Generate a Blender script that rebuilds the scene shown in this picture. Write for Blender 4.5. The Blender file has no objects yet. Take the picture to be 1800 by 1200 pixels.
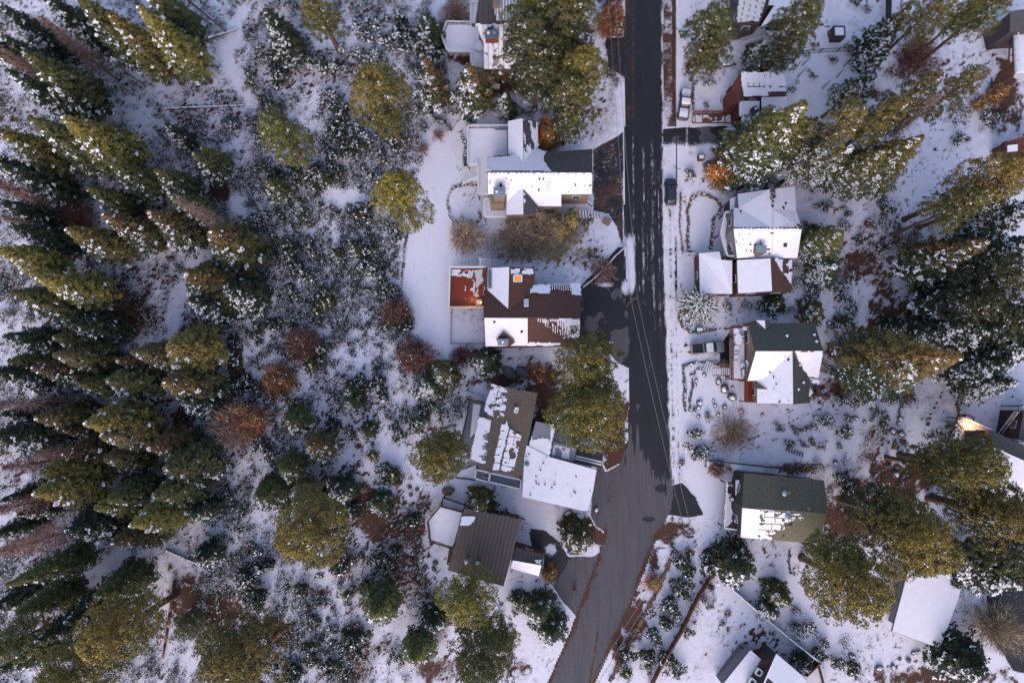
import bpy, math, random
import numpy as np
from mathutils import Vector

# ------------------------------------------------------------------ camera, world, sun, exposure
S = bpy.context.scene
F, H, TH = 1200.0, 115.0, math.atan(100/1200.0)     # focal length in photo pixels, flying height, tilt
CT, ST = math.cos(TH), math.sin(TH)
cam_data = bpy.data.cameras.new("camera"); cam = bpy.data.objects.new("camera", cam_data)
S.collection.objects.link(cam); S.camera = cam
cam.location = (0, 0, H); cam.rotation_euler = (TH, 0, 0)
cam_data.sensor_fit = 'HORIZONTAL'; cam_data.sensor_width = 36; cam_data.lens = 24
cam_data.clip_start = 1; cam_data.clip_end = 3000

SUN_EL, SUN_AZ = math.radians(24), math.radians(186)   # light comes softly from the bottom of the picture
w = bpy.data.worlds.new("World"); S.world = w; w.use_nodes = True
nt = w.node_tree; bg = nt.nodes['Background']
sky = nt.nodes.new('ShaderNodeTexSky'); sky.sky_type = 'NISHITA'; sky.sun_disc = False
sky.sun_elevation = SUN_EL; sky.sun_rotation = SUN_AZ; sky.dust_density = 2.5; sky.ozone_density = 2.0; sky.air_density = 1.0
hsv = nt.nodes.new('ShaderNodeHueSaturation'); hsv.inputs['Saturation'].default_value = .86      # thin even overcast takes the blue out of the sky
nt.links.new(sky.outputs[0], hsv.inputs['Color']); nt.links.new(hsv.outputs[0], bg.inputs[0]); bg.inputs[1].default_value = 0.15
sl = bpy.data.lights.new("sun", 'SUN'); sl.energy = 0.5; sl.angle = math.radians(85); sl.color = (1.0, 0.72, 0.72)
sun = bpy.data.objects.new("sun", sl); S.collection.objects.link(sun)
sd = Vector((math.sin(SUN_AZ)*math.cos(SUN_EL), math.cos(SUN_AZ)*math.cos(SUN_EL), math.sin(SUN_EL)))
sun.rotation_euler = sd.to_track_quat('Z', 'Y').to_euler()
S.view_settings.view_transform = 'Standard'; S.view_settings.look = 'None'
S.view_settings.exposure = 1.0; S.view_settings.gamma = 1

# ------------------------------------------------------------------ helpers
COL = S.collection
rnd = random.Random(7)
rng = np.random.default_rng(11)

def P(px, py, z=0.0):
    dx, dy = (px-900)/F, (600-py)/F
    y, zz = dy*CT+ST, dy*ST-CT
    t = (z-H)/zz
    return Vector((dx*t, y*t, z))
def toworld(px, py, z=0.0):
    dx, dy = (px-900)/F, (600-py)/F
    y, zz = dy*CT+ST, dy*ST-CT
    t = (z-H)/zz
    return dx*t, y*t
def topix(x, y, z=0.0):
    ly = y*CT+(z-H)*ST; lz = -y*ST+(z-H)*CT
    return 900+F*x/(-lz), 600-F*ly/(-lz)

_L = np.random.default_rng(5).random((256, 256))
def vnoise(x, y):
    xi = np.floor(x).astype(int); yi = np.floor(y).astype(int)
    fx = x-xi; fy = y-yi; fx = fx*fx*(3-2*fx); fy = fy*fy*(3-2*fy)
    a = _L[xi % 256, yi % 256]; b = _L[(xi+1) % 256, yi % 256]
    c = _L[xi % 256, (yi+1) % 256]; d = _L[(xi+1) % 256, (yi+1) % 256]
    return (a*(1-fx)+b*fx)*(1-fy)+(c*(1-fx)+d*fx)*fy
def fbm(x, y, sc, o=4):
    x = np.asarray(x, float); y = np.asarray(y, float)
    v = 0; a = .5; n = 0
    for i in range(o):
        v = v+a*vnoise(x*sc+17.3*i, y*sc+9.1*i); n += a; a *= .5; sc *= 2.03
    return v/n
def sstep(a, b, x):
    t = np.clip((x-a)/(b-a), 0, 1); return t*t*(3-2*t)
def inpoly(px, py, poly):
    px = np.asarray(px, float); py = np.asarray(py, float)
    r = np.zeros(px.shape, bool); n = len(poly)
    for i in range(n):
        x1, y1 = poly[i]; x2, y2 = poly[(i+1) % n]
        if y1 == y2: continue
        r ^= ((y1 > py) != (y2 > py)) & (px < (x2-x1)*(py-y1)/(y2-y1)+x1)
    return r

def npmesh(name, V, Fc, mats, fcol=None, vcol=None, mi=None, smooth=False):
    V = np.asarray(V, np.float32); Fc = np.asarray(Fc, np.int32)
    me = bpy.data.meshes.new(name); k = Fc.shape[1]
    me.vertices.add(len(V)); me.vertices.foreach_set('co', V.ravel())
    me.loops.add(Fc.size); me.loops.foreach_set('vertex_index', Fc.ravel())
    me.polygons.add(len(Fc))
    me.polygons.foreach_set('loop_start', np.arange(0, Fc.size, k, dtype=np.int32))
    me.polygons.foreach_set('loop_total', np.full(len(Fc), k, np.int32))
    for m in (mats if isinstance(mats, (list, tuple)) else [mats]): me.materials.append(m)
    if mi is not None: me.polygons.foreach_set('material_index', np.asarray(mi, np.int32))
    me.update(calc_edges=True)
    if fcol is not None:
        a = me.attributes.new('col', 'FLOAT_COLOR', 'FACE')
        c = np.ones((len(Fc), 4), np.float32); c[:, :fcol.shape[1]] = fcol; a.data.foreach_set('color', c.ravel())
    if vcol is not None:
        a = me.attributes.new('mask', 'FLOAT_COLOR', 'POINT'); a.data.foreach_set('color', np.asarray(vcol, np.float32).ravel())
    if smooth: me.polygons.foreach_set('use_smooth', np.ones(len(Fc), bool))
    return me

class MB:
    """collects polygons, builds one mesh"""
    def __init__(s): s.v = []; s.f = []; s.m = []
    def poly(s, pts, m=0):
        b = len(s.v); s.v += [tuple(p) for p in pts]; s.f.append(tuple(range(b, b+len(pts)))); s.m.append(m)
    def prism(s, pts, z0, z1, m=0, mtop=None, mb=None):
        """pts: list of (x,y); z0/z1 scalars"""
        n = len(pts); ar = sum(pts[i][0]*pts[(i+1) % n][1]-pts[(i+1) % n][0]*pts[i][1] for i in range(n))
        if ar < 0: pts = pts[::-1]
        b = len(s.v)
        s.v += [(p[0], p[1], z0) for p in pts]+[(p[0], p[1], z1) for p in pts]
        s.f.append(tuple(b+i for i in range(n))[::-1]); s.m.append(m)
        s.f.append(tuple(b+n+i for i in range(n))); s.m.append(m if mtop is None else mtop)
        for i in range(n):
            j = (i+1) % n; s.f.append((b+i, b+j, b+n+j, b+n+i)); s.m.append(m)
    def box(s, c, size, rz=0, m=0):
        ca, sa = math.cos(rz), math.sin(rz); hx, hy = size[0]/2, size[1]/2
        pts = [(c[0]+ca*x-sa*y, c[1]+sa*x+ca*y) for x, y in ((-hx, -hy), (hx, -hy), (hx, hy), (-hx, hy))]
        s.prism(pts, c[2]-size[2]/2, c[2]+size[2]/2, m)
    def bar(s, a, b, wd, m=0, up=(0, 0, 1), ht=None):
        a = Vector(a); b = Vector(b); d = (b-a).normalized(); u = Vector(up)
        if abs(d.dot(u)) > .98: u = Vector((1, 0, 0))
        x = d.cross(u).normalized(); y = x.cross(d).normalized(); x *= wd/2; y *= (ht or wd)/2
        k = len(s.v)
        for p in (a, b):
            for sx, sy in ((-1, -1), (1, -1), (1, 1), (-1, 1)): s.v.append(tuple(p+x*sx+y*sy))
        for f in ((0, 1, 2, 3), (7, 6, 5, 4), (0, 4, 5, 1), (1, 5, 6, 2), (2, 6, 7, 3), (3, 7, 4, 0)):
            s.f.append(tuple(k+i for i in f)); s.m.append(m)
    def tube(s, a, b, r0, r1, n=8, m=0, cap=True):
        a = Vector(a); b = Vector(b); d = (b-a).normalized(); u = Vector((0, 0, 1))
        if abs(d.dot(u)) > .95: u = Vector((1, 0, 0))
        x = d.cross(u).normalized(); y = x.cross(d).normalized(); k = len(s.v)
        for p, r in ((a, r0), (b, r1)):
            for i in range(n):
                t = 2*math.pi*i/n; s.v.append(tuple(p+x*math.cos(t)*r+y*math.sin(t)*r))
        for i in range(n):
            j = (i+1) % n; s.f.append((k+i, k+j, k+n+j, k+n+i)); s.m.append(m)
        if cap:
            s.f.append(tuple(k+i for i in range(n))[::-1]); s.m.append(m)
            s.f.append(tuple(k+n+i for i in range(n))); s.m.append(m)
    def blob(s, c, r, seed=0, n=9, k=6, m=0, squash=1.0):
        q = random.Random(seed); b = len(s.v); off = [q.uniform(.78, 1.15) for _ in range(n*(k+1))]
        for j in range(k+1):
            th = math.pi*j/k
            for i in range(n):
                ph = 2*math.pi*i/n; o = off[j*n+i] if 0 < j < k else 1
                s.v.append((c[0]+r[0]*o*math.sin(th)*math.cos(ph), c[1]+r[1]*o*math.sin(th)*math.sin(ph), c[2]+r[2]*math.cos(th)*(o if 0 < j < k else 1)))
        for j in range(k):
            for i in range(n):
                i2 = (i+1) % n; s.f.append((b+j*n+i, b+(j+1)*n+i, b+(j+1)*n+i2, b+j*n+i2)); s.m.append(m)
    def mesh(s, name, mats, smooth=False):
        me = bpy.data.meshes.new(name); me.from_pydata(s.v, [], s.f)
        for mt in (mats if isinstance(mats, (list, tuple)) else [mats]): me.materials.append(mt)
        me.polygons.foreach_set('material_index', s.m)
        if smooth: me.polygons.foreach_set('use_smooth', [True]*len(s.f))
        me.update(); return me
    def build(s, name, mats, parent=None, smooth=False):
        if not s.f: return None
        me = s.mesh(name, mats, smooth)
        # geometry is written in world coordinates: bring it into the parent's frame
        o = bpy.data.objects.new(name, me); COL.objects.link(o)
        if parent is not None:
            o.parent = parent; l = wloc(parent); me.transform(__import__('mathutils').Matrix.Translation(-l))
        return o
def wloc(o):
    l = Vector((0, 0, 0))
    while o is not None: l = l+o.location; o = o.parent
    return l
def link(name, me, parent=None, loc=(0, 0, 0)):
    o = bpy.data.objects.new(name, me); COL.objects.link(o); o.location = loc
    if parent is not None: o.parent = parent
    return o
def empty(name, loc):
    o = bpy.data.objects.new(name, None); COL.objects.link(o); o.location = loc; o.empty_display_size = .5; return o
def tag(o, label, cat, group=None):
    o['label'] = label; o['category'] = cat
    if group: o['group'] = group
    return o
AUTO = []            # (object, look, px, py): labels that are finished once every place is known
def auto(o, look, cat, px, py, group=None):
    o['category'] = cat
    if group: o['group'] = group
    AUTO.append((o, look, px, py)); return o

# ------------------------------------------------------------------ materials
def mat(name, col, rough=.7, noise=.12, scale=3.0, metal=0, bump=0.0, emit=None, stretch=None, col2=None):
    m = bpy.data.materials.new(name); m.use_nodes = True; n = m.node_tree.nodes; l = m.node_tree.links
    b = n['Principled BSDF']; b.inputs['Roughness'].default_value = rough; b.inputs['Metallic'].default_value = metal
    tc = n.new('ShaderNodeTexCoord'); mp = n.new('ShaderNodeMapping'); l.new(tc.outputs['Object'], mp.inputs[0])
    if stretch: mp.inputs['Scale'].default_value = stretch
    nz = n.new('ShaderNodeTexNoise'); nz.inputs['Scale'].default_value = scale; nz.inputs['Detail'].default_value = 5
    nz.inputs['Roughness'].default_value = .65
    l.new(mp.outputs[0], nz.inputs['Vector'])
    r = n.new('ShaderNodeValToRGB'); r.color_ramp.elements[0].position = .3; r.color_ramp.elements[1].position = .7
    c0 = [c*(1-noise) for c in col]; c1 = [min(1, c*(1+noise)) for c in (col2 or col)]
    r.color_ramp.elements[0].color = (*c0, 1); r.color_ramp.elements[1].color = (*c1, 1)
    l.new(nz.outputs[0], r.inputs[0]); l.new(r.outputs[0], b.inputs['Base Color'])
    if bump:
        bp = n.new('ShaderNodeBump'); bp.inputs['Strength'].default_value = bump; bp.inputs['Distance'].default_value = .05
        l.new(nz.outputs[0], bp.inputs['Height']); l.new(bp.outputs[0], b.inputs['Normal'])
    if emit:
        b.inputs['Emission Color'].default_value = (*emit[:3], 1); b.inputs['Emission Strength'].default_value = emit[3]
    return m
SNOWC = (.79, .75, .85)
M = {}
M['snow'] = mat('snow', SNOWC, .6, .05, 1.2, bump=.35)
M['snow_thin'] = mat('thin_snow', (.62, .60, .66), .7, .18, 2.5, bump=.3)
M['brown_shingle'] = mat('brown_shingle', (.088, .040, .034), .9, .45, 9, bump=.4)
M['grey_shingle'] = mat('grey_shingle', (.072, .064, .074), .9, .42, 4.5, bump=.4)
M['green_shingle'] = mat('green_shingle', (.075, .077, .066), .9, .42, 4.5, bump=.4)
M['olive_shingle'] = mat('olive_shingle', (.125, .115, .082), .9, .42, 4.5, bump=.4)
M['taupe_shingle'] = mat('taupe_shingle', (.115, .088, .075), .9, .42, 4.5, bump=.4)
M['metal_brown'] = mat('brown_metal_roof', (.078, .058, .056), .5, .12, 1.5)
M['seam'] = mat('roof_seam', (.045, .035, .036), .5, .1, 2)
M['roof_grey'] = mat('grey_membrane', (.20, .20, .25), .7, .15, 2)
M['wall_brown'] = mat('brown_siding', (.075, .032, .024), .8, .25, 4, stretch=(.3, .3, 6))
M['wall_tan'] = mat('tan_siding', (.21, .15, .12), .8, .2, 4, stretch=(.3, .3, 6))
M['wall_red'] = mat('red_siding', (.10, .022, .018), .8, .2, 4, stretch=(.3, .3, 6))
M['wall_grey'] = mat('grey_siding', (.17, .16, .18), .8, .2, 4, stretch=(.3, .3, 6))
M['wall_dark'] = mat('dark_siding', (.04, .03, .035), .8, .2, 4, stretch=(.3, .3, 6))
M['green_trim'] = mat('green_trim', (.02, .07, .045), .6, .15, 4)
M['deck_red'] = mat('wet_red_deck_boards', (.19, .030, .009), .40, .6, 4, stretch=(5, .2, 1), bump=.1)
M['deck_brown'] = mat('deck_boards', (.12, .045, .03), .7, .3, 5, stretch=(6, .7, 1))
M['deck_grey'] = mat('grey_deck_boards', (.17, .16, .20), .6, .2, 3)
M['rail_white'] = mat('white_rail', (.72, .72, .76), .5, .08, 3)
M['rail_red'] = mat('red_rail', (.17, .045, .03), .6, .2, 3)
M['rail_dark'] = mat('dark_rail', (.03, .025, .03), .6, .2, 3)
M['rail_lamplit'] = mat('lamplit_white_rail', (.62, .44, .27), .6, .2, 3)  # white rail with the warm lamplight put into its colour
M['black_metal'] = mat('black_iron', (.015, .014, .018), .5, .1, 3)
M['galv'] = mat('galvanised_metal', (.38, .42, .47), .35, .2, 3, metal=.6)
M['brick'] = mat('chimney_brick', (.13, .045, .03), .9, .35, 7)
M['tan_block'] = mat('chimney_block', (.21, .15, .115), .9, .2, 5)
M['glass'] = mat('window_glass', (.03, .04, .055), .08, .2, 1)
M['frame'] = mat('window_frame', (.62, .62, .66), .5, .05, 3)
M['glow'] = mat('lit_skylight', (.6, .22, .03), .5, .3, 2.0, emit=(1.0, .20, .015, .42))
M['lamp'] = mat('lamp_glow', (1, .6, .25), .5, .05, 1, emit=(1, .5, .14, 3))
M['bark'] = mat('pine_bark', (.105, .058, .042), .9, .35, 6, stretch=(3, 3, .6), bump=.5)
M['bark_grey'] = mat('grey_bark', (.095, .075, .07), .9, .3, 6, stretch=(3, 3, .6), bump=.5)
M['log'] = mat('fallen_log_wood', (.12, .055, .035), .9, .35, 4)
M['rock'] = mat('granite', (.12, .115, .115), .85, .4, 2.5, bump=.7)
M['rock_brown'] = mat('brown_stone', (.16, .10, .075), .85, .4, 3, bump=.7)
M['fence_brown'] = mat('brown_fence_boards', (.135, .05, .034), .8, .3, 5)
M['fence_dark'] = mat('dark_fence_wood', (.028, .022, .026), .8, .3, 5)
M['pole'] = mat('pole_wood', (.10, .07, .055), .9, .3, 5)
M['wire'] = mat('cable', (.22, .20, .23), .6, .05, 3)
M['blue'] = mat('blue_grey_paint', (.11, .15, .21), .5, .1, 3)
M['teal'] = mat('green_box_paint', (.015, .10, .075), .5, .1, 3)
M['paint_black'] = mat('black_car_paint', (.035, .043, .065), .22, .1, 3)
M['paint_silver'] = mat('silver_car_paint', (.27, .28, .32), .28, .08, 3, metal=.3)
M['paint_dark'] = mat('dark_car_paint', (.07, .06, .08), .3, .1, 3)
M['tyre'] = mat('tyre_rubber', (.015, .015, .016), .8, .1, 3)
M['headlamp'] = mat('headlamp_glass', (.55, .56, .6), .1, .05, 3)
M['tail'] = mat('tail_lamp_plastic', (.25, .015, .01), .3, .05, 3)
M['concrete'] = mat('paving', (.16, .13, .13), .85, .25, 3)

def foliage_mat():
    m = bpy.data.materials.new('foliage'); m.use_nodes = True; n = m.node_tree.nodes; l = m.node_tree.links
    b = n['Principled BSDF']; b.inputs['Roughness'].default_value = .75
    a = n.new('ShaderNodeAttribute'); a.attribute_name = 'col'
    oi = n.new('ShaderNodeObjectInfo'); hs = n.new('ShaderNodeHueSaturation')
    mr = n.new('ShaderNodeMapRange'); mr.inputs['To Min'].default_value = .60; mr.inputs['To Max'].default_value = 1.08
    mh = n.new('ShaderNodeMapRange'); mh.inputs['To Min'].default_value = .480; mh.inputs['To Max'].default_value = .511
    l.new(oi.outputs['Random'], mr.inputs[0])
    mu = n.new('ShaderNodeMath'); mu.operation = 'MULTIPLY'; mu.inputs[1].default_value = 7.31; l.new(oi.outputs['Random'], mu.inputs[0])
    fr = n.new('ShaderNodeMath'); fr.operation = 'FRACT'; l.new(mu.outputs[0], fr.inputs[0]); l.new(fr.outputs[0], mh.inputs[0])
    l.new(a.outputs['Color'], hs.inputs['Color']); l.new(mr.outputs[0], hs.inputs['Value']); l.new(mh.outputs[0], hs.inputs['Hue'])
    # the snow lying on the twigs keeps its own colour (alpha 0 marks it)
    mx = n.new('ShaderNodeMixRGB'); l.new(a.outputs['Alpha'], mx.inputs[0]); l.new(a.outputs['Color'], mx.inputs[1]); l.new(hs.outputs[0], mx.inputs[2])
    l.new(mx.outputs[0], b.inputs['Base Color'])
    return m
M['foliage'] = foliage_mat()

def ground_mat(streak=False):
    """mask: R = snow cover, G = wet asphalt, B = needle litter, A = dry tan grass under the snow"""
    m = bpy.data.materials.new('ground_cover'); m.use_nodes = True; n = m.node_tree.nodes; l = m.node_tree.links
    b = n['Principled BSDF']
    a = n.new('ShaderNodeAttribute'); a.attribute_name = 'mask'
    sp = n.new('ShaderNodeSeparateColor'); l.new(a.outputs['Color'], sp.inputs[0])
    tc = n.new('ShaderNodeTexCoord')
    def noise(sc, det=6, rough=.7, stretch=None):
        z = n.new('ShaderNodeTexNoise'); z.inputs['Scale'].default_value = sc; z.inputs['Detail'].default_value = det; z.inputs['Roughness'].default_value = rough
        if stretch:
            mp = n.new('ShaderNodeMapping'); mp.inputs['Scale'].default_value = stretch; l.new(tc.outputs['Object'], mp.inputs[0]); l.new(mp.outputs[0], z.inputs['Vector'])
        else: l.new(tc.outputs['Object'], z.inputs['Vector'])
        return z.outputs[0]
    def thr(x, nz, k=1.6, lo=.42, hi=.58):
        """smooth threshold of mask x broken up by noise nz"""
        s = n.new('ShaderNodeMath'); s.operation = 'SUBTRACT'; l.new(nz, s.inputs[0]); s.inputs[1].default_value = .5
        q = n.new('ShaderNodeMath'); q.operation = 'MULTIPLY_ADD'; l.new(s.outputs[0], q.inputs[0]); q.inputs[1].default_value = k; l.new(x, q.inputs[2])
        r = n.new('ShaderNodeMapRange'); r.interpolation_type = 'SMOOTHSTEP'; r.inputs['From Min'].default_value = lo; r.inputs['From Max'].default_value = hi
        l.new(q.outputs[0], r.inputs[0]); return r.outputs[0]
    def mixc(f, c1, c2):
        x = n.new('ShaderNodeMixRGB')
        l.new(f, x.inputs[0])
        for i, c in ((1, c1), (2, c2)):
            if isinstance(c, tuple): x.inputs[i].default_value = (*c, 1)
            else: l.new(c, x.inputs[i])
        return x.outputs[0]
    n1, n2, n3 = noise(1.4), noise(.55), noise(5, 4)
    st = noise(1.2, 5, .6, (1.5, .18, 1))
    asph_dry = mixc(n3, (.085, .076, .090), (.125, .113, .132)); asph_wet = mixc(n3, (.005, .0045, .007), (.014, .012, .018))
    wetf = thr(sp.outputs[1], st, 1.0, .44, .56)
    asph0 = mixc(wetf, asph_dry, asph_wet)
    wv = n.new('ShaderNodeMapRange'); wv.inputs['From Min'].default_value = .35; wv.inputs['From Max'].default_value = .7; wv.inputs['To Max'].default_value = .5; l.new(noise(1.0, 6, .7, (1.6, .14, 1)), wv.inputs[0])
    asph = mixc(wv.outputs[0], asph0, (.028, .025, .032))
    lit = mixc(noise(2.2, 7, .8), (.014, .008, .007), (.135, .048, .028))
    tan = mixc(n3, (.12, .085, .04), (.34, .26, .14))
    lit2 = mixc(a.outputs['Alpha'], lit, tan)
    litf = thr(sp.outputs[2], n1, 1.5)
    under = mixc(litf, asph, lit2)
    sn = mixc(n2, (.72, .675, .785), (.80, .76, .87))
    snf = thr(sp.outputs[0], noise(2.6, 7, .75, (2.6, .30, 1)) if streak else noise(2.3, 8, .78), 1.7 if streak else 1.5, .36, .66)
    # thin snow lets the soil and grass below show through
    sn = mixc(thr(sp.outputs[0], noise(.9, 7, .72), 1.4, .50, 1.0), (.58, .53, .60), sn)
    fin = mixc(snf, under, sn)
    l.new(fin, b.inputs['Base Color'])
    rr = n.new('ShaderNodeMapRange'); l.new(wetf, rr.inputs[0]); rr.inputs['To Min'].default_value = .85; rr.inputs['To Max'].default_value = .55
    r2 = n.new('ShaderNodeMix'); l.new(snf, r2.inputs[0]); l.new(rr.outputs[0], r2.inputs[2]); r2.inputs[3].default_value = .65
    l.new(r2.outputs[0], b.inputs['Roughness'])
    bp = n.new('ShaderNodeBump'); bp.inputs['Strength'].default_value = .5; bp.inputs['Distance'].default_value = .12
    ad = n.new('ShaderNodeMath'); ad.operation = 'ADD'; l.new(snf, ad.inputs[0]); l.new(n1, ad.inputs[1])
    l.new(ad.outputs[0], bp.inputs['Height']); l.new(bp.outputs[0], b.inputs['Normal'])
    return m
M['ground'] = ground_mat(); M['road_surface'] = ground_mat(True)
# ------------------------------------------------------------------ ground
WILD = [(-300, -400), (775, -400), (765, 0), (742, 60), (780, 100), (800, 190), (745, 235), (738, 300), (705, 400), (700, 470), (715, 560),
        (735, 600), (790, 690), (830, 700), (812, 760), (780, 850), (750, 900), (740, 1000), (800, 1060), (760, 1110), (760, 1500), (-300, 1500)]
PATHS = [([(430, 20), (405, 80), (400, 120), (440, 180)], 13), ([(350, 450), (320, 520), (300, 600)], 13), ([(250, 900), (200, 990), (120, 1030), (40, 1065)], 14),
         ([(110, 110), (150, 160), (200, 200)], 16), ([(290, 940), (330, 1010)], 12), ([(640, 760), (700, 800), (760, 860)], 14), ([(595, 620), (630, 640)], 10),
         ([(400, 330), (440, 400), (430, 440)], 10), ([(580, 345), (640, 350)], 14), ([(560, 1000), (600, 1060)], 10), ([(640, 1110), (700, 1090), (730, 1140)], 22),
         ([(85, 310), (110, 360)], 8), ([(0, 620), (60, 700)], 9), ([(180, 700), (260, 710)], 9), ([(560, 770), (540, 790)], 14)]
TRACKS = [[(1188, 606), (1218, 607)], [(1188, 618), (1218, 617)], [(1190, 600), (1215, 560), (1190, 480)], [(760, 240), (755, 300), (770, 360), (750, 430), (745, 520), (770, 600)], [(840, 640), (900, 628), (965, 630)], [(1225, 230), (1250, 300), (1225, 330)],
          [(1300, 780), (1380, 745), (1440, 720), (1480, 665)], [(1240, 1150), (1270, 1090), (1320, 1100), (1390, 1150)], [(1440, 160), (1500, 190), (1560, 330), (1520, 360)], [(1680, 120), (1720, 90), (1745, 140)], [(1640, 290), (1700, 260), (1730, 300)],
          [(725, 420), (735, 520), (742, 600)], [(1200, 700), (1240, 760), (1210, 830)], [(810, 850), (860, 865), (910, 880)], [(1320, 970), (1400, 975), (1390, 1040), (1450, 1120)], [(1230, 20), (1190, 60)], [(1430, 40), (1500, 60), (1530, 20)], [(1680, 700), (1740, 690), (1790, 700)], [(770, 620), (800, 660), (830, 690)]]
def seg_dist(px, py, pts):
    d = np.full(np.shape(px), 1e9)
    for (x1, y1), (x2, y2) in zip(pts[:-1], pts[1:]):
        vx, vy = x2-x1, y2-y1; t = np.clip(((px-x1)*vx+(py-y1)*vy)/(vx*vx+vy*vy+1e-9), 0, 1)
        d = np.minimum(d, np.hypot(px-x1-t*vx, py-y1-t*vy))
    return d
# litter blobs, and deck shade painted as litter: px, py, rx, ry, strength
LITTER_SHADE = [(1560, 590, 45, 60, .95), (1600, 425, 60, 38, .55), (1570, 850, 80, 45, .85), (1475, 905, 45, 65, .8), (1650, 470, 50, 30, .6), (1610, 110, 60, 35, .6),
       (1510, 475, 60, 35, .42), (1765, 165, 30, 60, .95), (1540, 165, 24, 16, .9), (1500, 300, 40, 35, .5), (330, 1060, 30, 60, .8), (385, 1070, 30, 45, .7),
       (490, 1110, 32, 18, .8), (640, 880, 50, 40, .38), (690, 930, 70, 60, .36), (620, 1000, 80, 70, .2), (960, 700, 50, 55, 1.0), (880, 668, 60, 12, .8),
       (1082, 790, 28, 55, .95), (1050, 925, 30, 26, .9), (1012, 1030, 14, 60, .75), (815, 104, 20, 10, .9), (842, 132, 14, 6, .6), (1075, 130, 18, 30, .7), (1070, 180, 22, 40, .5), (1150, 975, 10, 40, .8), (1085, 1125, 12, 50, .8), (1160, 935, 40, 22, .9), (1530, 800, 30, 50, .4), (1560, 900, 60, 50, .9), (1080, 775, 24, 50, 1.1), (1090, 730, 16, 30, 1.0), (1110, 1080, 26, 60, .75), (1165, 925, 48, 26, .8), (1060, 200, 34, 55, .48),  # the patches below the metal roofed house's deck are painted shade
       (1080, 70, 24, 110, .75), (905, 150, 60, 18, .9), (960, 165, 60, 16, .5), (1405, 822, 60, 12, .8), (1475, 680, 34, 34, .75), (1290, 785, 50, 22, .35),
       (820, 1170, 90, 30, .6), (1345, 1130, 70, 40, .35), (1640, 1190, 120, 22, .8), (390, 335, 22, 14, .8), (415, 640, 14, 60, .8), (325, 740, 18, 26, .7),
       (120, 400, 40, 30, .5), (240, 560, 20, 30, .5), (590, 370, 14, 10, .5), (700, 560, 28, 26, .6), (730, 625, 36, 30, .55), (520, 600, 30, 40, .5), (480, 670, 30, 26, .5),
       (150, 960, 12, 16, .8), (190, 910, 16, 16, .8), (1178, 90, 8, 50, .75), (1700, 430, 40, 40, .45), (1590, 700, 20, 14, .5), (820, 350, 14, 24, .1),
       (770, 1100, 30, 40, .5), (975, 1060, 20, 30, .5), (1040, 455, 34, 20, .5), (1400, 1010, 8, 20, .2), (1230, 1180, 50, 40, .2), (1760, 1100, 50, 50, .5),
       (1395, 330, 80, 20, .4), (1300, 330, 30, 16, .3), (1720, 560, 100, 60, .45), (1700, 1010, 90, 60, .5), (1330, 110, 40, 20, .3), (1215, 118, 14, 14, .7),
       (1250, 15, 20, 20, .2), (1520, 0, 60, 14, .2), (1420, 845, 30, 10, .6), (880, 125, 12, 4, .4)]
TAN = [(925, 432, 120, 42, .55), (1290, 757, 45, 20, .3), (1000, 400, 40, 30, .5), (1270, 300, 40, 40, .35), (965, 235, 26, 30, .5)]
def masks(px, py, x, y):
    n = fbm(x, y, .16); n2 = fbm(x+40, y, .5); n3 = fbm(x, y+70, 1.1, 3)
    wild = inpoly(px, py, WILD)
    wd = np.where(wild, 1.0, 0.0)
    pth = np.zeros_like(px)
    for pts, r in PATHS: pth = np.maximum(pth, 1-sstep(r*.6, r*1.5, seg_dist(px+14*(n2-.5)*2, py+14*(n-.5)*2, pts)))
    fine = fbm(x+11, y+5, 2.2, 3)
    clean = np.maximum(np.maximum(1-sstep(.7, 1.2, np.hypot((px-755)/55, (py-430)/210)), 1-sstep(.7, 1.2, np.hypot((px-1240)/28, (py-400)/55))), 1-sstep(.7, 1.2, np.hypot((px-1235)/35, (py-860)/50)))
    snow = 1.05+.12*clean-.14*sstep(.5, .7, n)*(1-clean)-.22*wd*(1-pth)*sstep(.3, .6, n)-.10*(1-clean)*sstep(.45, .75, n2)-.56*(1-.8*clean)*sstep(.56, .76, fine)*(1-.6*pth)*sstep(.35, .6, fbm(x-20, y, .11))
    lower = sstep(820, 900, py)*sstep(580, 640, px)*(1-sstep(760, 800, px))
    snow = snow-.16*lower
    trk = seg_dist(px, py, [(1682, 650), (1655, 690), (1640, 720), (1625, 760), (1612, 800), (1603, 826)]); snow = snow-.5*(trk < 1.6)*(np.sin(y*7) > 0)
    for tk in TRACKS: snow = snow-.42*(seg_dist(px+3*(n2-.5), py, tk) < 1.3)*(fbm(x*2.2, y*2.2, 1.0, 2) > .46)
    forest = 1-sstep(330, 470, px)
    lit = np.zeros_like(px)
    for cx, cy, rx, ry, s in LITTER_SHADE:
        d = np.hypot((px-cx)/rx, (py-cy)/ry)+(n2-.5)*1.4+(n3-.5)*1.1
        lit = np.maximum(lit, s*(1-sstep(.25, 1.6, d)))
    tan = np.zeros_like(px)
    for cx, cy, rx, ry, s in TAN:
        d = np.hypot((px-cx)/rx, (py-cy)/ry)+(n2-.5)*.5
        tan = np.maximum(tan, s*(1-sstep(.4, 1.25, d)))
    east = sstep(1440, 1520, px)*sstep(380, 440, py)*(1-sstep(900, 1000, py))*.30*sstep(.42, .6, n)
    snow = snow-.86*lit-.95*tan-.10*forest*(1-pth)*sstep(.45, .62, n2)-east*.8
    ones = np.ones_like(px)
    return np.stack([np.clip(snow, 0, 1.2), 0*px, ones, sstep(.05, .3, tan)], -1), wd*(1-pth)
def ax(lo, hi, st):
    far = np.array([-900, -600, -400, -280, -200, -150.]); a = np.arange(lo, hi+st, st)
    f2 = -far[::-1]
    return np.concatenate([far[far < lo-20], a, f2[f2 > hi+20]])
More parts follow.
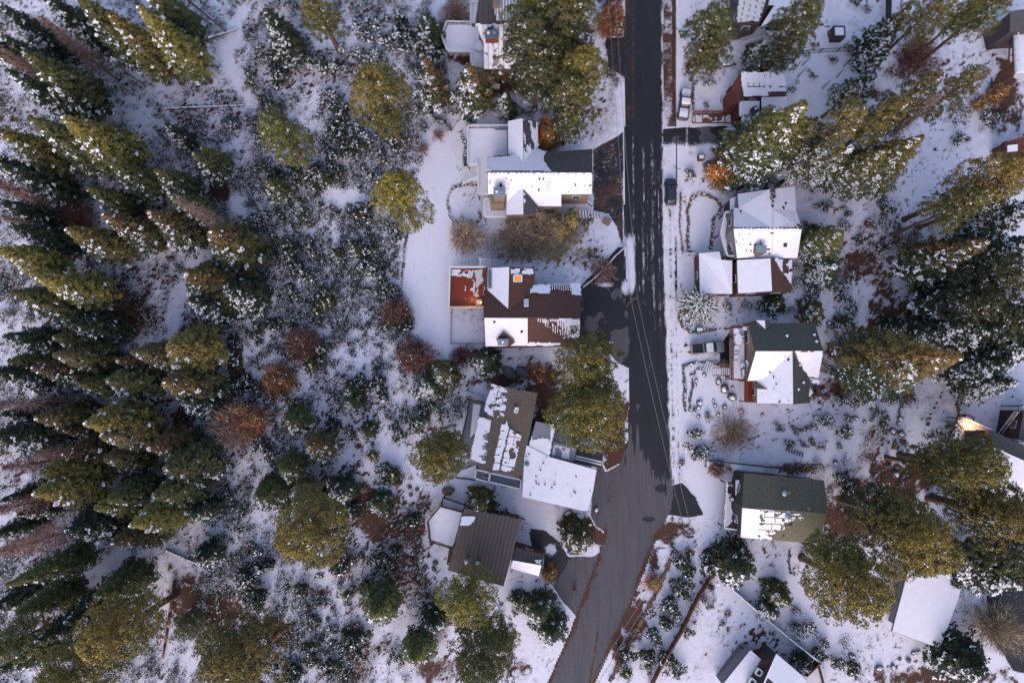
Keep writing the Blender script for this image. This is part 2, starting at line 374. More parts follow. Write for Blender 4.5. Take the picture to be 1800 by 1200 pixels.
xs, ys = ax(-98, 98, .36), ax(-62, 80, .36)
X, Y = np.meshgrid(xs, ys, indexing='ij')
PX, PY = topix(X, Y, 0.0)
far = (np.abs(X) > 99) | (np.abs(Y) > 81)
PX = np.where(far, np.clip(PX, -400, 2200), PX); PY = np.where(far, np.clip(PY, -400, 1600), PY)
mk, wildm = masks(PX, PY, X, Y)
Z = .35*wildm*(fbm(X, Y, .22)-.5)+.05*(fbm(X, Y, .9, 2)-.5)*wildm
Z = np.where(far, 0, Z)
nx, ny = X.shape
idx = np.arange(nx*ny).reshape(nx, ny)
Fc = np.stack([idx[:-1, :-1], idx[1:, :-1], idx[1:, 1:], idx[:-1, 1:]], -1).reshape(-1, 4)
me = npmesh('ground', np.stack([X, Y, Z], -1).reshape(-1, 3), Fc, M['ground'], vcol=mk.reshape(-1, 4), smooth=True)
g = link('ground', me); g['kind'] = 'structure'

def sheet(name, polypx, z, fn, res=.25, ragged=0):
    """a flat sheet with the shape of a polygon (photo pixels on the ground) and painted surface masks"""
    W = [toworld(a, b, 0) for a, b in polypx]
    x0, x1 = min(a for a, b in W), max(a for a, b in W); y0, y1 = min(b for a, b in W), max(b for a, b in W)
    gx, gy = np.arange(x0, x1+res, res), np.arange(y0, y1+res, res)
    X, Y = np.meshgrid(gx, gy, indexing='ij'); nx, ny = X.shape
    cx, cy = X[:-1, :-1]+res/2, Y[:-1, :-1]+res/2
    keep = inpoly(cx, cy, W)
    idx = np.arange(nx*ny).reshape(nx, ny)
    Fc = np.stack([idx[:-1, :-1], idx[1:, :-1], idx[1:, 1:], idx[:-1, 1:]], -1)[keep]
    used, inv = np.unique(Fc.ravel(), return_inverse=True)
    XX, YY = X.ravel()[used], Y.ravel()[used]
    px, py = topix(XX, YY, 0.0)
    mk = fn(px, py, XX, YY)
    if ragged:
        d = seg_dist(px, py, list(polypx)+[polypx[0]]); k = 1-sstep(.0, 1.0, d/(ragged*(.35+1.6*fbm(XX, YY, .8))))
        mk[:, 0] = np.maximum(mk[:, 0], 1.15*k)
    me = npmesh(name, np.stack([XX, YY, np.full_like(XX, z)], -1), inv.reshape(-1, 4), M['road_surface' if name == 'road' else 'ground'], vcol=mk)
    o = link(name, me); o['kind'] = 'structure'; return o

LE = [(-200, 1098), (0, 1098), (230, 1098), (430, 1097), (520, 1104), (600, 1106), (700, 1105), (770, 1105), (820, 1088), (900, 1070), (980, 1050), (1060, 1020), (1110, 1002), (1200, 962), (1400, 880)]
RE = [(-200, 1165), (0, 1165), (200, 1165), (430, 1166), (560, 1171), (700, 1176), (800, 1180), (870, 1184), (900, 1178), (930, 1160), (1000, 1134), (1090, 1098), (1200, 1046), (1400, 960)]
def road_fn(px, py, x, y):
    l = np.interp(py, [a for a, b in LE], [b for a, b in LE]); r = np.interp(py, [a for a, b in RE], [b for a, b in RE])
    n = fbm(x, y, .5); st = fbm(x*2.2, y*.16, 1.0, 4); st2 = fbm(x*5, y*.35+30, 1.0, 3)
    snow = .16*st2*sstep(230, 300, py)*(1-sstep(560, 640, py))
    # lines of snow left between the wheel tracks
    def line(cx, w, y0, y1, s, soft=60):
        return s*np.exp(-((px-cx)/w)**2)*sstep(y0-soft, y0+soft, py)*(1-sstep(y1-soft, y1+soft, py))*(.25+1.0*st2+.7*(fbm(x*3, y*1.4, 1.0, 3)-.3))*(.45+st)*.62
    bend = np.interp(py, [0, 450, 620, 800], [0, 0, 6, 12])
    for cx, w_, y0, y1, s in ((1131, 3.2, 235, 560, .80), (1147, 3.2, 215, 600, .85), (1113, 2.4, 210, 470, .95), (1158, 2.5, 270, 620, .7), (1138, 2.2, 300, 640, .6), (1152, 2, 260, 500, .6),
                              (1122, 2, 330, 560, .6), (1127, 1.2, 280, 640, .7), (1135, 1.2, 420, 700, .6), (1143, 1.1, 240, 520, .7), (1155, 1.2, 420, 720, .6), (1162, 1.2, 330, 700, .6), (1118, 1.3, 420, 700, .5), (1166, 3, 260, 900, .45)):
        snow = np.maximum(snow, line(cx+bend, w_, y0, y1, s))
    # snow banks at the left edge near the drive of the red-decked house
    bank = sstep(395, 430, py)*(1-sstep(500, 535, py))*(1-sstep(1112, 1121, px+6*(n-.5)))
    snow = np.maximum(snow, bank*(.62+.5*st))
    wet = 1.0-sstep(715, 865, py+230*(st-.5)+.9*(1125-px))*1.0
    wet = np.maximum(wet, np.where(px > r-34, 1-sstep(800, 880, py), 0)*sstep(.36, .5, st))
    wet = np.maximum(wet, .95*np.exp(-((px-1162)/14)**2-((py-858)/9)**2)); wet = np.maximum(wet, .9*np.exp(-((px-1140)/14)**2-((py-912)/7)**2))
    grey = (-.62*sstep(.40, .62, st2)*(.35+.65*st)+.12)*sstep(190, 300, py)*(1-sstep(690, 780, py))+.30*(st-.5)
    lit = (1-sstep(0, 5, px-1106+5*(n-.5)))*(1-sstep(200, 300, py))*(.15+.75*st)+.65*np.exp(-((px-1113)/3.)**2)*(1-sstep(200, 230, py))
    edge = np.minimum(px-l, r-px)
    lit = np.maximum(lit, (.95-edge/11*.6)*sstep(860, 960, py)*(.35+1.2*fbm(x, y, .9)))
    lit = np.maximum(lit, .9*np.exp(-((px-np.interp(py, [1030, 1200], [1064, 1036]))/2.5)**2)*sstep(1060, 1120, py)*(.4+n))
    lit = np.maximum(lit, .6*np.exp(-((r-px)/4)**2)*sstep(640, 700, py)*(.4+st))
    snow = np.maximum(snow, (.72-(r-px)/6*.6)*(1-sstep(850, 880, py))*(.3+1.1*fbm(x, y, .8)))
    return np.stack([snow, np.clip(wet+grey, 0, 1), lit*.9, 0*px], -1)
road_poly = [(b, a) for a, b in LE]+[(b, a) for a, b in RE[::-1]]
sheet('road', road_poly, .012+.03, road_fn)
def kerb_fn(px, py, x, y):
    n = fbm(x, y, .7); n2 = fbm(x, y*.4, 1.3)
    d = (px-1166)/22.0
    dirt = (1-sstep(150, 240, py))*(1-sstep(.75, 1.05, d))
    s = .95-.58*dirt*(.45+.9*n)*np.where(py < 60, .75, 1)-.25*sstep(.5, .75, n2)
    # wheel and foot prints down the verge
    for cx in (1176, 1186): s -= .42*np.exp(-((px-cx-np.interp(py, [300, 800], [0, 8]))/2.0)**2)*(fbm(x*3, y*2.2, 1, 2) > .5)*sstep(340, 370, py)*(1-sstep(860, 900, py))
    s -= .9*np.exp(-((px-1186)/3.4)**2)*(1-sstep(200, 330, py)) * (.6+.5*n2)
    s -= .9*np.exp(-((px-1180)/10)**2-((py-245)/36)**2)
    s -= .75*np.exp(-((px-1189)/2.2)**2-((py-470)/45)**2)
    # where the path of the verge turns to dark wet ground below the bend
    s -= .85*np.exp(-((px-np.interp(py, [840, 900], [1196, 1212]))/12)**2-((py-872)/26)**2)
    return np.stack([s, np.where(py > 230, .9, .15)+0*px, (1-sstep(180, 250, py))*1.1+sstep(650, 720, py)*.6*(.3+n), 0*px], -1)
RS = [(RE[i][1], RE[i][0]) for i in range(0, 9)]
sheet('verge', [(1165, -200), (1165, 200), (1166, 430), (1171, 560), (1176, 700), (1180, 800), (1184, 870), (1186, 905), (1230, 908), (1206, 850), (1194, 800), (1192, 700), (1190, 560), (1189, 430), (1187, 200), (1187, -200)], .028, kerb_fn)

def drive(wet, lit, snow, k=0., extra=None):
    def fn(px, py, x, y):
        n = fbm(x, y, .45); n2 = fbm(x+9, y+3, 1.2)
        m = np.stack([snow*(.35+1.3*n2)+0*px, wet+.9*(n-.5)+0*px, lit*(.2+1.5*n)+0*px, 0*px], -1)
        if extra: m = extra(m, px, py, n, n2)
        return m
    return fn
sheet('driveway', [(1040, 262), (1085, 236), (1098, 226), (1098, 432), (1092, 440), (1082, 400), (1068, 378), (1040, 372)], .020, drive(1.2, .50, .30), ragged=4)
def pud(m, px, py, n, n2):
    m[:, 1] = np.where(n > .575, 0.15, 1.2)
    m[:, 0] = np.maximum(m[:, 0]*.0, 1.1*np.exp(-((px-1100)/9)**2-((py-505)/14)**2)); m[:, 0] = np.maximum(m[:, 0], .75*np.exp(-((px-1062)/20)**2-((py-500)/6)**2)*(.4+1.1*n2))
    return m
sheet('driveway', [(1016, 504), (1050, 470), (1086, 432), (1110, 432), (1125, 530), (1125, 660), (1085, 640), (1060, 612), (1016, 606)], .024, drive(1.2, .05, .0, extra=pud), ragged=4)
sheet('driveway', [(1040, 850), (1052, 800), (1066, 826), (1112, 802), (1095, 890), (1080, 950), (1045, 925), (1035, 905)], .022, drive(.1, .35, .0), ragged=4)
def dr4(m, px, py, n, n2):
    m[:, 1] = 1.2-1.3*sstep(990, 1015, px+ (py-985)*.6+20*(n-.5)); m[:, 0] = 1.0*np.exp(-((px-968)/12)**2-((py-965)/12)**2)*(.4+1.1*n2)
    return m
sheet('driveway', [(925, 925), (960, 930), (985, 950), (1000, 975), (1040, 975), (1076, 960), (1050, 1035), (1015, 1090), (985, 1055), (970, 1030), (952, 1010), (955, 976), (935, 970)], .022, drive(1, .1, .2, extra=dr4), ragged=4)
def dr5(m, px, py, n, n2):
    m[:, 0] = .34*n2+.85*sstep(246, 262, py)*(.35+1.0*n)+.5*np.exp(-((px-1207)/1.6)**2); m[:, 1] = 1.1-1.2*sstep(.5, .62, n); return m
sheet('driveway', [(1150, 226), (1190, 222), (1282, 219), (1276, 250), (1264, 268), (1262, 280), (1190, 292), (1150, 262)], .034, drive(1.0, .0, .2, extra=dr5), ragged=4)
def dr6(m, px, py, n, n2):
    m[:, 0] = 0.; return m
sheet('driveway', [(1172, 852), (1200, 845), (1224, 872), (1240, 905), (1210, 912), (1165, 905)], .036, drive(.9, .2, .0, extra=dr6), ragged=4)
sheet('driveway', [(1262, 610), (1285, 575), (1285, 670), (1266, 660)], .024, drive(1.3, 0, 0), ragged=4)
sheet('driveway', [(1730, 1045), (1800, 1020), (1860, 1200), (1780, 1180), (1740, 1120)], .024, drive(1.0, .3, .25), ragged=4)
sheet('patio', [(1425, 632), (1448, 600), (1500, 600), (1505, 640), (1490, 655), (1470, 668), (1440, 655)], .022, drive(.1, .7, .55), ragged=4)
sheet('driveway', [(1064, 66), (1112, 66), (1112, 150), (1086, 128), (1068, 120)], .018, drive(1.0, .35, .0), ragged=1)
sheet('patio', [(940, 150), (970, 145), (985, 180), (945, 182)], .022, drive(.2, .5, .2), ragged=4)
# ------------------------------------------------------------------ foliage prototypes
def unit(v): return v/np.maximum(np.linalg.norm(v, axis=-1, keepdims=True), 1e-6)
def quads(C, N, size, asp, q):
    """C centres, N normals, size per quad"""
    n = len(C); r = q.normal(size=(n, 3)); T = unit(np.cross(N, r)); B = unit(np.cross(N, T))
    s = size[:, None]; T = T*s*.5; B = B*s*.5*asp
    V = np.stack([C-T-B*.6, C+T*.2-B, C+T+B*.5, C-T*.1+B], 1).reshape(-1, 3)
    return V, np.arange(4*n).reshape(n, 4)
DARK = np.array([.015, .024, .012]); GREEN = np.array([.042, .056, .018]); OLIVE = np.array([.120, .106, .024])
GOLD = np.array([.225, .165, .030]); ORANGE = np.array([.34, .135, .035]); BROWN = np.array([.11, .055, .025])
SN = np.array([.78, .77, .83]); SDIR = np.array([-.55, -.83])
def mesh_leaves(name, C, N, size, asp, col, snow, q):
    V, Fq = quads(C, N, size, asp, q)
    c = np.concatenate([col, np.where(snow, 0., 1.)[:, None]], 1)
    c[:, :3] = np.where(snow[:, None], SN*(.9+.14*q.random((len(C), 1))), c[:, :3])
    return npmesh(name, V, Fq, M['foliage'], fcol=c)

def fir_crown(h, r, pal, snow, gold, seed, base=.12, dens=1.0):
    q = np.random.default_rng(seed); C = []; N = []; Sz = []; Cl = []; Sn = []
    z0 = h*base; nw = int(h/.56); ph = 0
    for i in range(nw):
        t = i/nw; z = z0+(h-z0)*t
        rr = r*(1-t**1.22)**.95*(.72+.28*min(1, t/.12))*(1.10 if i % 2 else .88)+.10
        nb = max(5, int((6+rr*2.2)*dens)); ph += 1.1
        for b in range(nb):
            a = ph+2*math.pi*b/nb+q.uniform(-.25, .25); L = rr*q.uniform(.68, 1.16)
            d = np.array([math.cos(a), math.sin(a)]); face = d@SDIR
            npf = max(2, int(L/.34)); bc = q.random()
            bcol = pal[0]*(1-bc)+pal[1]*bc
            g = np.clip(gold*(.25+1.25*t**1.4)-.25*max(0, face)+q.uniform(-.15, .15), 0, 1)  # warm low sun on the upper crown, put into the leaf colour
            for k in range(npf):
                s = (k+.7)/npf; wdt = .16+.42*math.sin(math.pi*min(1, s*.9))*L*.3
                m = 6 if s < .5 else 9
                c = np.zeros((m, 3)); lat = q.uniform(-1, 1, m)*wdt; al = L*s+q.uniform(-.2, .2, m)
                c[:, 0] = d[0]*al-d[1]*lat; c[:, 1] = d[1]*al+d[0]*lat; c[:, 2] = z-.26*al-.05*np.abs(lat)+q.uniform(-.12, .12, m)+.25*s*s*L*.3
                nn = np.zeros((m, 3)); nn[:, 0] = d[0]*.45; nn[:, 1] = d[1]*.45; nn[:, 2] = 1; nn += q.normal(size=(m, 3))*.45
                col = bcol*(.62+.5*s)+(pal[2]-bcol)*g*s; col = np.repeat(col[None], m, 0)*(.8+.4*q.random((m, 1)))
                ps = snow*(.10+1.35*max(0, face+.2)*(s > .3))*(1-.35*g)
                sn = (q.random(m) < .68) & (q.random() < ps*1.25)
                C.append(c); N.append(nn); Sz.append(q.uniform(.20, .42, m)*min(1.08, .8+.1*r)); Cl.append(col); Sn.append(sn)
    C = np.concatenate(C); N = unit(np.concatenate(N)); Sn = np.concatenate(Sn); C[Sn, 2] += .07
    return mesh_leaves('crown', C, N, np.concatenate(Sz), .62, np.clip(np.concatenate(Cl), .004, 1), Sn, q)

def pine_crown(h, r, pal, snow, gold, seed, base=.45, nl=23, puff=.46):
    q = np.random.default_rng(seed); C = []; N = []; Sz = []; Cl = []; Sn = []
    ch = h*(1-base)
    for i in range(nl):
        t = (i+.5)/nl; a = i*2.4+q.uniform(-.5, .5)
        env = r*(1-.82*t**1.9)*min(1, .62+t*1.5)
        R = env*q.uniform(.42, .78) if t < .93 else 0
        ls = np.array([q.uniform(.30, .46)*r]*2+[q.uniform(.26, .38)*r]); ls[:2] *= 1.0-.30*t
        cen = np.array([math.cos(a)*R, math.sin(a)*R, h*base+ch*(.06+.90*t)-ls[2]*.6])
        lc = q.random(); lobe = pal[0]*(1-lc)+pal[1]*lc; g0 = np.clip(gold*(.35+.9*t)+q.uniform(-.25, .25), 0, 1)  # upper lobes more golden: sunlit treetops put into the needle colour
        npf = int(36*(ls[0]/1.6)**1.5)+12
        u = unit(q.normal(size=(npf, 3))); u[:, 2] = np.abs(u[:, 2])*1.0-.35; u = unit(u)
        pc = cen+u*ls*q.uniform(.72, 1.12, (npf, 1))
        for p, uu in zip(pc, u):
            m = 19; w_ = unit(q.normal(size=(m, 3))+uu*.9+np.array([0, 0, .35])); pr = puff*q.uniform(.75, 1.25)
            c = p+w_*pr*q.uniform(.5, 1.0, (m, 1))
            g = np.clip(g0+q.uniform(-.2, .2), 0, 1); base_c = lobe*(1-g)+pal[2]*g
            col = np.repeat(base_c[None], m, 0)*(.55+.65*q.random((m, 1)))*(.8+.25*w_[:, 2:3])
            face = uu[0]*SDIR[0]+uu[1]*SDIR[1]
            cl = q.random() < snow*(.25+.8*max(0, face))
            sn = (q.random(m) < (.5 if cl else snow*.06)) & (w_[:, 2] > .1)
            C.append(c); N.append(unit(w_+q.normal(size=(m, 3))*.5)); Sz.append(q.uniform(.16, .31, m)); Cl.append(col); Sn.append(sn)
    C = np.concatenate(C)
    return mesh_leaves('crown', C, np.concatenate(N), np.concatenate(Sz), .55, np.clip(np.concatenate(Cl), .004, 1), np.concatenate(Sn), q)

def bush_crown(h, r, pal, snow, seed, n=420, size=.24, lob=7):
    q = np.random.default_rng(seed); C = []; N = []
    cen = np.stack([q.normal(size=lob)*r*.42, q.normal(size=lob)*r*.42, q.uniform(.25, .6, lob)*h], 1); cen[0, :2] = 0
    k = q.integers(0, lob, n); u = unit(q.normal(size=(n, 3))); u[:, 2] = np.abs(u[:, 2])
    sc = np.array([r*.48, r*.48, h*.5]); C = cen[k]+u*sc*q.uniform(.35, 1.05, (n, 1)); C[:, 2] = np.maximum(C[:, 2], .05)
    lobc = q.random(lob)[k][:, None]; col = (pal[0]*(1-lobc)+pal[1]*lobc)*(.6+.8*q.random((n, 1)))
    face = u[:, 0]*SDIR[0]+u[:, 1]*SDIR[1]
    sn = q.random(n) < snow*(.6+.5*face+.4*u[:, 2])
    return mesh_leaves('foliage', C, unit(u+q.normal(size=(n, 3))*.6), q.uniform(.7, 1.3, n)*size, .6, np.clip(col, .004, 1), sn, q)

def segs_mesh(name, segs, mats, cols=None):
    A = np.array([s[0] for s in segs], float); B = np.array([s[1] for s in segs], float)
    ra = np.array([s[2] for s in segs])[:, None]; rb = np.array([s[3] for s in segs])[:, None]
    D = unit(B-A); U = np.where(np.abs(D[:, 2:3]) > .9, [[1, 0, 0]], [[0, 0, 1]]); Xv = unit(np.cross(D, U)); Yv = np.cross(Xv, D)
    n = len(segs); V = np.zeros((n, 6, 3))
    for k in range(3):
        t = 2*math.pi*k/3; o = Xv*math.cos(t)+Yv*math.sin(t); V[:, k] = A+o*ra; V[:, 3+k] = B+o*rb
    b = (np.arange(n)*6)[:, None]
    Fq = np.concatenate([b+np.array([[k, (k+1) % 3, 3+(k+1) % 3, 3+k]]) for k in range(3)], 0)
    fc = None
    if cols is not None: fc = np.tile(np.concatenate([np.array(cols), np.ones((n, 1))], 1), (3, 1))
    return npmesh(name, V.reshape(-1, 3), Fq, mats, fcol=fc)
def twigs(h, r, col, seed, stems=12, depth=4, spread=.9, thick=.05, snow=.0, single=False):
    q = random.Random(seed); out = []; cols = []
    def grow(p, d, L, rad, dep):
        nseg = 2
        for s in range(nseg):
            d2 = (d+Vector((q.gauss(0, .14), q.gauss(0, .14), q.gauss(0, .08)+.03))).normalized(); p2 = p+d2*(L/nseg)
            out.append((p, p2, rad, rad*.75)); k = q.uniform(.7, 1.3)
            cols.append(tuple(SN*.85) if q.random() < snow else (col[0]*k, col[1]*k, col[2]*k)); p, d = p2, d2; rad *= .78
        if dep > 0:
            for i in range(q.choice((2, 3, 3, 4))):
                nd = (d+Vector((q.gauss(0, .55), q.gauss(0, .55), q.gauss(.05, .35)))).normalized()
                grow(p, nd, L*q.uniform(.6, .9), rad*.8, dep-1)
    if single:
        top = Vector((0, 0, h)); out.append((Vector((0, 0, 0)), top*.55, thick*3, thick*2)); cols.append(col); out.append((top*.55, top, thick*2, thick*.5)); cols.append(col)
        for i in range(stems*3):
            z = h*q.uniform(.22, .97); a = q.uniform(0, 6.28); L = r*(1.15-z/h)*q.uniform(.6, 1.1)
            grow(Vector((0, 0, z)), Vector((math.cos(a), math.sin(a), q.uniform(-.15, .25))).normalized(), L*.5, thick*.55, 2)
    else:
        for i in range(stems):
            a = 6.28*i/stems+q.uniform(-.3, .3); s = q.uniform(.15, spread)
            grow(Vector((math.cos(a)*.02, math.sin(a)*.02, 0)), Vector((math.cos(a)*s, math.sin(a)*s, 1)).normalized(), h*.36, thick, depth)
        # scale the spread to the wanted radius
        mx = max(math.hypot(b.x, b.y) for _, b, _, _ in out); mz = max(b.z for _, b, _, _ in out)
        out = [(Vector((a.x*r/mx, a.y*r/mx, a.z*h/mz)), Vector((b.x*r/mx, b.y*r/mx, b.z*h/mz)), ra, rb) for a, b, ra, rb in out]
    return out, cols
def twig_mesh(name, *a, **k):
    o, c = twigs(*a, **k); return segs_mesh(name, o, M['foliage'], c)

def trunk_mesh(h, r0, upto, seed, mt, limbs=8, crown_r=2.5, base=.4, lean=0):
    q = random.Random(seed); mb = MB(); n = 6; pts = []
    for i in range(n+1):
        t = i/n; pts.append(Vector((q.uniform(-.12, .12)*t*2, q.uniform(-.12, .12)*t*2, h*upto*t)))
    mb.tube((0, 0, -.4), pts[0]+Vector((0, 0, .35)), r0*1.5, r0*1.05, 9, cap=False)
    for i in range(n): mb.tube(pts[i]+Vector((0, 0, .3 if i == 0 else 0)), pts[i+1], r0*(1-.8*i/n), r0*(1-.8*(i+1)/n), 9, cap=False)
    for i in range(limbs):
        z = h*(base*.8+(upto-base*.8)*q.random()); a = q.uniform(0, 6.28); L = crown_r*q.uniform(.5, .85)
        mb.tube((0, 0, z), (math.cos(a)*L, math.sin(a)*L, z+L*q.uniform(-.1, .35)), r0*.28, r0*.07, 5, cap=False)
    return mb.mesh('trunk', mt, True)

TREE = {}
def reg(key, h, r, crowns, trunk): TREE.setdefault(key, []).extend([(h, r, c, trunk) for c in crowns])
T_fir = trunk_mesh(20, .30, .9, 1, M['bark'], 6, 1.5, .3)
T_pine = trunk_mesh(24, .46, .88, 2, M['bark'], 16, 3.4, .5)
reg('fir_olive', 20, 2.9, [fir_crown(20, 2.9, (DARK*1.5, GREEN*1.5, OLIVE*1.25), .14, .55, s, base=.2) for s in (1, 2)], T_fir)
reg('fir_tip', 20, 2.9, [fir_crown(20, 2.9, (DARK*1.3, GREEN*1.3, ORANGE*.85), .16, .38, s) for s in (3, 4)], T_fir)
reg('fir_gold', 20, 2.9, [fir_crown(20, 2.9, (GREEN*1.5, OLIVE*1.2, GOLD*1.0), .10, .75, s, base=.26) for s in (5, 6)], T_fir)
reg('fir_dark', 20, 2.9, [fir_crown(20, 2.9, (DARK, DARK*1.6, GREEN), .24, .25, s) for s in (7, 8)], T_fir)
reg('fir_brown', 20, 2.9, [fir_crown(20, 2.9, (GREEN*1.3, OLIVE*.9, np.array([.27, .16, .09])), .14, .40, 9)], T_fir)
T_sn = trunk_mesh(12, .2, .9, 3, M['bark_grey'], 4, 1.5, .3)
reg('snowfir', 12, 3.0, [fir_crown(12, 3.0, (DARK*1.5, GREEN*1.2, OLIVE), .32, .25, s, base=.05) for s in (10, 11)], T_sn)
reg('snowfir_tip', 12, 3.0, [fir_crown(12, 3.0, (DARK*1.5, GREEN*1.3, ORANGE*.7), .28, .50, 12, base=.05)], T_sn)
def star_crown(h, r, seed):
    q = np.random.default_rng(seed); C = []; N = []; Sz = []; Cl = []; Sn = []
    for w_ in range(5):
        z = h*(.15+.17*w_); L0 = r*(1-.17*w_); nb = 12-w_
        for b in range(nb):
            a = 6.283*b/nb+w_*.4+q.uniform(-.12, .12); L = L0*q.uniform(.8, 1.08); k = int(L/.13); d = np.array([math.cos(a), math.sin(a)])
            for i in range(k):
                s_ = (i+.5)/k; wd = .34*math.sin(math.pi*min(.97, .15+s_*.85))+.05; m = 5; lat = q.uniform(-1, 1, m)*wd; al = L*s_+np.abs(lat)*.5
                c = np.stack([d[0]*al-d[1]*lat, d[1]*al+d[0]*lat, z+.18*al-.12*al*s_-.15*np.abs(lat)+q.uniform(-.05, .05, m)], 1); C.append(c)
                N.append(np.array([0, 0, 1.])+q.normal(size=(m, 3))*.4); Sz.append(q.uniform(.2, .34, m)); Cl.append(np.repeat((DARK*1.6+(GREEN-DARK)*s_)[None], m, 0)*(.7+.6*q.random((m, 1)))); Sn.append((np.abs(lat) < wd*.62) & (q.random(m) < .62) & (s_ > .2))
    C = np.concatenate(C); Sn = np.concatenate(Sn); C[Sn, 2] += .06
    return mesh_leaves('crown', C, unit(np.concatenate(N)), np.concatenate(Sz), .6, np.clip(np.concatenate(Cl), .004, 1), Sn, q)
reg('snowbig', 22, 4.8, [fir_crown(22, 4.8, (DARK*1.6, GREEN*1.6, GOLD*.9), .17, .65, s, base=.10) for s in (15,)], T_fir)
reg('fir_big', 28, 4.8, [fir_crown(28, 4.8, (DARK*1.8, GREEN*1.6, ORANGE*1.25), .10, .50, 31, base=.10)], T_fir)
reg('star', 6, 4.2, [star_crown(6, 4.2, 77)], T_sn)
reg('dome_dark', 8, 2.7, [fir_crown(8, 2.7, (DARK*1.2, GREEN, GREEN*1.3), .22, .4, 13, base=.02, dens=1.3)], T_sn)
reg('dome_olive', 8, 2.7, [fir_crown(8, 2.7, (DARK*1.6, OLIVE*.8, GOLD*.7), .18, .5, 14, base=.02, dens=1.3)], T_sn)
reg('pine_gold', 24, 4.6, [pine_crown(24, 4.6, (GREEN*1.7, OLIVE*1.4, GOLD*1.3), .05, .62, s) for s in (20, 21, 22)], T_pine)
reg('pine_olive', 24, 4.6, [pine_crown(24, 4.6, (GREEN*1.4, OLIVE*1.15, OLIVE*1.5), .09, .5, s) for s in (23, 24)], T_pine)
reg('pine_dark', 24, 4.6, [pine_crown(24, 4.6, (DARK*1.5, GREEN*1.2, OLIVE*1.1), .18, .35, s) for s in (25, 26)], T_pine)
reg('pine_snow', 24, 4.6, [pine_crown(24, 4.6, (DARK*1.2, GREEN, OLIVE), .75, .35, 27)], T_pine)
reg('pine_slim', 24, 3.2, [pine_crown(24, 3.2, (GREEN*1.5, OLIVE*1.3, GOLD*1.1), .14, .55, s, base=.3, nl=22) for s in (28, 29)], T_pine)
LOOK = {'fir_olive': ('tall narrow olive green fir', 'fir_tree'), 'fir_tip': ('dark fir with an orange tip', 'fir_tree'), 'fir_gold': ('golden green pointed fir', 'fir_tree'),
        'fir_dark': ('dark fir specked with snow', 'fir_tree'), 'fir_brown': ('brownish thinning fir', 'fir_tree'), 'snowfir': ('young fir laden with snow', 'fir_tree'),
        'snowfir_tip': ('snowy fir with an orange top', 'fir_tree'), 'fir_big': ('huge pointed fir with a glowing orange tip', 'fir_tree'), 'snowbig': ('large fir with clumps of snow', 'fir_tree'), 'star': ('wide star shaped fir with snowy arms', 'fir_tree'), 'dome_dark': ('short dark green conifer', 'conifer'), 'dome_olive': ('short olive green conifer', 'conifer'),
        'pine_gold': ('broad golden green pine', 'pine_tree'), 'pine_olive': ('broad olive pine', 'pine_tree'), 'pine_dark': ('broad dark green pine', 'pine_tree'),
        'pine_snow': ('tall pine with snowy branches', 'pine_tree'), 'pine_slim': ('slim olive gold pine', 'pine_tree')}
CATN = {'fir_tree': 'fir tree', 'pine_tree': 'pine tree', 'conifer': 'conifer'}
_cnt = {}
def tree(kind, px, py, h, r, at=1.0, look=None):
    """px,py: where the photo shows the point of the tree at height at*h"""
    v = TREE[kind]; i = _cnt.get(kind, 0); _cnt[kind] = i+1; h0, r0, cm, tm = v[i % len(v)]
    p = P(px, py, h*at); lk, nm = LOOK[kind]
    e = empty(nm, (p.x, p.y, 0)); e.rotation_euler = (0, 0, rnd.uniform(-.35, .35))
    k = r/r0; e_s = (k*rnd.uniform(.93, 1.07), k*rnd.uniform(.93, 1.07), h/h0)
    for nm2, me in (('crown', cm), ('trunk', tm)):
        c = link(nm2, me, e); c.scale = e_s if nm2 == 'crown' else (min(k, 1.3), min(k, 1.3), h/h0)
    bx, by = topix(p.x, p.y, h*.6)
    auto(e, look or lk, CATN[nm], bx, by, 'conifers of the forest and gardens'); return e

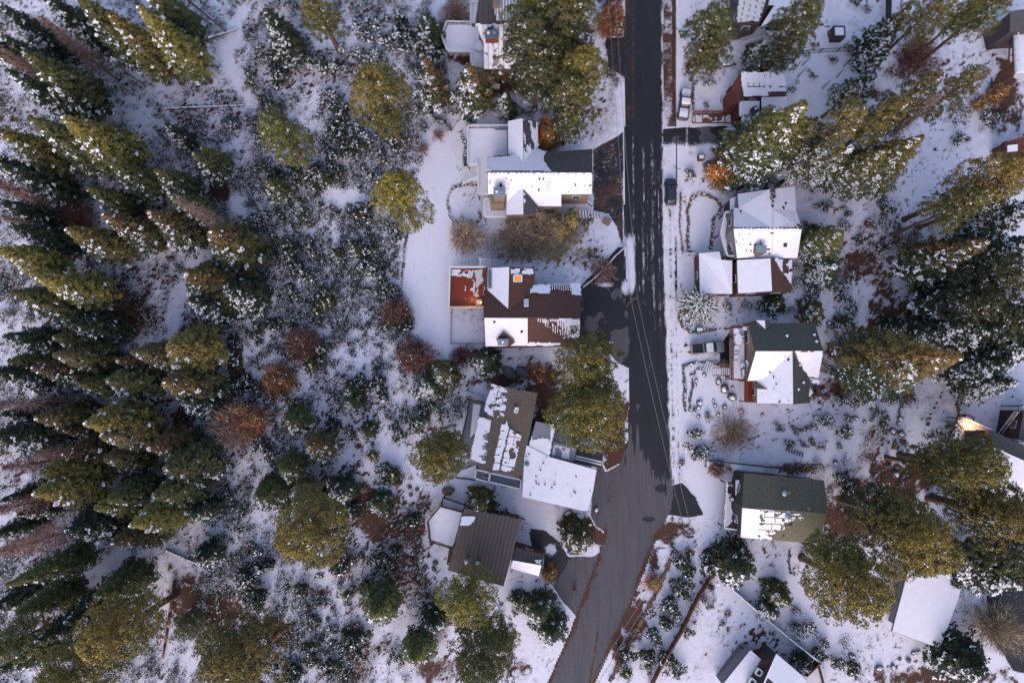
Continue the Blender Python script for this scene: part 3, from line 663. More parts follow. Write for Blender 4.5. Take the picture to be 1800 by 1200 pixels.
# left forest and slope: firs given by their tips
FIRS = [
 # top left
 ('fir_gold', 242, 10, 26, 3.0), ('fir_gold', 187, 18, 25, 2.9), ('fir_olive', 128, -14, 25, 3.2), ('fir_dark', 60, -25, 22, 2.8), ('fir_dark', 0, 8, 19, 2.8), ('fir_olive', 38, 88, 24, 3.1),
 ('fir_dark', 8, 120, 22, 2.6), ('fir_gold', 110, 205, 24, 3.6), ('fir_olive', 48, 205, 24, 3.2), ('fir_gold', -5, 228, 21, 3.0), ('fir_dark', -40, 270, 20, 2.6),
 ('fir_dark', 288, 216, 11, 1.7), ('fir_olive', 352, 258, 12, 1.7), ('fir_dark', 0, 60, 19, 2.6), 
 ('fir_olive', 190, 285, 18, 2.6), ('fir_dark', 0, 290, 20, 2.6), ('fir_dark', -40, 60, 22, 3), ('fir_olive', 240, -45, 24, 2.8),
 # second band
 ('fir_olive', 150, 328, 18, 2.5), ('fir_tip', 178, 377, 19, 2.8), ('fir_tip', 259, 372, 19, 3.0), ('fir_olive', 300, 344, 16, 2.4), ('fir_olive', 272, 298, 16, 2.5), ('fir_olive', 338, 268, 14, 2.0),
 ('fir_gold', 115, 402, 21, 2.7), ('fir_dark', 0, 355, 17, 2.8), ('fir_dark', 15, 395, 18, 2.6), ('fir_tip', 368, 408, 17, 4.0), ('fir_tip', 325, 480, 17, 3.8), ('fir_dark', 330, 526, 15, 2.6),
 ('fir_gold', -10, 437, 20, 2.7), ('fir_gold', 62, 487, 23, 2.9), ('fir_olive', 20, 514, 21, 2.9), ('fir_dark', 108, 566, 17, 2.4),
 ('fir_olive', 92, 592, 16, 2.4), ('fir_brown', 93, 623, 17, 2.8), ('fir_dark', 5, 590, 17, 2.5), ('fir_olive', 14, 634, 14, 2.3), ('fir_tip', 53, 647, 18, 2.6),
 ('fir_dark', -20, 655, 17, 2.7), ('fir_tip', 204, 633, 15, 2.4), ('fir_brown', 230, 618, 17, 2.6), ('fir_gold', 296, 610, 17, 4.0), ('fir_olive', 187, 668, 17, 3.3),
 ('fir_tip', 286, 673, 18, 3.5), ('fir_dark', 322, 706, 12, 2.8), ('fir_olive', 137, 675, 12, 2.0), ('fir_tip', 60, 735, 17, 2.6), ('fir_tip', 110, 757, 11, 1.8),
 ('fir_gold', 149, 744, 21, 3.4), ('fir_brown', 180, 768, 17, 3.4), ('fir_tip', 258, 787, 17, 2.8), ('fir_olive', 290, 824, 17, 3.9), ('fir_tip', 107, 800, 16, 2.9), ('fir_gold', 70, 830, 19, 3.0),
 ('fir_brown', 185, 808, 13, 2.7), ('fir_gold', 58, 868, 21, 3.4), ('fir_dark', -25, 770, 19, 3.2), ('fir_dark', 0, 728, 15, 2.3), 
 ('fir_olive', 190, 880, 17, 2.7), ('fir_olive', 268, 872, 18, 3.0), ('fir_gold', 166, 894, 17, 2.4), ('fir_dark', 114, 935, 17, 3.3), ('fir_gold', 228, 924, 20, 2.9), ('fir_tip', 195, 955, 17, 2.6),
 ('fir_olive', 8, 1030, 24, 2.3), ('fir_olive', 165, 1048, 17, 2.8), ('fir_olive', 28, 1078, 18, 2.3), ('fir_dark', -15, 1070, 14, 3.0), ('fir_dark', 112, 1096, 18, 2.8), 
 ('fir_dark', 0, 880, 14, 2.0), ('fir_dark', -10, 940, 12, 2.2), ('fir_dark', 0, 1180, 18, 2.8), ('fir_dark', 60, 1130, 20, 2.6), ('fir_dark', 30, 905, 10, 1.8), ('fir_dark', 330, 905, 10, 2.4), ('fir_dark', 345, 985, 7, 2.2),
 ('fir_dark', 395, 505, 14, 3.0), 
 ('fir_dark', 150, 560, 12, 2.2), 
 # middle
 ('fir_dark', 464, 12, 17, 2.7), ('pine_slim', 538, -28, 19, 3.1), ('fir_olive', 505, 740, 8, 2.6), ('fir_tip', 543, 786, 9, 2.5), ('fir_olive', 494, 826, 9, 2.4), ('fir_olive', 450, 874, 10, 2.7), ('fir_brown', 518, 878, 9, 2.7),
 ('dome_dark', 638, 758, 5, 1.7), ('dome_dark', 612, 684, 5, 2.0), ('dome_dark', 613, 706, 5, 2.0), ('fir_olive', 655, 1082, 12, 2.9), ('fir_olive', 724, 1162, 10, 2.8), ('fir_olive', 466, 315, 9, 2.0), ('fir_dark', 590, 865, 7, 2.4),
 ('dome_dark', 584, 440, 4, 1.2), ('dome_dark', 620, 432, 4, 1.5), ('fir_dark', 757, 1105, 8, 2.4), ('dome_dark', 660, 890, 5, 2.0), ('dome_dark', 560, 300, 5, 1.4),
 # house gardens, upper middle
 ('snowfir_tip', 746, 98, 16, 3.2), ('dome_dark', 748, 25, 10, 3.2), ('snowfir_tip', 824, 112, 15, 3.4), ('snowfir', 888, 164, 7, 1.9),
 ('dome_dark', 850, 633, 7, 2.7), ('dome_olive', 776, 656, 7, 2.6), ('snowfir', 756, 678, 5, 2.6), ('dome_olive', 842, 893, 8, 2.7), ('dome_olive', 1018, 955, 8, 2.9), ('dome_olive', 1010, 930, 4, 1.8),
 # right side
 ('snowfir', 1346, 70, 7, 2.2), ('snowbig', 1418, 178, 25, 5.4), ('snowbig', 1352, 222, 16, 4.4), ('star', 1240, 528, 6, 4.3), ('dome_dark', 1371, 532, 3.5, 2.0), ('dome_olive', 1443, 545, 5, 2.4), ('snowfir', 1496, 570, 3.5, 2.0),
 ('snowbig', 1482, 408, 12, 3.5), ('snowfir', 1470, 466, 7, 2.8), ('fir_big', 1694, 627, 29, 4.9), ('snowbig', 1625, 238, 20, 4.2), ('snowbig', 1560, 262, 16, 3.4), ('snowfir', 1540, 130, 9, 2.6), ('fir_dark', 1572, 60, 12, 2.4),
 ('fir_dark', 1602, 10, 16, 2.4), ('fir_tip', 1738, 424, 23, 3.6), ('fir_dark', 1826, 420, 24, 4.2), ('fir_dark', 1770, 575, 20, 3.6), ('fir_dark', 1840, 610, 22, 4), ('fir_dark', 1780, 636, 17, 3.4),
 ('snowfir', 1790, 672, 13, 3.2), ('fir_dark', 1700, 575, 16, 2.6), ('fir_dark', 1590, 575, 5, 2.0), ('dome_dark', 1310, 1010, 9, 3.9), ('dome_olive', 1388, 1060, 7, 2.5), ('snowfir', 1365, 1082, 5, 2.0),
 ('fir_dark', 1835, 355, 20, 3.4), ('fir_dark', 1735, 1185, 10, 4.0), ('fir_dark', 1810, 1030, 18, 4), ('fir_dark', 1330, 115, 6, 1.6), ('fir_dark', 1840, 560, 20, 4), ('snowfir', 1500, 255, 14, 3), ('fir_dark', 1750, 520, 20, 4),
 ('dome_dark', 950, 1085, 6, 3.0), ('dome_dark', 970, 1120, 6, 3.0), ('dome_dark', 910, 1060, 3, 1.6), ('fir_dark', 1425, 1180, 5, 1.8)]
for k, x, y, h, r in FIRS:
    big = k.startswith('fir') and h > 10
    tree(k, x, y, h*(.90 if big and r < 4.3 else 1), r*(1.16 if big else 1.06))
# pines given by the middle of the crown (three quarters up)
PINES = [('pine_gold', 664, 160, 25, 4.9), ('pine_olive', 490, 232, 22, 3.9), ('pine_gold', 698, 338, 25, 4.2), ('pine_dark', 935, 70, 22, 5.4), ('pine_olive', 1003, 20, 22, 5.2), ('pine_dark', 945, 125, 18, 4.2),
 ('pine_gold', 1025, 118, 20, 4.2), ('pine_olive', 1005, 165, 18, 3.8), ('pine_dark', 998, 212, 13, 3.0), ('pine_olive', 940, 20, 20, 4.6), ('pine_dark', 985, 80, 16, 4.0), ('pine_olive', 1255, 45, 18, 4.2), ('pine_olive', 1245, 85, 14, 3.0), ('pine_olive', 1412, 30, 22, 4.4), ('pine_dark', 1375, 90, 13, 3.2),
 ('pine_gold', 1035, 640, 20, 5.3), ('pine_gold', 1048, 722, 22, 5.6), ('pine_olive', 1010, 735, 16, 4.2), ('pine_gold', 772, 806, 20, 4.4), ('pine_gold', 540, 938, 22, 5.6),
 ('pine_gold', 822, 1060, 20, 4.5), ('pine_olive', 845, 1165, 22, 5.2), ('pine_olive', 880, 1120, 12, 3.0), ('pine_gold', 195, 1112, 24, 5.4), ('pine_gold', 120, 1185, 24, 5.0), ('pine_gold', 410, 1160, 22, 6.0), ('pine_olive', 30, 1125, 22, 3.8), ('pine_dark', 330, 1100, 5, 2.6),
 ('pine_slim', 1480, 215, 25, 3.5), ('pine_slim', 1612, 158, 24, 3.1), ('pine_slim', 1690, 150, 23, 3.0), ('pine_slim', 1560, 200, 22, 3.0), ('pine_olive', 1640, 15, 22, 3.6), ('pine_olive', 1745, 5, 24, 3.6), ('pine_olive', 1700, 20, 20, 2.8),
 ('pine_gold', 1755, 310, 30, 4.6), ('pine_olive', 1690, 360, 24, 3.6), ('pine_snow', 1735, 350, 22, 3.6), ('pine_snow', 1430, 275, 18, 4.2), ('pine_olive', 1400, 235, 20, 3.2),
 ('pine_gold', 1712, 818, 24, 6.0), ('pine_olive', 1660, 820, 20, 4.2), ('pine_gold', 1610, 945, 25, 7.0), ('pine_dark', 1560, 905, 18, 4.8), ('pine_gold', 1508, 1033, 24, 7.2), ('pine_olive', 1480, 985, 20, 4.4), ('pine_gold', 1640, 968, 22, 5.2), ('pine_gold', 1780, 905, 24, 5.4),
 ('pine_dark', 1730, 900, 18, 4.6), ('pine_dark', 1785, 985, 20, 4.6), ('pine_dark', 1720, 535, 20, 4.6), ('pine_dark', 1770, 480, 24, 5.0), ('pine_dark', 1790, 560, 22, 4.6), ('pine_olive', 790, 780, 10, 2.2), ('pine_snow', 1490, 165, 12, 2.6)]
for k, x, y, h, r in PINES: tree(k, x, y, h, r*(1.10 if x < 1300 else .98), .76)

# ------------------------------------------------------------------ bare bushes, orange shrubs
def bare(px, py, h, r, col, look, name='bare_bush', seed=1, stems=14, depth=4, leaf=None, single=False, thick=.07, nleaf=500):
    p = P(px, py, h*.5 if not single else h); e = empty(name, (p.x, p.y, 0))
    link('branches', twig_mesh('branches', h, r, col, seed, stems=stems, depth=depth, single=single, thick=thick, snow=.05), e)
    fz = np.random.default_rng(seed+500); nf = int((120 if h > 1.5 else 45)*r*r) if not single else int(40*r*h*.5)
    u = unit(fz.normal(size=(nf, 3))); u[:, 2] = np.abs(u[:, 2]); rad = fz.random((nf, 1))**.6; az = np.arctan2(u[:, 1], u[:, 0])
    if single: zc = fz.uniform(.2, 1, nf)*h; a_ = fz.uniform(0, 6.28, nf); rr = r*(1.1-zc/h)*fz.random(nf)**.6; C = np.stack([np.cos(a_)*rr, np.sin(a_)*rr, zc], 1); D = np.stack([np.cos(a_), np.sin(a_), 0*a_+.1], 1)
    else: C = u*rad*np.array([r, r, h*.95])*(.62+.62*vnoise(az*1.6+seed, u[:, 2]*2.+seed))[:, None]; D = u*np.array([1, 1, .8])
    D = unit(D+fz.normal(size=(nf, 3))*.33); Tn = unit(np.cross(D, fz.normal(size=(nf, 3)))); ln = fz.uniform(.25, .7, (nf, 1)); wd_ = fz.uniform(.03, .065, (nf, 1))
    V = np.stack([C-D*ln-Tn*wd_, C-D*ln+Tn*wd_, C+D*ln+Tn*wd_*.4, C+D*ln-Tn*wd_*.4], 1).reshape(-1, 3)
    link('twigs', npmesh('twigs', V, np.arange(4*nf).reshape(nf, 4), M['foliage'], fcol=np.concatenate([np.clip(np.array(col)*(.55+1.0*fz.random((nf, 1))), .004, 1), np.ones((nf, 1))], 1)), e)
    if leaf is not None:
        link('foliage', bush_crown(h, r*.8, leaf, .08, seed, n=nleaf, size=.27), e)
    auto(e, look, name.replace('_', ' '), px, py, 'bare and autumn bushes'); return e
MAR, TANC, PINK, ORG = (.19, .085, .070), (.40, .30, .21), (.30, .19, .16), (.38, .16, .06)
OL = (np.array([.30, .115, .035]), np.array([.42, .17, .03])); YL = (np.array([.30, .20, .05]), np.array([.24, .15, .03])); OL2 = (np.array([.50, .20, .025]), np.array([.62, .28, .03])); YL2 = (np.array([.42, .27, .05]), np.array([.34, .22, .04])); RL = (np.array([.22, .105, .065]), np.array([.16, .08, .065]))
BARE = [(698, 548, 4, 3.2, MAR, 'reddish leafless thicket', RL, 180), (728, 626, 4.5, 3.8, MAR, 'large maroon leafless bush', RL, 400), (534, 605, 6, 3.6, MAR, 'maroon leafless tree', RL, 120), (488, 668, 5, 3.3, ORG, 'orange brown autumn bush', (np.array([.30, .13, .06]), np.array([.22, .10, .06])), 420),
 (405, 750, 8, 4.6, PINK, 'big tangled purple grey bare tree', None, 0), (438, 740, 7, 3.0, ORG, 'bright orange leafy autumn tree', OL, 650), (196, 548, 7, 4.2, MAR, 'wide maroon leafless tree', None, 0), (118, 385, 7, 3.8, MAR, 'dark red leafless tree', RL, 200),
 (818, 412, 4, 3.6, TANC, 'pale tan leafless bush', None, 0), (912, 408, 7, 3.8, TANC, 'tan leafless tree by the chimney house', None, 0), (962, 395, 7, 4.2, TANC, 'spreading tan leafless tree', None, 0), (997, 402, 5, 3.0, TANC, 'yellow leaved shrub', YL2, 1000),
 (967, 234, 5, 3.4, ORG, 'bright orange shrub beside the roof', OL2, 1300), (940, 656, 2, 1.7, ORG, 'small round orange shrub', OL, 420), (1268, 298, 5, 3.3, ORG, 'bright orange shrub below the cabin', OL2, 1300), (845, 140, 6, 2.6, TANC, 'pale leafless tree beside the deck', None, 0),
 (800, 15, 5, 3.2, PINK, 'leafless bush above the round table deck', None, 0), (812, 625, 3, 2.4, MAR, 'thin red leafless shrub', None, 0), (1072, 30, 6, 3.2, ORG, 'rusty orange tree by the road', (np.array([.20, .09, .03]), np.array([.14, .08, .03])), 700),
 (1262, 822, 2.5, 1.8, MAR, 'red leaved bush beside the steps', RL, 500), (1290, 757, 1.2, 4.2, TANC, 'low tan leafless bush', None, 0), (1150, 1025, 2.5, 1.9, ORG, 'tan brown roadside bush', YL, 420), (1755, 165, 4, 1.8, ORG, 'small orange leaved tree', OL, 360), (1724, 180, 3, 1.6, ORG, 'dull orange bush', YL, 300),
 (1620, 85, 7, 3.0, MAR, 'rusty bare bush under the pines', RL, 240), (1770, 1110, 8, 4.5, TANC, 'large tan leafless tree', None, 0), (1600, 600, 1.2, 2.2, ORG, 'orange groundcover shrub', OL, 260), (1010, 560+475, 1, .5, MAR, 'tiny red shrub', None, 0), (1430, 690, 2, 1.4, MAR, 'dark red twiggy shrub', RL, 120),
 (1062, 475, 2.5, 2.4, PINK, 'bare shrub at the drive wall', None, 0), (1320, 80, 1.5, 1.0, TANC, 'small dry shrub', None, 0), (965, 1010, 3, 1.6, ORG, 'olive brown bush at the drive', YL, 300), (770, 235, 2.5, 1.2, PINK, 'brown dry grass clump', None, 0), (742, 260, 2, 1.2, PINK, 'brown leafless shrub', None, 0)]
for i, (x, y, h, r, c, lk, lf, nl) in enumerate(BARE):
    bare(x, y, h, r, c, lk, 'autumn_shrub' if lf is not None and nl > 250 else 'bare_bush', 50+i, stems=16 if r > 2.5 else 9, depth=4 if r > 1.5 else 3, leaf=lf, nleaf=int(nl*2.2))
for i, (x, y, h, r, c) in enumerate([(-10, 320, 18, 2.8, (.22, .13, .10)), (-6, 85, 20, 3.2, (.25, .16, .13)), (312, 350, 20, 2.0, (.26, .18, .15)), (-30, 710, 20, 2.2, (.20, .13, .12)), (4, 822, 14, 2.6, (.28, .17, .14)), (-8, 972, 20, 3.6, (.28, .17, .13)),
                                      (-20, 900, 17, 2.4, (.24, .15, .12)), (1655, 165, 20, 2.6, (.20, .15, .13)), (70, 30, 20, 2.4, (.22, .13, .11)), (60, 800, 12, 2.4, (.27, .17, .15)), (5, 380, 14, 2.2, (.2, .12, .1))]):
    bare(x, y, h, r, c, 'dead leafless conifer with pale pinkish twigs', 'dead_tree', 90+i, stems=18, single=True, thick=.09)

# ------------------------------------------------------------------ small evergreen shrubs, each its own thing
SHM = {'s': [bush_crown(1.2, 1.2, (DARK, GREEN), .42, s, 420, .26) for s in (1, 2, 3)], 'd': [bush_crown(1.3, 1.2, (DARK*.9, GREEN*.8), .14, s, 460, .28) for s in (4, 5, 6)],
       'g': [bush_crown(1.1, 1.2, (DARK*1.6, np.array([.09, .09, .095])), .40, s, 380, .22) for s in (7, 8)], 'o': [bush_crown(1.2, 1.2, (GREEN, OLIVE*.8), .12, s, 420, .26) for s in (9, 10)],
       'r': [bush_crown(1.0, 1.2, (BROWN, np.array([.16, .05, .035])), .22, s, 320, .24) for s in (11, 12)]}
ST_SH = twig_mesh('stems', 1.0, 1.0, (.07, .045, .035), 5, stems=6, depth=2)
SLOOK = {'s': 'snow dusted green shrub', 'd': 'dark green shrub', 'g': 'grey green snowy shrub', 'o': 'olive shrub', 'r': 'rusty red shrub'}
def shrub(k, px, py, r, h=None):
    i = _cnt.get('sh'+k, 0); _cnt['sh'+k] = i+1; me = SHM[k][i % len(SHM[k])]; p = P(px, py, (h or r)*.4)
    e = empty('evergreen_shrub' if k in 'sdgo' else 'red_shrub', (p.x, p.y, 0)); e.rotation_euler = (0, 0, rnd.uniform(-.6, .6)); s = (r/1.2, r/1.2*rnd.uniform(.8, 1.2), (h or r*.9)/1.2)
    c = link('foliage', me, e); c.scale = s; c = link('stems', ST_SH, e); c.scale = s
    auto(e, SLOOK[k], 'shrub', px, py, 'low shrubs in the snow'); return e
SH = [('s', 1388, 780, 1.3), ('s', 1370, 752, .9), ('s', 1430, 750, 1.3), ('s', 1450, 740, 1.2), ('d', 1400, 756, 1.0), ('s', 1413, 781, .9), ('d', 1427, 777, .9), ('s', 1448, 787, .9), ('g', 1476, 783, .9), ('s', 1485, 760, 1.9), ('g', 1460, 745, 1.8), ('g', 1492, 735, 1.4),
 ('s', 1540, 720, 1.1), ('s', 1538, 730, 1.0), ('o', 1551, 745, 1.5), ('d', 1567, 700, 1.3), ('g', 1500, 710, 1.7), ('g', 1475, 700, 1.2), ('g', 1445, 822, 1.1), ('g', 1475, 835, 1.8), ('d', 1490, 850, 1.5), ('d', 1500, 865, 1.5), ('s', 1220, 762, 1.6), ('s', 1225, 795, 1.7), ('s', 1240, 790, 1.5),
 ('s', 1198, 813, .9), ('r', 1243, 732, 1.0), ('g', 1282, 968, 1.7), ('d', 1297, 978, .6), ('r', 1270, 982, .8), ('d', 1195, 985, 1.6), ('d', 1240, 985, 1.5), ('d', 1205, 1000, 1.6), ('o', 1212, 970, 1.3), ('d', 1190, 1040, 1.9), ('d', 1180, 1070, 1.9), ('d', 1165, 1090, 1.8), ('d', 1205, 1030, 1.4),
 ('d', 1150, 1120, 1.8), ('d', 1130, 1150, 1.9), ('d', 1100, 1150, 1.8), ('d', 1175, 1160, 1.8), ('s', 1190, 1180, 1.6), ('o', 1140, 1170, 1.3), ('o', 1100, 1180, 1.6), ('d', 1245, 1030, 1.0), ('r', 1238, 1055, 1.1), ('s', 1253, 1067, .8), ('r', 1278, 1080, .8), ('s', 1270, 1096, .7), ('d', 1208, 1110, 1.2),
 ('g', 1400, 1100, 1.7), ('g', 1430, 1110, 2.0), ('g', 1450, 1130, 1.6), ('g', 1405, 1075, 1.2), ('d', 1440, 1150, 1.5), ('s', 1470, 1165, 1.3), ('d', 1495, 1170, 1.5), ('s', 1250, 145, 1.2), ('s', 1221, 147, .7), ('g', 1242, 185, .8), ('s', 1428, 132, .9), ('s', 1395, 158, .9), ('s', 1465, 105, 1.2), ('g', 1525, 20, 1.1),
 ('g', 1495, 85, 1.5), ('s', 1520, 75, 1.4), ('g', 1535, 65, 1.4), ('g', 1415, 22, .7), ('d', 1505, 5, 1.0), ('g', 1255, 105, 1.9), ('s', 1365, 112, 1.3), ('s', 1375, 118, 1.0), ('s', 920, 196, 1.1), ('s', 940, 192, 1.3), ('s', 960, 194, 1.2), ('s', 978, 192, 1.0), ('d', 905, 200, .9), ('s', 780, 215, 1.3), ('g', 790, 225, 1.0),
 ('o', 1030, 393, 1.3), ('g', 1025, 380, .7), ('g', 1340, 540, 1.6), ('g', 1318, 540, 1.5), ('g', 1282, 540, 1.4), ('g', 1395, 545, 1.0), ('s', 1420, 530, 1.6), ('g', 1430, 510, 2.2), ('g', 1410, 500, 1.6), ('s', 1478, 520, 1.7), ('s', 1490, 500, 1.6), ('g', 1500, 545, 2.0), ('s', 1460, 575, .8), ('g', 1402, 473, 1.2), ('d', 1427, 400, 1.2),
 ('s', 1450, 362, 1.3), ('g', 1422, 325, .9), ('s', 1485, 365, .7), ('o', 1490, 375, 1.0), ('g', 1490, 400, 1.5), ('s', 1550, 345, 1.5), ('g', 1570, 330, 1.2), ('d', 1555, 370, 1.6), ('g', 1560, 395, 1.7), ('s', 1580, 400, 1.2), ('d', 1510, 422, 1.1), ('r', 1545, 440, 1.7), ('r', 1525, 395, 1.3), ('s', 1690, 240, 1.5), ('s', 1700, 245, 1.0),
 ('g', 1740, 205, 1.9), ('s', 1760, 205, 1.4), ('d', 1737, 216, 1.1), ('g', 1700, 200, 1.6), ('g', 1215, 305, 1.5), ('r', 1240, 295, .7), ('g', 1345, 1020, .5), ('d', 1363, 1018, .5), ('o', 1220, 720, .5), ('s', 1355, 95, 1.2), ('g', 770, 720, 1.1), ('s', 765, 690, 1.6), ('d', 748, 730, 1.3),
 ('d', 690, 965, 1.5), ('o', 635, 975, .9), ('o', 650, 893, 1.0), ('s', 825, 215, 1.1), ('d', 640, 1120, 1.6), ('r', 625, 1100, 1.3), ('d', 670, 1040, 2.0), ('d', 640, 1035, 2.0), ('d', 660, 985, 1.8), ('d', 680, 985, 1.6), ('r', 605, 990, 2.2), ('d', 590, 1000, 2.2), ('r', 618, 985, 1.4),
 ('o', 545, 1165, 1.1), ('d', 630, 1150, 1.4), ('d', 605, 1140, 1.4), ('d', 605, 1110, 1.1), ('r', 627, 1105, 1.0), ('d', 575, 1170, 1.8), ('d', 545, 1150, 1.6), ('r', 435, 963, 1.1), ('r', 583, 1140, 1.0), ('d', 505, 1175, 1.8), ('r', 690, 880, 1.3), ('o', 910, 1065, .6), ('d', 905, 1078, .6), ('d', 600, 240, 1.8), ('d', 610, 260, 1.8), ('d', 585, 275, 2.0),
 ('d', 590, 230, 1.8), ('d', 640, 250, 1.3), ('d', 690, 250, 2.0), ('r', 710, 245, 1.5), ('d', 670, 270, 1.4), ('s', 590, 115, 2.0), ('s', 655, 40, 2.0), ('s', 640, 60, 2.0), ('s', 700, 60, 2.2), ('s', 720, 70, 2.0), ('s', 690, 80, 2.0), ('s', 735, 55, 1.8), ('d', 700, 40, 1.6), ('g', 585, 50, 1.7), ('g', 600, 85, 1.3), ('g', 720, 90, 2.0), ('g', 735, 125, 1.8)]
for a in SH: shrub(*a)
# dark shrubs scattered over the slope
n = 0; tries = 0
while n < 190 and tries < 9000:
    tries += 1
    px, py = rnd.uniform(400, 770), rnd.uniform(0, 1200)
    if not inpoly(np.array([px]), np.array([py]), WILD)[0]: continue
    if any(seg_dist(np.array([px]), np.array([py]), pts)[0] < rr+4 for pts, rr in PATHS): continue
    v = float(fbm(np.array([px]), np.array([py]), .022)[0])
    if v < .45: continue
    kk = 'g' if (py < 300 or (px < 470 and py < 430)) and rnd.random() < .75 else rnd.choice('dddso')
    if py > 960 and px < 590: kk = rnd.choice('dddds')
    if py > 860 and px > 640 and rnd.random() < .7: continue
    shrub(kk, px, py, rnd.uniform(.8, 2.4)); n += 1

# ------------------------------------------------------------------ the brush and twigs that cover the slope: stuff
def brush(name, n, fn, size, seed):
    q = np.random.default_rng(seed); px = q.uniform(-20, 1820, n*8); py = q.uniform(-20, 1220, n*8); d, cdark = fn(px, py, q)
    k = np.nonzero(q.random(len(px)) < d)[0][:n]; px, py, cd = px[k], py[k], cdark[k]
    x, y = toworld(px, py, 0); m = 28
    sp_ = np.repeat(q.uniform(.14, .5, len(x)), m); cx = np.repeat(x, m)+q.normal(size=len(x)*m)*sp_; cy = np.repeat(y, m)+q.normal(size=len(x)*m)*sp_; cz = np.abs(q.normal(size=len(cx)))*.38+.08+.2*fbm(cx, cy, .22)-.1
    N = q.normal(size=(len(cx), 3))*.6; N[:, 2] += 1; c = np.repeat(cd, m)[:, None]
    base = DARK*1.2*c+np.array([.060, .056, .054])*(1-c); kind = (q.random(len(x)) < .45); cl = np.repeat(kind, m); tint = q.random((len(x), 1)); tint = np.repeat(tint, m, 0)
    col = (base*(.7+.6*q.random((len(cx), 1)))+np.where(tint > .93, BROWN*.7, 0))
    sn = q.random(len(cx)) < np.where(cl, .08, .24)+.15*(1-c[:, 0]); col = col*np.where(cl, 1.25, .9)[:, None]
    me = mesh_leaves(name, np.stack([cx, cy, cz], 1), unit(N), q.uniform(.6, 1.3, len(cx))*size, .6, np.clip(col, .004, 1), sn, q)
    o = link(name, me); o['kind'] = 'stuff'; return o
def slope_density(px, py, q):
    wild = inpoly(px, py, WILD); pth = np.zeros_like(px)
    for pts, r in PATHS: pth = np.maximum(pth, 1-sstep(r*.7, r*1.2, seg_dist(px, py, pts)))
    v = .5*fbm(px+py*.3, py-px*.2, .022, 3)+.5*fbm(px+70, py, .11, 2); d = wd = np.where(wild, 1., 0.)*(1-pth)*(.04+.96*sstep(.43, .55, v))
    dense = sstep(280, 330, py)*(1-sstep(560, 640, py))*sstep(400, 440, px); d = np.maximum(d, dense*wild*(1-pth)*(.3+.7*sstep(.38, .5, v)))
    d *= np.where(px < 380, .5, 1.0)*np.where((py > 740) & (px > 620), .35, 1.0)*np.where((py > 640) & (px > 440), .75, 1.0)
    cd = np.clip(.35+.65*sstep(250, 330, py)+.3*(px < 330)-.5*(px < 480)*(px > 380)*(py > 300)*(py < 430)+.5*(fbm(px+300, py, .05, 2)-.5), 0, 1)
    return d, cd
brush('slope_brush', 12000, slope_density, .24, 3)
def east_density(px, py, q):
    v = fbm(px+500, py, .04, 3)
    reg_ = np.zeros_like(px)
    for cx, cy, rx, ry, s in [(1440, 500, 45, 40, .9), (1560, 400, 60, 70, .6), (1500, 560, 70, 50, .5), (1600, 130, 40, 70, .5), (1740, 205, 60, 30, .5), (1420, 1120, 50, 50, .7), (1190, 1080, 55, 110, .6), (1480, 1150, 60, 40, .6),
                             (1480, 800, 90, 80, .22), (1560, 860, 60, 40, .6), (1230, 960, 60, 30, .35), (1540, 30, 60, 60, .3), (1290, 780, 80, 30, .25), (1700, 600, 100, 60, .5), (1210, 20, 20, 40, .3), (1700, 1060, 60, 50, .6)]:
        reg_ = np.maximum(reg_, s*(1-sstep(.5, 1.2, np.hypot((px-cx)/rx, (py-cy)/ry))))
    return reg_*sstep(.35, .6, v)*.8, .45+0*px
brush('garden_brush', 2300, east_density, .24, 4)
# dry grass blades poking through the snow between the two middle houses
q = np.random.default_rng(8); npx = q.normal(925, 60, 5200); npy = q.normal(436, 20, 5200); k = (npx > 810) & (npx < 1072) & (npy > 385) & (npy < 465+(npx > 945)*20); xx, yy = toworld(npx[k], npy[k])
me = mesh_leaves('dry_grass', np.stack([xx, yy, q.uniform(.03, .25, len(xx))], 1), unit(q.normal(size=(len(xx), 3))+[0, 0, 1]), q.uniform(.12, .3, len(xx)), .35, np.array([.26, .20, .10])*(.6+.8*q.random((len(xx), 1))), q.random(len(xx)) < .1, q)
o = link('dry_grass', me); o['kind'] = 'stuff'

# ------------------------------------------------------------------ fallen logs and leaning dead stems
def log(p1, p2, r, look, snow=True, mt='log', z1=.3, z2=.3, name='fallen_log', single_name='log'):
    a, b = P(*p1, z1), P(*p2, z2); c = (a+b)/2; e = empty(name, (c.x, c.y, 0)); mb = MB(); d = b-a; k = 5
    for i in range(k):
        mb.tube(a+d*i/k+Vector((0, 0, 0)), a+d*(i+1)/k, r*(1-.5*i/k), r*(1-.5*(i+1)/k), 9, cap=True)
    mb.build('trunk', M[mt], e, True)
    if snow:
        mb = MB()
        for i in range(k*3):
            mb.tube(a+d*i/(k*3)+Vector((0, 0, r*.4)), a+d*(i+1.02)/(k*3)+Vector((0, 0, r*.4)), r*.8*(1-.5*i/(k*3)), r*.78*(1-.5*(i+1)/(k*3)), 7)
        mb.build('snow_cover', M['snow'], e, True)
    auto(e, look, 'log', (p1[0]+p2[0])/2, (p1[1]+p2[1])/2, 'fallen trunks'); return e
log((290, 191), (430, 185), .28, 'long thin snow covered fallen trunk'); log((346, 73), (416, 52), .30, 'pale snow covered fallen trunk'); log((291, 966), (374, 1002), .28, 'snow topped fallen trunk')
log((308, 1020), (286, 1156), .32, 'bare red brown fallen trunk', False); log((466, 1132), (520, 1095), .45, 'thick rusty fallen trunk', False); log((330, 0), (400, 58), .20, 'dark leaning dead stem', False, 'bark_grey', 9, .2, 'dead_snag')
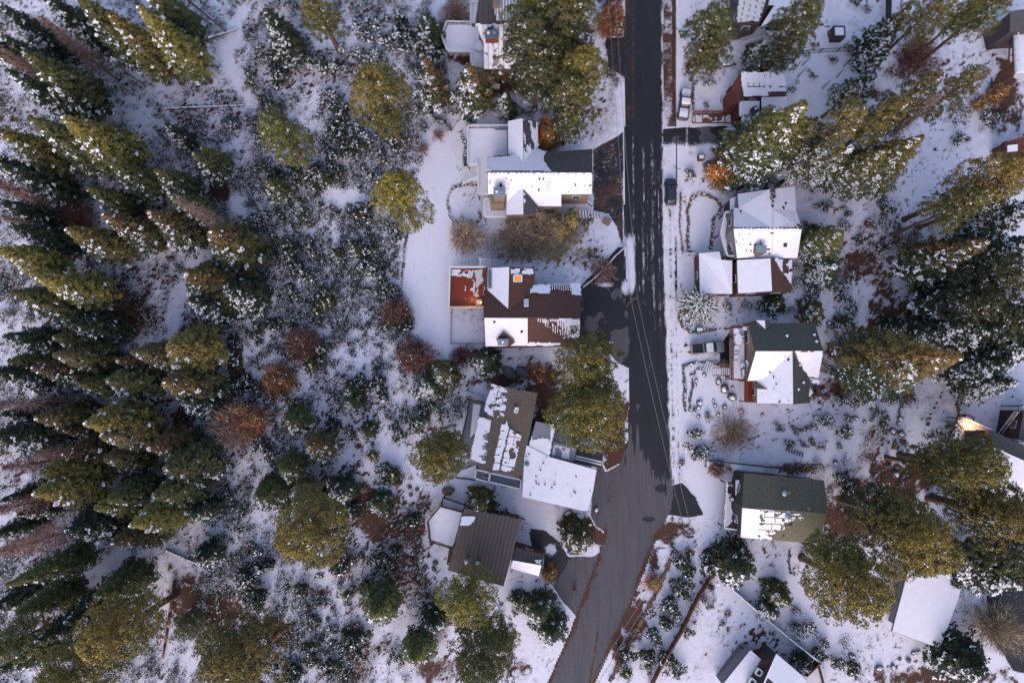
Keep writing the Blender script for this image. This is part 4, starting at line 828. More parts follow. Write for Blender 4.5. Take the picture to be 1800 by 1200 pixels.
log((298, -4), (371, 43), .24, 'dark slanting dead stem', False, 'bark_grey', 9, .2, 'dead_snag'); log((340, 25), (338, 50), .12, 'short thin fallen branch'); log((1179, 958), (1198, 975), .2, 'short grey fallen log', False, 'bark_grey'); log((218, 125), (258, 152), .12, 'thin fallen branch', False, 'bark_grey')
log((760, 1065), (778, 1100), .1, 'thin fallen branch beside the conifer', False, 'bark_grey'); log((500, 55), (575, 105), .06, 'slender dry stick in the snow', False, 'bark_grey'); log((470, 150), (525, 205), .1, 'thin long fallen pole', True, 'bark_grey'); log((592, 60), (593, 97), .1, 'upright thin dead branch', True, 'bark_grey')

for a, b in (((1395, 124), (1409, 107)), ((1410, 115), (1424, 102)), ((1402, 136), (1418, 118)), ((1445, 156), (1461, 140)), ((1470, 136), (1485, 120)), ((1482, 117), (1496, 103)), ((1496, 123), (1510, 108)), ((1267, 181), (1268, 166)), ((1271, 132), (1275, 122))):
    log(a, b, .09, 'thin dark leaning sapling', False, 'bark_grey', .1, .5, 'leaning_sapling')
# ------------------------------------------------------------------ buildings
def cen(pts): return sum((Vector(p) for p in pts), Vector())/len(pts)
def onplane(px, py, plane):
    """the height at which the line of sight of a pixel meets the plane through three (pixel, height) points"""
    a, b, c = [P(*p) for p in plane[:3]]; n = (b-a).cross(c-a); o = Vector((0, 0, H)); d = P(px, py, 0)-o; t = (a-o).dot(n)/d.dot(n); return (px, py, o.z+d.z*t)
class House:
    def __init__(s, name, label, cat, px, py, group='houses along the street'):
        p = P(px, py, 4); s.r = empty(name, (p.x, p.y, 0)); tag(s.r, label, cat, group)
    def shape(s, faces):
        key = {}; V = []; out = []
        for f in faces:
            ids = []
            for p in f[0]:
                k = (round(p[0], 1), round(p[1], 1), round(p[2], 2))
                if k not in key: key[k] = len(V); V.append(P(*p))
                ids.append(key[k])
            v = [V[i] for i in ids]; nrm = sum(((v[i]-v[0]).cross(v[i+1]-v[0]) for i in range(1, len(v)-1)), Vector())
            if nrm.z < 0: ids = ids[::-1]
            out.append(ids)
        return V, out
    def block(s, faces, wall, th=.22, shrink=.94, windows=True, z0=0.0, walls=True):
        """faces: (pixel outline with heights, covering). The roof is a slab; the walls stand under it."""
        V, ids = s.shape(faces); mats = []; mb = MB()
        for i, f in zip(ids, faces):
            if f[1] not in mats: mats.append(f[1])
        mi = [mats.index(f[1]) for f in faces]; mats2 = [M[k if k != 'snow' else 'roof_grey'] for k in mats]+[M['wall_dark']]
        edge = {}
        for n, i in enumerate(ids):
            for a in range(len(i)): edge[(i[a], i[(a+1) % len(i)])] = n
        bnd = [(a, b, n) for (a, b), n in edge.items() if (b, a) not in edge]
        for i, m in zip(ids, mi): mb.poly([V[k] for k in i], m); mb.poly([V[k]-Vector((0, 0, th)) for k in i[::-1]], len(mats))
        dz = Vector((0, 0, th))
        for a, b, n in bnd: mb.poly([V[a], V[a]-dz, V[b]-dz, V[b]], len(mats))
        mb.build('roof', mats2, s.r)
        for i, f in zip(ids, faces):
            if f[1] == 'snow': s.slab([V[k] for k in i])
        if not walls: return
        c = cen(V); W = [Vector((c.x+(v.x-c.x)*shrink, c.y+(v.y-c.y)*shrink, v.z-th-.03)) for v in V]
        mb = MB()
        for i in ids: mb.poly([W[k] for k in i])
        wins = []
        for a, b, n in bnd:
            A, B = W[a], W[b]; mb.poly([A, Vector((A.x, A.y, z0)), Vector((B.x, B.y, z0)), B])
            L = math.hypot(B.x-A.x, B.y-A.y); zt = min(A.z, B.z)
            if windows and L > 3.2 and zt > 2.6:
                k = max(1, int(L/3.4)); d = Vector((B.x-A.x, B.y-A.y, 0))/L; nn = Vector((d.y, -d.x, 0))
                for q_ in range(k): wins.append((A+d*L*(q_+.5)/k, d, nn, zt-1.5))
        mb.build('wall', M[wall], s.r)
        for p, d, nn, z in wins:
            c0 = Vector((p.x, p.y, z))+nn*.03; mb = MB(); mb.bar(c0-d*.65, c0+d*.65, .10, 0, (0, 0, 1), 1.15); fr = mb.build('window', M['frame'], s.r)
            mb = MB(); mb.bar(c0-d*.55+nn*.035, c0+d*.55+nn*.035, .10, 0, (0, 0, 1), .98); mb.build('pane', M['glass'], fr)
    def slab(s, V, th=.10, inset=.0, name='roof_snow'):
        c = cen(V); v = [c+(p-c)*(1-.012)+Vector((0, 0, .03)) for p in V]; mb = MB()
        mb.poly([p+Vector((0, 0, th)) for p in v])
        for i in range(len(v)): a, b = v[i], v[(i+1) % len(v)]; mb.poly([a+Vector((0, 0, th)), a, b, b+Vector((0, 0, th))])
        return mb.build(name, M['snow'], s.r)
    def melt(s, pts, fn=None, cell=.16, name='melting_snow', ragged=.35, m='snow', lift=.10, sub=None, plane=None):
        """snow that has partly slid or melted: a ragged sheet in the plane of pts (pixel, height); fn(u,v,x,y)->keep 0..1 in the outline's box"""
        W = [P(*p) for p in pts]; K = [P(*p) for p in (plane or pts)]; n = sum(((K[i]-K[0]).cross(K[i+1]-K[0]) for i in range(1, len(K)-1)), Vector()).normalized()
        x0, x1 = min(p.x for p in W), max(p.x for p in W); y0, y1 = min(p.y for p in W), max(p.y for p in W)
        gx, gy = np.arange(x0, x1+cell, cell), np.arange(y0, y1+cell, cell); X, Y = np.meshgrid(gx, gy, indexing='ij')
        cx, cy = X[:-1, :-1]+cell/2, Y[:-1, :-1]+cell/2
        keep = inpoly(cx+(fbm(cx, cy, 1.1, 2)-.5)*ragged, cy+(fbm(cx+50, cy, 1.1, 2)-.5)*ragged, [(p.x, p.y) for p in W])
        zc = K[0].z-(n.x*(cx-K[0].x)+n.y*(cy-K[0].y))/n.z
        if fn is not None: px, py = topix(cx, cy, zc); keep &= fn(px, py, cx, cy) > .5
        Z = K[0].z-(n.x*(X-K[0].x)+n.y*(Y-K[0].y))/n.z+lift+.03*vnoise(X*3, Y*3)
        idx = np.arange(X.size).reshape(X.shape); Fq = np.stack([idx[:-1, :-1], idx[1:, :-1], idx[1:, 1:], idx[:-1, 1:]], -1)[keep]
        if not len(Fq): return
        u, inv = np.unique(Fq.ravel(), return_inverse=True); V = np.stack([X.ravel()[u], Y.ravel()[u], Z.ravel()[u]], -1)-np.array(wloc(s.r))
        o = link(name, npmesh(name, V, inv.reshape(-1, 4), M[m]), s.r)
        if sub: o['kind'] = 'stuff'
        return o
    def seams(s, pts, a, b, step=.55, w_=.06, name='standing_seams', m='seam'):
        """raised seams over the face pts, parallel to the direction a->b (pixel, height)"""
        W = [P(*p) for p in pts]; n = sum(((W[i]-W[0]).cross(W[i+1]-W[0]) for i in range(1, len(W)-1)), Vector()).normalized()
        if n.z < 0: n = -n
        d = (P(*b)-P(*a)); d = (d-n*d.dot(n)).normalized(); e = n.cross(d); mb = MB(); us = [(p-W[0]).dot(e) for p in W]; vs = [(p-W[0]).dot(d) for p in W]
        u = min(us)+step/2
        while u < max(us):
            hit = []
            for i in range(len(W)):
                j = (i+1) % len(W)
                if (us[i]-u)*(us[j]-u) < 0: t = (u-us[i])/(us[j]-us[i]); hit.append(vs[i]+t*(vs[j]-vs[i]))
            hit.sort()
            for k in range(0, len(hit)-1, 2):
                mb.bar(W[0]+e*u+d*hit[k]+n*.03, W[0]+e*u+d*hit[k+1]+n*.03, w_, 0, n, .08)
            u += step
        return mb.build(name, M[m], s.r)
    def chimney(s, px, py, z, wx, wy, h=2.2, m='brick', cap='galv', pots=2, rz=0, cricket=None):
        p = P(px, py, z+h); mb = MB(); mb.box((p.x, p.y, z+h/2-1), (wx, wy, h+2), rz); c = mb.build('chimney', M[m], s.r)
        mb = MB(); mb.box((p.x, p.y, z+h+.06), (wx+.2, wy+.2, .12), rz); mb.build('chimney_cap', M[cap], c)
        for i in range(pots):
            mb = MB(); o = (i-(pots-1)/2)*wx*.5; q0 = Vector((p.x+math.cos(rz)*o, p.y+math.sin(rz)*o, z+h+.12)); mb.tube(q0, q0+Vector((0, 0, .4)), .16, .16, 10); mb.tube(q0+Vector((0, 0, .4)), q0+Vector((0, 0, .5)), .26, .1, 10); mb.build('flue', M['galv' if i % 2 else 'snow'], c, True)
    def vent(s, px, py, z, r=.12, h=.5, m='galv'):
        p = P(px, py, z+h*.5); mb = MB(); mb.tube((p.x, p.y, z-.2), (p.x, p.y, z+h), r, r, 10); mb.tube((p.x, p.y, z+h), (p.x, p.y, z+h+.1), r*1.6, r*1.1, 10); mb.build('roof_vent', M[m], s.r, True)
    def skylight(s, pts, m='glow', frame='frame'):
        W = [P(*p) for p in pts]; c = cen(W); mb = MB()
        for i in range(4): mb.bar(W[i]+Vector((0, 0, .15)), W[(i+1) % 4]+Vector((0, 0, .15)), .22, 0, (0, 0, 1), .3)
        f = mb.build('skylight', M[frame], s.r); mb = MB(); mb.poly([p+Vector((0, 0, .12)) for p in W]); mb.build('pane', M[m], f)
    def deck(s, poly, z, m='deck_grey', snow=True, rail='rail_white', rails=None, posts=True, th=.22, hh=1.0, solid=False, balusters=True, snowpoly=None):
        W = [P(a, b, z) for a, b in poly]; mb = MB(); mb.prism([(p.x, p.y) for p in W], z-th, z); d = mb.build('deck', M[m], s.r)
        if snow:
            c = cen(W); q_ = [c+(p-c)*.965 for p in ([P(a, b, z) for a, b in snowpoly] if snowpoly else W)]; mb = MB(); mb.prism([(p.x, p.y) for p in q_], z+.005, z+.10); mb.build('deck_snow', M['snow'], d)
        n = len(W)
        for i in (range(n) if rails is None else rails):
            a, b = W[i], W[(i+1) % n]; L = (b-a).length; up = Vector((0, 0, hh)); mb = MB()
            mb.bar(a+up, b+up, .22, 0, (0, 0, 1), .07); mb.bar(a+Vector((0, 0, .15)), b+Vector((0, 0, .15)), .06)
            k = max(1, int(L/1.6))
            for j in range(k+1): p = a+(b-a)*j/k; mb.bar(p, p+up, .11)
            if balusters:
                k = int(L/.28)
                for j in range(k): p = a+(b-a)*(j+.5)/k; mb.bar(p+Vector((0, 0, .15)), p+up, .035)
            if solid: mb.bar(a+Vector((0, 0, hh*.55)), b+Vector((0, 0, hh*.55)), .04, 0, (0, 0, 1), hh*.85)
            mb.build('railing', M[rail], d)
        if posts and z > .8:
            for i in range(n): mb = MB(); c = cen(W); p = c+(W[i]-c)*.96; mb.bar((p.x, p.y, 0), (p.x, p.y, z-th), .18); mb.build('deck_post', M['wall_brown'], d)
        return d
    def stairs(s, a, b, za, zb, w_, n=8, m='rail_white', rails=True, rail='rail_white', snow=True):
        A, B = P(a[0], a[1], za), P(b[0], b[1], zb); d = B-A; dh = Vector((d.x, d.y, 0)); L = dh.length; u = dh/L; v = Vector((-u.y, u.x, 0)); mb = MB(); ms = MB()
        for i in range(n):
            p = A+dh*(i+.5)/n; z = za+(zb-za)*(i+.5)/n; mb.bar(p.xy.to_3d()+v*w_/2+Vector((0, 0, z)), p.xy.to_3d()-v*w_/2+Vector((0, 0, z)), L/n*.75, 0, (0, 0, 1), .06)
            if snow: ms.bar(p.xy.to_3d()+v*w_*.45+Vector((0, 0, z+.06)), p.xy.to_3d()-v*w_*.45+Vector((0, 0, z+.06)), L/n*.6, 0, (0, 0, 1), .07)
        st = mb.build('staircase', M[m], s.r)
        if snow: ms.build('step_snow', M['snow'], st)
        if rails:
            for sgn in (-1, 1):
                o = v*w_/2*sgn; a1, b1 = A+o, B+o; mb = MB(); mb.bar(a1, b1, .07, 0, (0, 0, 1), .22); up = Vector((0, 0, .9)); mb.bar(a1+up, b1+up, .1)
                for j in range(5): p = a1+(b1-a1)*j/4; mb.bar(p, p+up, .07)
                mb.build('handrail', M[rail], st)
        return st
def nz(sc, lo, sx=1, sy=1, off=0): return lambda px, py, x, y: fbm(x*sx+off, y*sy, sc) > lo

# --- metal roofed house with the round table deck (top, left of the pines)
h = House('metal_roof_house', 'house with ribbed metal roof and wraparound snowy deck, behind the big pines at the top', 'house', 880, 60)
f1 = [(852, -70, 8.6), (930, -70, 8.6), (930, 41, 8.6), (835, 41, 8.6)]; f2 = [(835, 41, 8.6), (930, 41, 8.6), (930, 123, 5.6), (850, 123, 5.6), (850, 80, 7.0)]
h.block([(f1, 'metal_brown'), (f2, 'metal_brown')], 'wall_brown', shrink=.9)
h.melt([(836, 43, 8.53), (930, 43, 8.53), (930, 122, 5.66), (850.5, 122, 5.66), (850.5, 80, 7.0)], lift=.07, ragged=.2)
h.melt([(866, 0, 8.6), (930, 0, 8.6), (930, 37, 8.6), (872, 37, 8.6)], lambda px, py, x, y: (np.sin(px*1.18) > -.45+.5*(px < 885)) & (fbm(x, y*.3, .9) > .36), lift=.08)
h.seams(f1, (870, 0, 8.6), (870, 41, 8.6), .85, .07); h.seams([(p[0], p[1], p[2]+.11) for p in f2], (870, 41, 8.71), (870, 123, 5.71), .85, .05)
h.chimney(864, 60, 7.6, 2.0, 1.2, 1.6, 'brick', 'blue', 2)
p1, p2, p3 = P(865, 43, 8.9), P(858, 57, 8.2), P(871, 57, 8.2); mb = MB(); mb.poly([p1+Vector((0, 0, .1)), p2, p3]); mb.build('chimney_cricket', M['metal_brown'], h.r)
mb = MB(); p = P(873, 4, 9.4); mb.box((p.x, p.y, 9.0), (1.2, 1.2, 1.1)); mb.build('roof_hatch', M['tan_block'], h.r)
h.deck([(852, 41), (833, 48), (828, 44), (786, 43), (777, 67), (786, 93), (828, 93), (828, 120), (852, 120)], 3.2, 'deck_brown', rail='rail_white', rails=[2, 3, 4, 5, 6, 7])
h.deck([(828, 9), (852, 9), (852, 42), (828, 42)], 3.2, 'deck_brown', rail='rail_white', rails=[0, 3])
# --- snowy house with chimney (upper middle)
h = House('snowy_house', 'large snow covered house with tan block chimney and one bare dark roof corner', 'house', 950, 320)
R = 8.2; E = 5.4
f = [([(893, 213, 5.6), (919, 208, 7.2), (920, 303, 7.2), (893, 303, 5.6)], 'snow'), ([(919, 208, 7.2), (946, 214, 5.6), (947, 303, 5.6), (920, 303, 7.2)], 'grey_shingle')]
h.block(f, 'wall_tan', shrink=.93)
h.melt([(920.5, 210, 7.15), (946, 215.5, 5.62), (946.5, 290, 5.62), (920.5, 296, 7.15)], lambda px, py, x, y: (fbm(x*1.4, y*.6+(x*.8), .8) > .43+.10*(py < 260)-.2*(py > 268)) | (px > 942), lift=.09)
NP = [(1041, 262, 6.0), (1041, 304, R), (857, 303, R)]
h.block([([onplane(857, 275, NP), (1041, 262, 6.0), (1041, 304, R), (857, 303, R)], 'grey_shingle'), ([(857, 303, R), (1041, 304, R), (1041, 342, 5.9), (857, 342, 5.9)], 'snow')], 'wall_tan', shrink=.95)
h.block([([(890, 340, 6.0), (987, 340, 6.0), (987, 363, 5.0), (890, 363, 5.0)], 'snow')], 'wall_tan', shrink=.93)
h.melt([(857.5, 277, 6.2), (895, 277, 6.3), (920, 262, 6.02), (940, 262, 6.02), (1041, 262, 6.0), (1041, 302, 8.1), (857.5, 300.5, 8.1)], lambda px, py, x, y: px < 955+(py-270)*.25+16*(fbm(x, y, .7)-.5)*2, lift=.10, plane=NP)
h.block([([(890, 342, 5.3), (920, 332, 6.6), (920, 377, 6.6), (890, 378, 5.3)], 'snow'), ([(920, 332, 6.6), (946, 363, 5.3), (946, 374, 5.3), (920, 377, 6.6)], 'grey_shingle')], 'wall_tan', shrink=.92)
h.melt([(920.5, 338, 6.55), (940, 359, 5.6), (946, 374, 5.32), (920.5, 376, 6.58)], lambda px, py, x, y: fbm(x, y, 1.6) > .62+.02*(px-920)-.008*(376-py), lift=.09)
mb = MB()
for i in range(26): p = P(857+184*i/25, 303.4+.5*(i % 2), R+.06); mb.box((p.x, p.y, p.z), (.5, .12+.06*(i % 3), .06))
mb.build('ridge_cap', M['grey_shingle'], h.r)
h.chimney(878, 338, 5.8, 1.7, 1.5, 2.4, 'tan_block', 'galv', 2); mb = MB(); p = P(874, 352, 5.6); mb.box((p.x, p.y, 3.2), (2.3, 1.6, 5.4)); mb.build('chimney_base', M['tan_block'], h.r)
p1, p2, p3 = P(880, 321, 7.4), P(876, 330, 7.0), P(885, 330, 7.0); mb = MB(); mb.poly([p1+Vector((0, 0, .2)), p2, p3]); mb.build('chimney_cricket', M['grey_shingle'], h.r)
for a, b in ((944, 307), (948, 315), (955, 315), (947, 335)): h.vent(a, b, 7.6 if b < 320 else 6.4, .10, .4, 'green_trim')
h.deck([(823, 224), (893, 224), (893, 284), (858, 284), (858, 344), (841, 344), (841, 293), (823, 293)], 3.0, 'deck_grey', rail='rail_white', rails=[0, 4, 5, 6, 7])
h.deck([(851, 352), (890, 352), (890, 384), (852, 384)], 2.2, 'deck_grey', rail='rail_white', rails=[0, 2, 3])
h.stairs((840, 301), (813, 311), 3.0, .3, 2.4, 9)
h.deck([(870, 224), (892, 224), (892, 228), (870, 228)], 3.9, 'blue', False, rails=[], posts=False)
# --- brown roofed house with the red deck
h = House('brown_shingle_house', 'brown shingled house with a wet red deck and glowing orange skylight', 'house', 935, 545)
R, E = 7.6, 5.4
h.block([([(850, 509, 5.6), (1021, 499, 5.5), (1020, 558, R), (850, 557, R)], 'brown_shingle'), ([(850, 557, R), (1020, 558, R), (1020, 607, 5.2), (852, 610, 5.2)], 'brown_shingle')], 'wall_brown', shrink=.96)
h.block([([(853, 470, 5.5), (896, 468, 7.4), (894, 545, 7.4), (852, 520, 5.5)], 'brown_shingle'), ([(896, 468, 7.4), (940, 471, 5.6), (940, 512, 5.7), (894, 545, 7.4)], 'brown_shingle')], 'wall_brown', shrink=.95)
W_ = lambda L, dz=0: [P(a, b, z)+Vector((0, 0, dz)) for a, b, z in L]
h.slab(W_([(857, 471, 5.75), (895.5, 469, 7.42), (893.5, 543, 7.45), (856, 509, 5.75)], .02))
h.slab(W_([(851, 558.5, 7.55), (928, 559, 7.55), (928, 607.5, 5.3), (853, 609, 5.25)], .0))
h.melt([(928, 560, 7.5), (1019.5, 560, 7.5), (1019.5, 606, 5.28), (928, 608, 5.25)], lambda px, py, x, y: ((np.sin(px*1.45) > .1-.045*(px-975)+.06*(py-572)) & (py < 586+6*fbm(x, y, 1)) & (fbm(x, y, 1.6) > .36)) | ((py > 603+3*fbm(x, y, 2)-2) & (px < 985)) | ((px > 996) & (py < 594) & (fbm(x, y, 2.2) > .38)), lift=.09, cell=.12)
h.melt([(936, 500, 5.6), (968, 498, 5.55), (966, 514, 6.1), (932, 516, 6.15)], lift=.09, ragged=.9)
h.melt([(960, 499, 5.6), (1020.5, 498, 5.5), (1020.5, 519, 6.3), (960, 512, 6.0)], lambda px, py, x, y: (px > 1004+8*fbm(x, y, 1)-4) | ((np.sin(px*1.6) > .35) & (py < 507+8*fbm(x, y, 1))), lift=.09, cell=.12)
h.melt([(898, 470, 7.3), (938, 473, 5.7), (938, 484, 5.7), (898, 484, 7.3)], lambda px, py, x, y: (py < 478+7*fbm(x, y, 1.3)) & (fbm(x, y, 1.4) > .3), lift=.09, cell=.12)
h.skylight([(903, 484, 7.05), (917, 484, 6.5), (917, 495, 6.5), (903, 495, 7.05)]); h.skylight([(922, 527, 6.5), (928, 527, 6.5), (928, 538, 6.9), (922, 538, 6.9)], 'snow')
h.skylight([(956, 562, 7.4), (960, 562, 7.4), (960, 567, 7.2), (956, 567, 7.2)], 'snow')
h.chimney(884, 601, 5.6, 1.5, .8, 1.4, 'blue', 'galv', 1)
p1, p2, p3, p4 = P(885, 583, 6.9), P(872, 597, 6.1), P(906, 601, 5.9), P(896, 609, 5.5); mb = MB(); mb.poly([p1, p2, P(880, 605, 5.8), p4, p3]); o = mb.build('chimney_cricket', M['brown_shingle'], h.r); o.location.z += .22
mb = MB(); pts = []
for i in range(15): pts.append(P(856+(8.5 if i % 2 else 0), 473+2.5*i, 5.95 if i % 2 == 0 else 6.3)+Vector((0, 0, .16)))
for a, b in zip(pts[:-1], pts[1:]): mb.bar(a, b, .09)
mb.build('heating_cable', M['black_metal'], h.r)
h.vent(869, 566, 7.2, .12, .3, 'black_metal'); h.vent(917, 583, 6.4, .14, .3, 'black_metal')
for k in range(9): h.vent(868+4*k, 592+.3*k, 5.9, .05, .18, 'black_metal')
d = h.deck([(792, 471), (853, 471), (853, 541), (790, 541)], 3.0, 'deck_red', False, 'rail_white', [0, 3]); 
mb = MB(); a, b = P(789, 540.5, 4.0), P(852, 539.5, 4.0); mb.bar(a, b, .34, 0, (0, 0, 1), .12); mb.bar(a-Vector((0, 0, .5)), b-Vector((0, 0, .5)), .08, 0, (0, 0, 1), .7)
for i in range(7): p = a+(b-a)*i/6; mb.bar(p-Vector((0, 0, 1)), p, .12)
mb.build('lit_railing', M['rail_lamplit'], d)
h.melt([(822, 474, 3.0), (853, 474, 3.0), (853, 525, 3.0), (815, 525, 3.0)], lambda px, py, x, y: fbm(x*1.6, y*.8, 1.1) > .46+.004*(py-480), lift=.03, cell=.12, m='snow_thin')
h.melt([(793, 474, 3.0), (826, 474, 3.0), (822, 486, 3.0), (793, 484, 3.0)], lambda px, py, x, y: fbm(x, y, 1.3) > .45, lift=.03, cell=.12)
h.stairs((887, 468), (842, 462), .4, 3.0, 1.2, 10, 'rail_dark', rail='rail_white')
# fenced lawn below the deck
# --- tilted house with patchy west roof (middle)
h = House('taupe_shingle_house', 'tilted house with taupe shingles in melting snow and sheds on its left, below the boulders', 'house', 880, 755)
h.block([([(861, 672, 5.6), (893, 683, 7.0), (874, 829, 7.0), (838, 818, 5.6)], 'taupe_shingle'), ([(893, 683, 7.0), (945, 690, 5.2), (936, 737, 5.2), (916, 836, 5.2), (874, 829, 7.0)], 'taupe_shingle')], 'wall_tan', shrink=.94)
grid = lambda px, py, x, y: ((np.abs(((px*.97+py*.22)/11.5) % 1-.5) < .455) | (fbm(x+3, y, 1.7) > .56)) & ((np.abs(((py*.97-px*.22)/13.) % 1-.5) < .46) | (fbm(x, y+8, 1.5) > .54))
h.melt([(863, 674, 5.7), (893, 684, 7.0), (886, 735, 7.0), (850, 730, 5.7)], lambda px, py, x, y: (grid(px, py, x, y) | (px < 872-(py-675)*.25)) & (fbm(x, y*2, .9) > .37+.012*(px-868)*(py < 700)) & ((py < 722) | (fbm(x, y, 1.2) > .6)), lift=.09, cell=.12)
h.melt([(889, 738, 7.0), (895, 752, 6.9), (877, 826, 7.0), (872, 826, 6.95)], lambda px, py, x, y: fbm(x, y, 1.3) > .4, lift=.09, cell=.12)
h.melt([(896, 755, 6.7), (922, 768, 5.7), (916, 834, 5.3), (880, 826, 6.8)], lambda px, py, x, y: grid(px, py, x, y) & (fbm(x, y, 1.0) > .42) & (px+py*.25 < 1109), lift=.09, cell=.12)
h.melt([(882, 745, 7.0), (891, 745, 7.0), (877, 826, 7.0), (866, 824, 6.7)], lambda px, py, x, y: (py % 14 > 1.4), lift=.12, cell=.12)
h.block([([(841, 731, 5.9), (885, 742, 6.2), (870, 822, 6.2), (825, 808, 5.9)], 'roof_grey')], 'wall_tan', shrink=.95)
h.melt([(842, 733, 5.92), (884, 743, 6.2), (869, 820, 6.2), (826, 807, 5.92)], lambda px, py, x, y: (fbm(x*.5, y*2.4, 1.0) > .30+.22*np.exp(-((px-862+(py-770)*.2)/10)**2)) | (px < 846-(py-770)*.22), lift=.06, cell=.13)
h.block([([(942, 740, 5.0), (976, 748, 5.0), (965, 805, 5.0), (927, 795, 5.0)], 'roof_grey')], 'wall_tan', shrink=.95)
h.melt([(941, 742, 5.0), (976, 749, 5.0), (965, 804, 5.0), (927, 794, 5.0)], lambda px, py, x, y: (py > 772+14*(fbm(x, y, .7)-.5)) | (px > 968) | ((px < 935) & (py > 760)), lift=.09)
h.melt([(936, 772, 5.02), (945, 772, 5.02), (941, 797, 5.02), (935, 797, 5.02)], lambda px, py, x, y: fbm(x, y, .9) > .4, lift=.02, m='roof_grey')
h.block([([(922, 780, 5.1), (965, 802, 5.1), (1049, 825, 5.1), (1043, 862, 5.1), (1034, 897, 5.1), (1025, 898, 5.1), (917, 873, 5.1)], 'snow')], 'wall_tan', shrink=.95)
h.block([([(972, 776, 4.4), (1013, 786, 4.4), (1008, 812, 4.4), (966, 802, 4.4)], 'roof_grey')], 'wall_tan', shrink=.96)
h.melt([(974, 781, 4.42), (1002, 787, 4.42), (1000, 808, 4.42), (969, 800, 4.42)], lambda px, py, x, y: fbm(x, y, .8) > .40, lift=.03, m='snow_thin')
mb = MB()
for i in range(9): t = i/8; mb.bar(P(1014-3*t, 787+23*t, 3.6), P(1061-4*t, 797+24*t, 3.6), .38, 0, (0, 0, 1), .12)
for a in ((1016, 790), (1059, 799), (1055, 820), (1012, 810)): mb.bar(P(a[0], a[1], 0), P(a[0], a[1], 3.5), .2)
mb.build('slatted_carport', M['metal_brown'], h.r)
for i, t in enumerate((.62, .82)): 
    mb = MB(); mb.bar(P(1014-3*t, 787+23*t, 3.75), P(1060-4*t, 797+24*t, 3.75), .22, 0, (0, 0, 1), .1); mb.build('snow_strip', M['snow'], h.r)
for a, b in ((917, 803), (925, 802), (955, 814), (950, 826), (947, 851), (958, 851), (970, 857), (975, 851), (1009, 864), (932, 869)): h.vent(a, b, 5.2, .09, .25, 'blue')
h.vent(926, 815, 5.2, .25, .25, 'blue'); h.skylight([(873, 793, 6.5), (880, 795, 6.7), (878, 804, 6.7), (871, 802, 6.5)], 'glass', 'green_trim'); h.skylight([(906, 716, 6.6), (911, 717, 6.5), (909, 725, 6.5), (904, 724, 6.6)], 'snow')
h.deck([(827, 703), (850, 706), (840, 745), (824, 800), (808, 790)], 1.6, 'deck_grey', True, 'rail_dark', [0, 4], balusters=False, snowpoly=[(832, 708), (846, 710), (836, 760), (826, 770)])
h.deck([(838, 824), (861, 830), (859, 846), (835, 839)], 2.0, 'deck_grey', False, 'rail_white', [0, 1, 2, 3]); h.deck([(862, 830), (916, 842), (914, 858), (860, 845)], 2.2, 'blue', False, 'rail_white', [0, 1, 2, 3])
h.deck([(802, 830), (838, 816), (836, 842), (802, 838)], .8, 'deck_grey', True, 'rail_dark', [2]); h.stairs((862, 834), (842, 829), 2.0, .6, 1.1, 7)
# --- brown seamed metal roof house (bottom)
h = House('brown_metal_house', 'tilted house under one brown seamed metal roof with a snowy deck on its left', 'house', 855, 960)
rf = [(817, 893, 6.6), (917, 913, 6.2), (885, 1030, 5.4), (787, 1002, 5.8)]
h.block([(rf, 'metal_brown')], 'wall_brown', shrink=.93); h.seams(rf, (860, 900, 6.4), (835, 1015, 5.6), .62, .06)
h.melt([(812, 906, 6.5), (836, 909, 6.5), (829, 922, 6.4), (809, 925, 6.4)], lambda px, py, x, y: (fbm(x, y, 1.2) > .36), lift=.08)
rw = [(905, 961, 5.0), (957, 975, 4.6), (952, 993, 5.2), (901, 984, 5.4)]; rs = [(901, 984, 5.4), (952, 993, 5.2), (947, 1012, 4.4), (897, 998, 4.6)]
h.block([(rw, 'metal_brown'), (rs, 'snow')], 'wall_brown', shrink=.93); h.seams(rw, (930, 967, 4.9), (926, 990, 5.3), .62, .05)
h.melt([(940, 985, 5.1), (952, 982, 4.9), (951, 991, 5.15), (940, 989, 5.2)], nz(2.0, .5), lift=.08)
for a, b in ((820, 985), (840, 988)):
    h.vent(a, b, 5.8, .24, .8, 'galv'); mb = MB(); p = P(a, b, 6.7); q_ = P(a-1, b+6, 5.85); mb.bar(p, q_, .3, 0, (0, 0, 1), .3); mb.build('flue_boot', M['tan_block'], h.r)
h.deck([(775, 888), (814, 898), (797, 962), (757, 949), (753, 914)], 2.6, 'deck_brown', True, 'rail_dark', [0, 2, 3, 4]); h.deck([(780, 873), (818, 886), (814, 896), (777, 883)], 1.4, 'deck_grey', True, 'rail_dark', [0, 3])
h.deck([(797, 962), (792, 990), (787, 988), (792, 961)], 2.6, 'deck_brown', False, 'rail_dark', [1, 2]); h.stairs((927, 922), (925, 934), .6, .2, 1.4, 3, 'concrete', False)
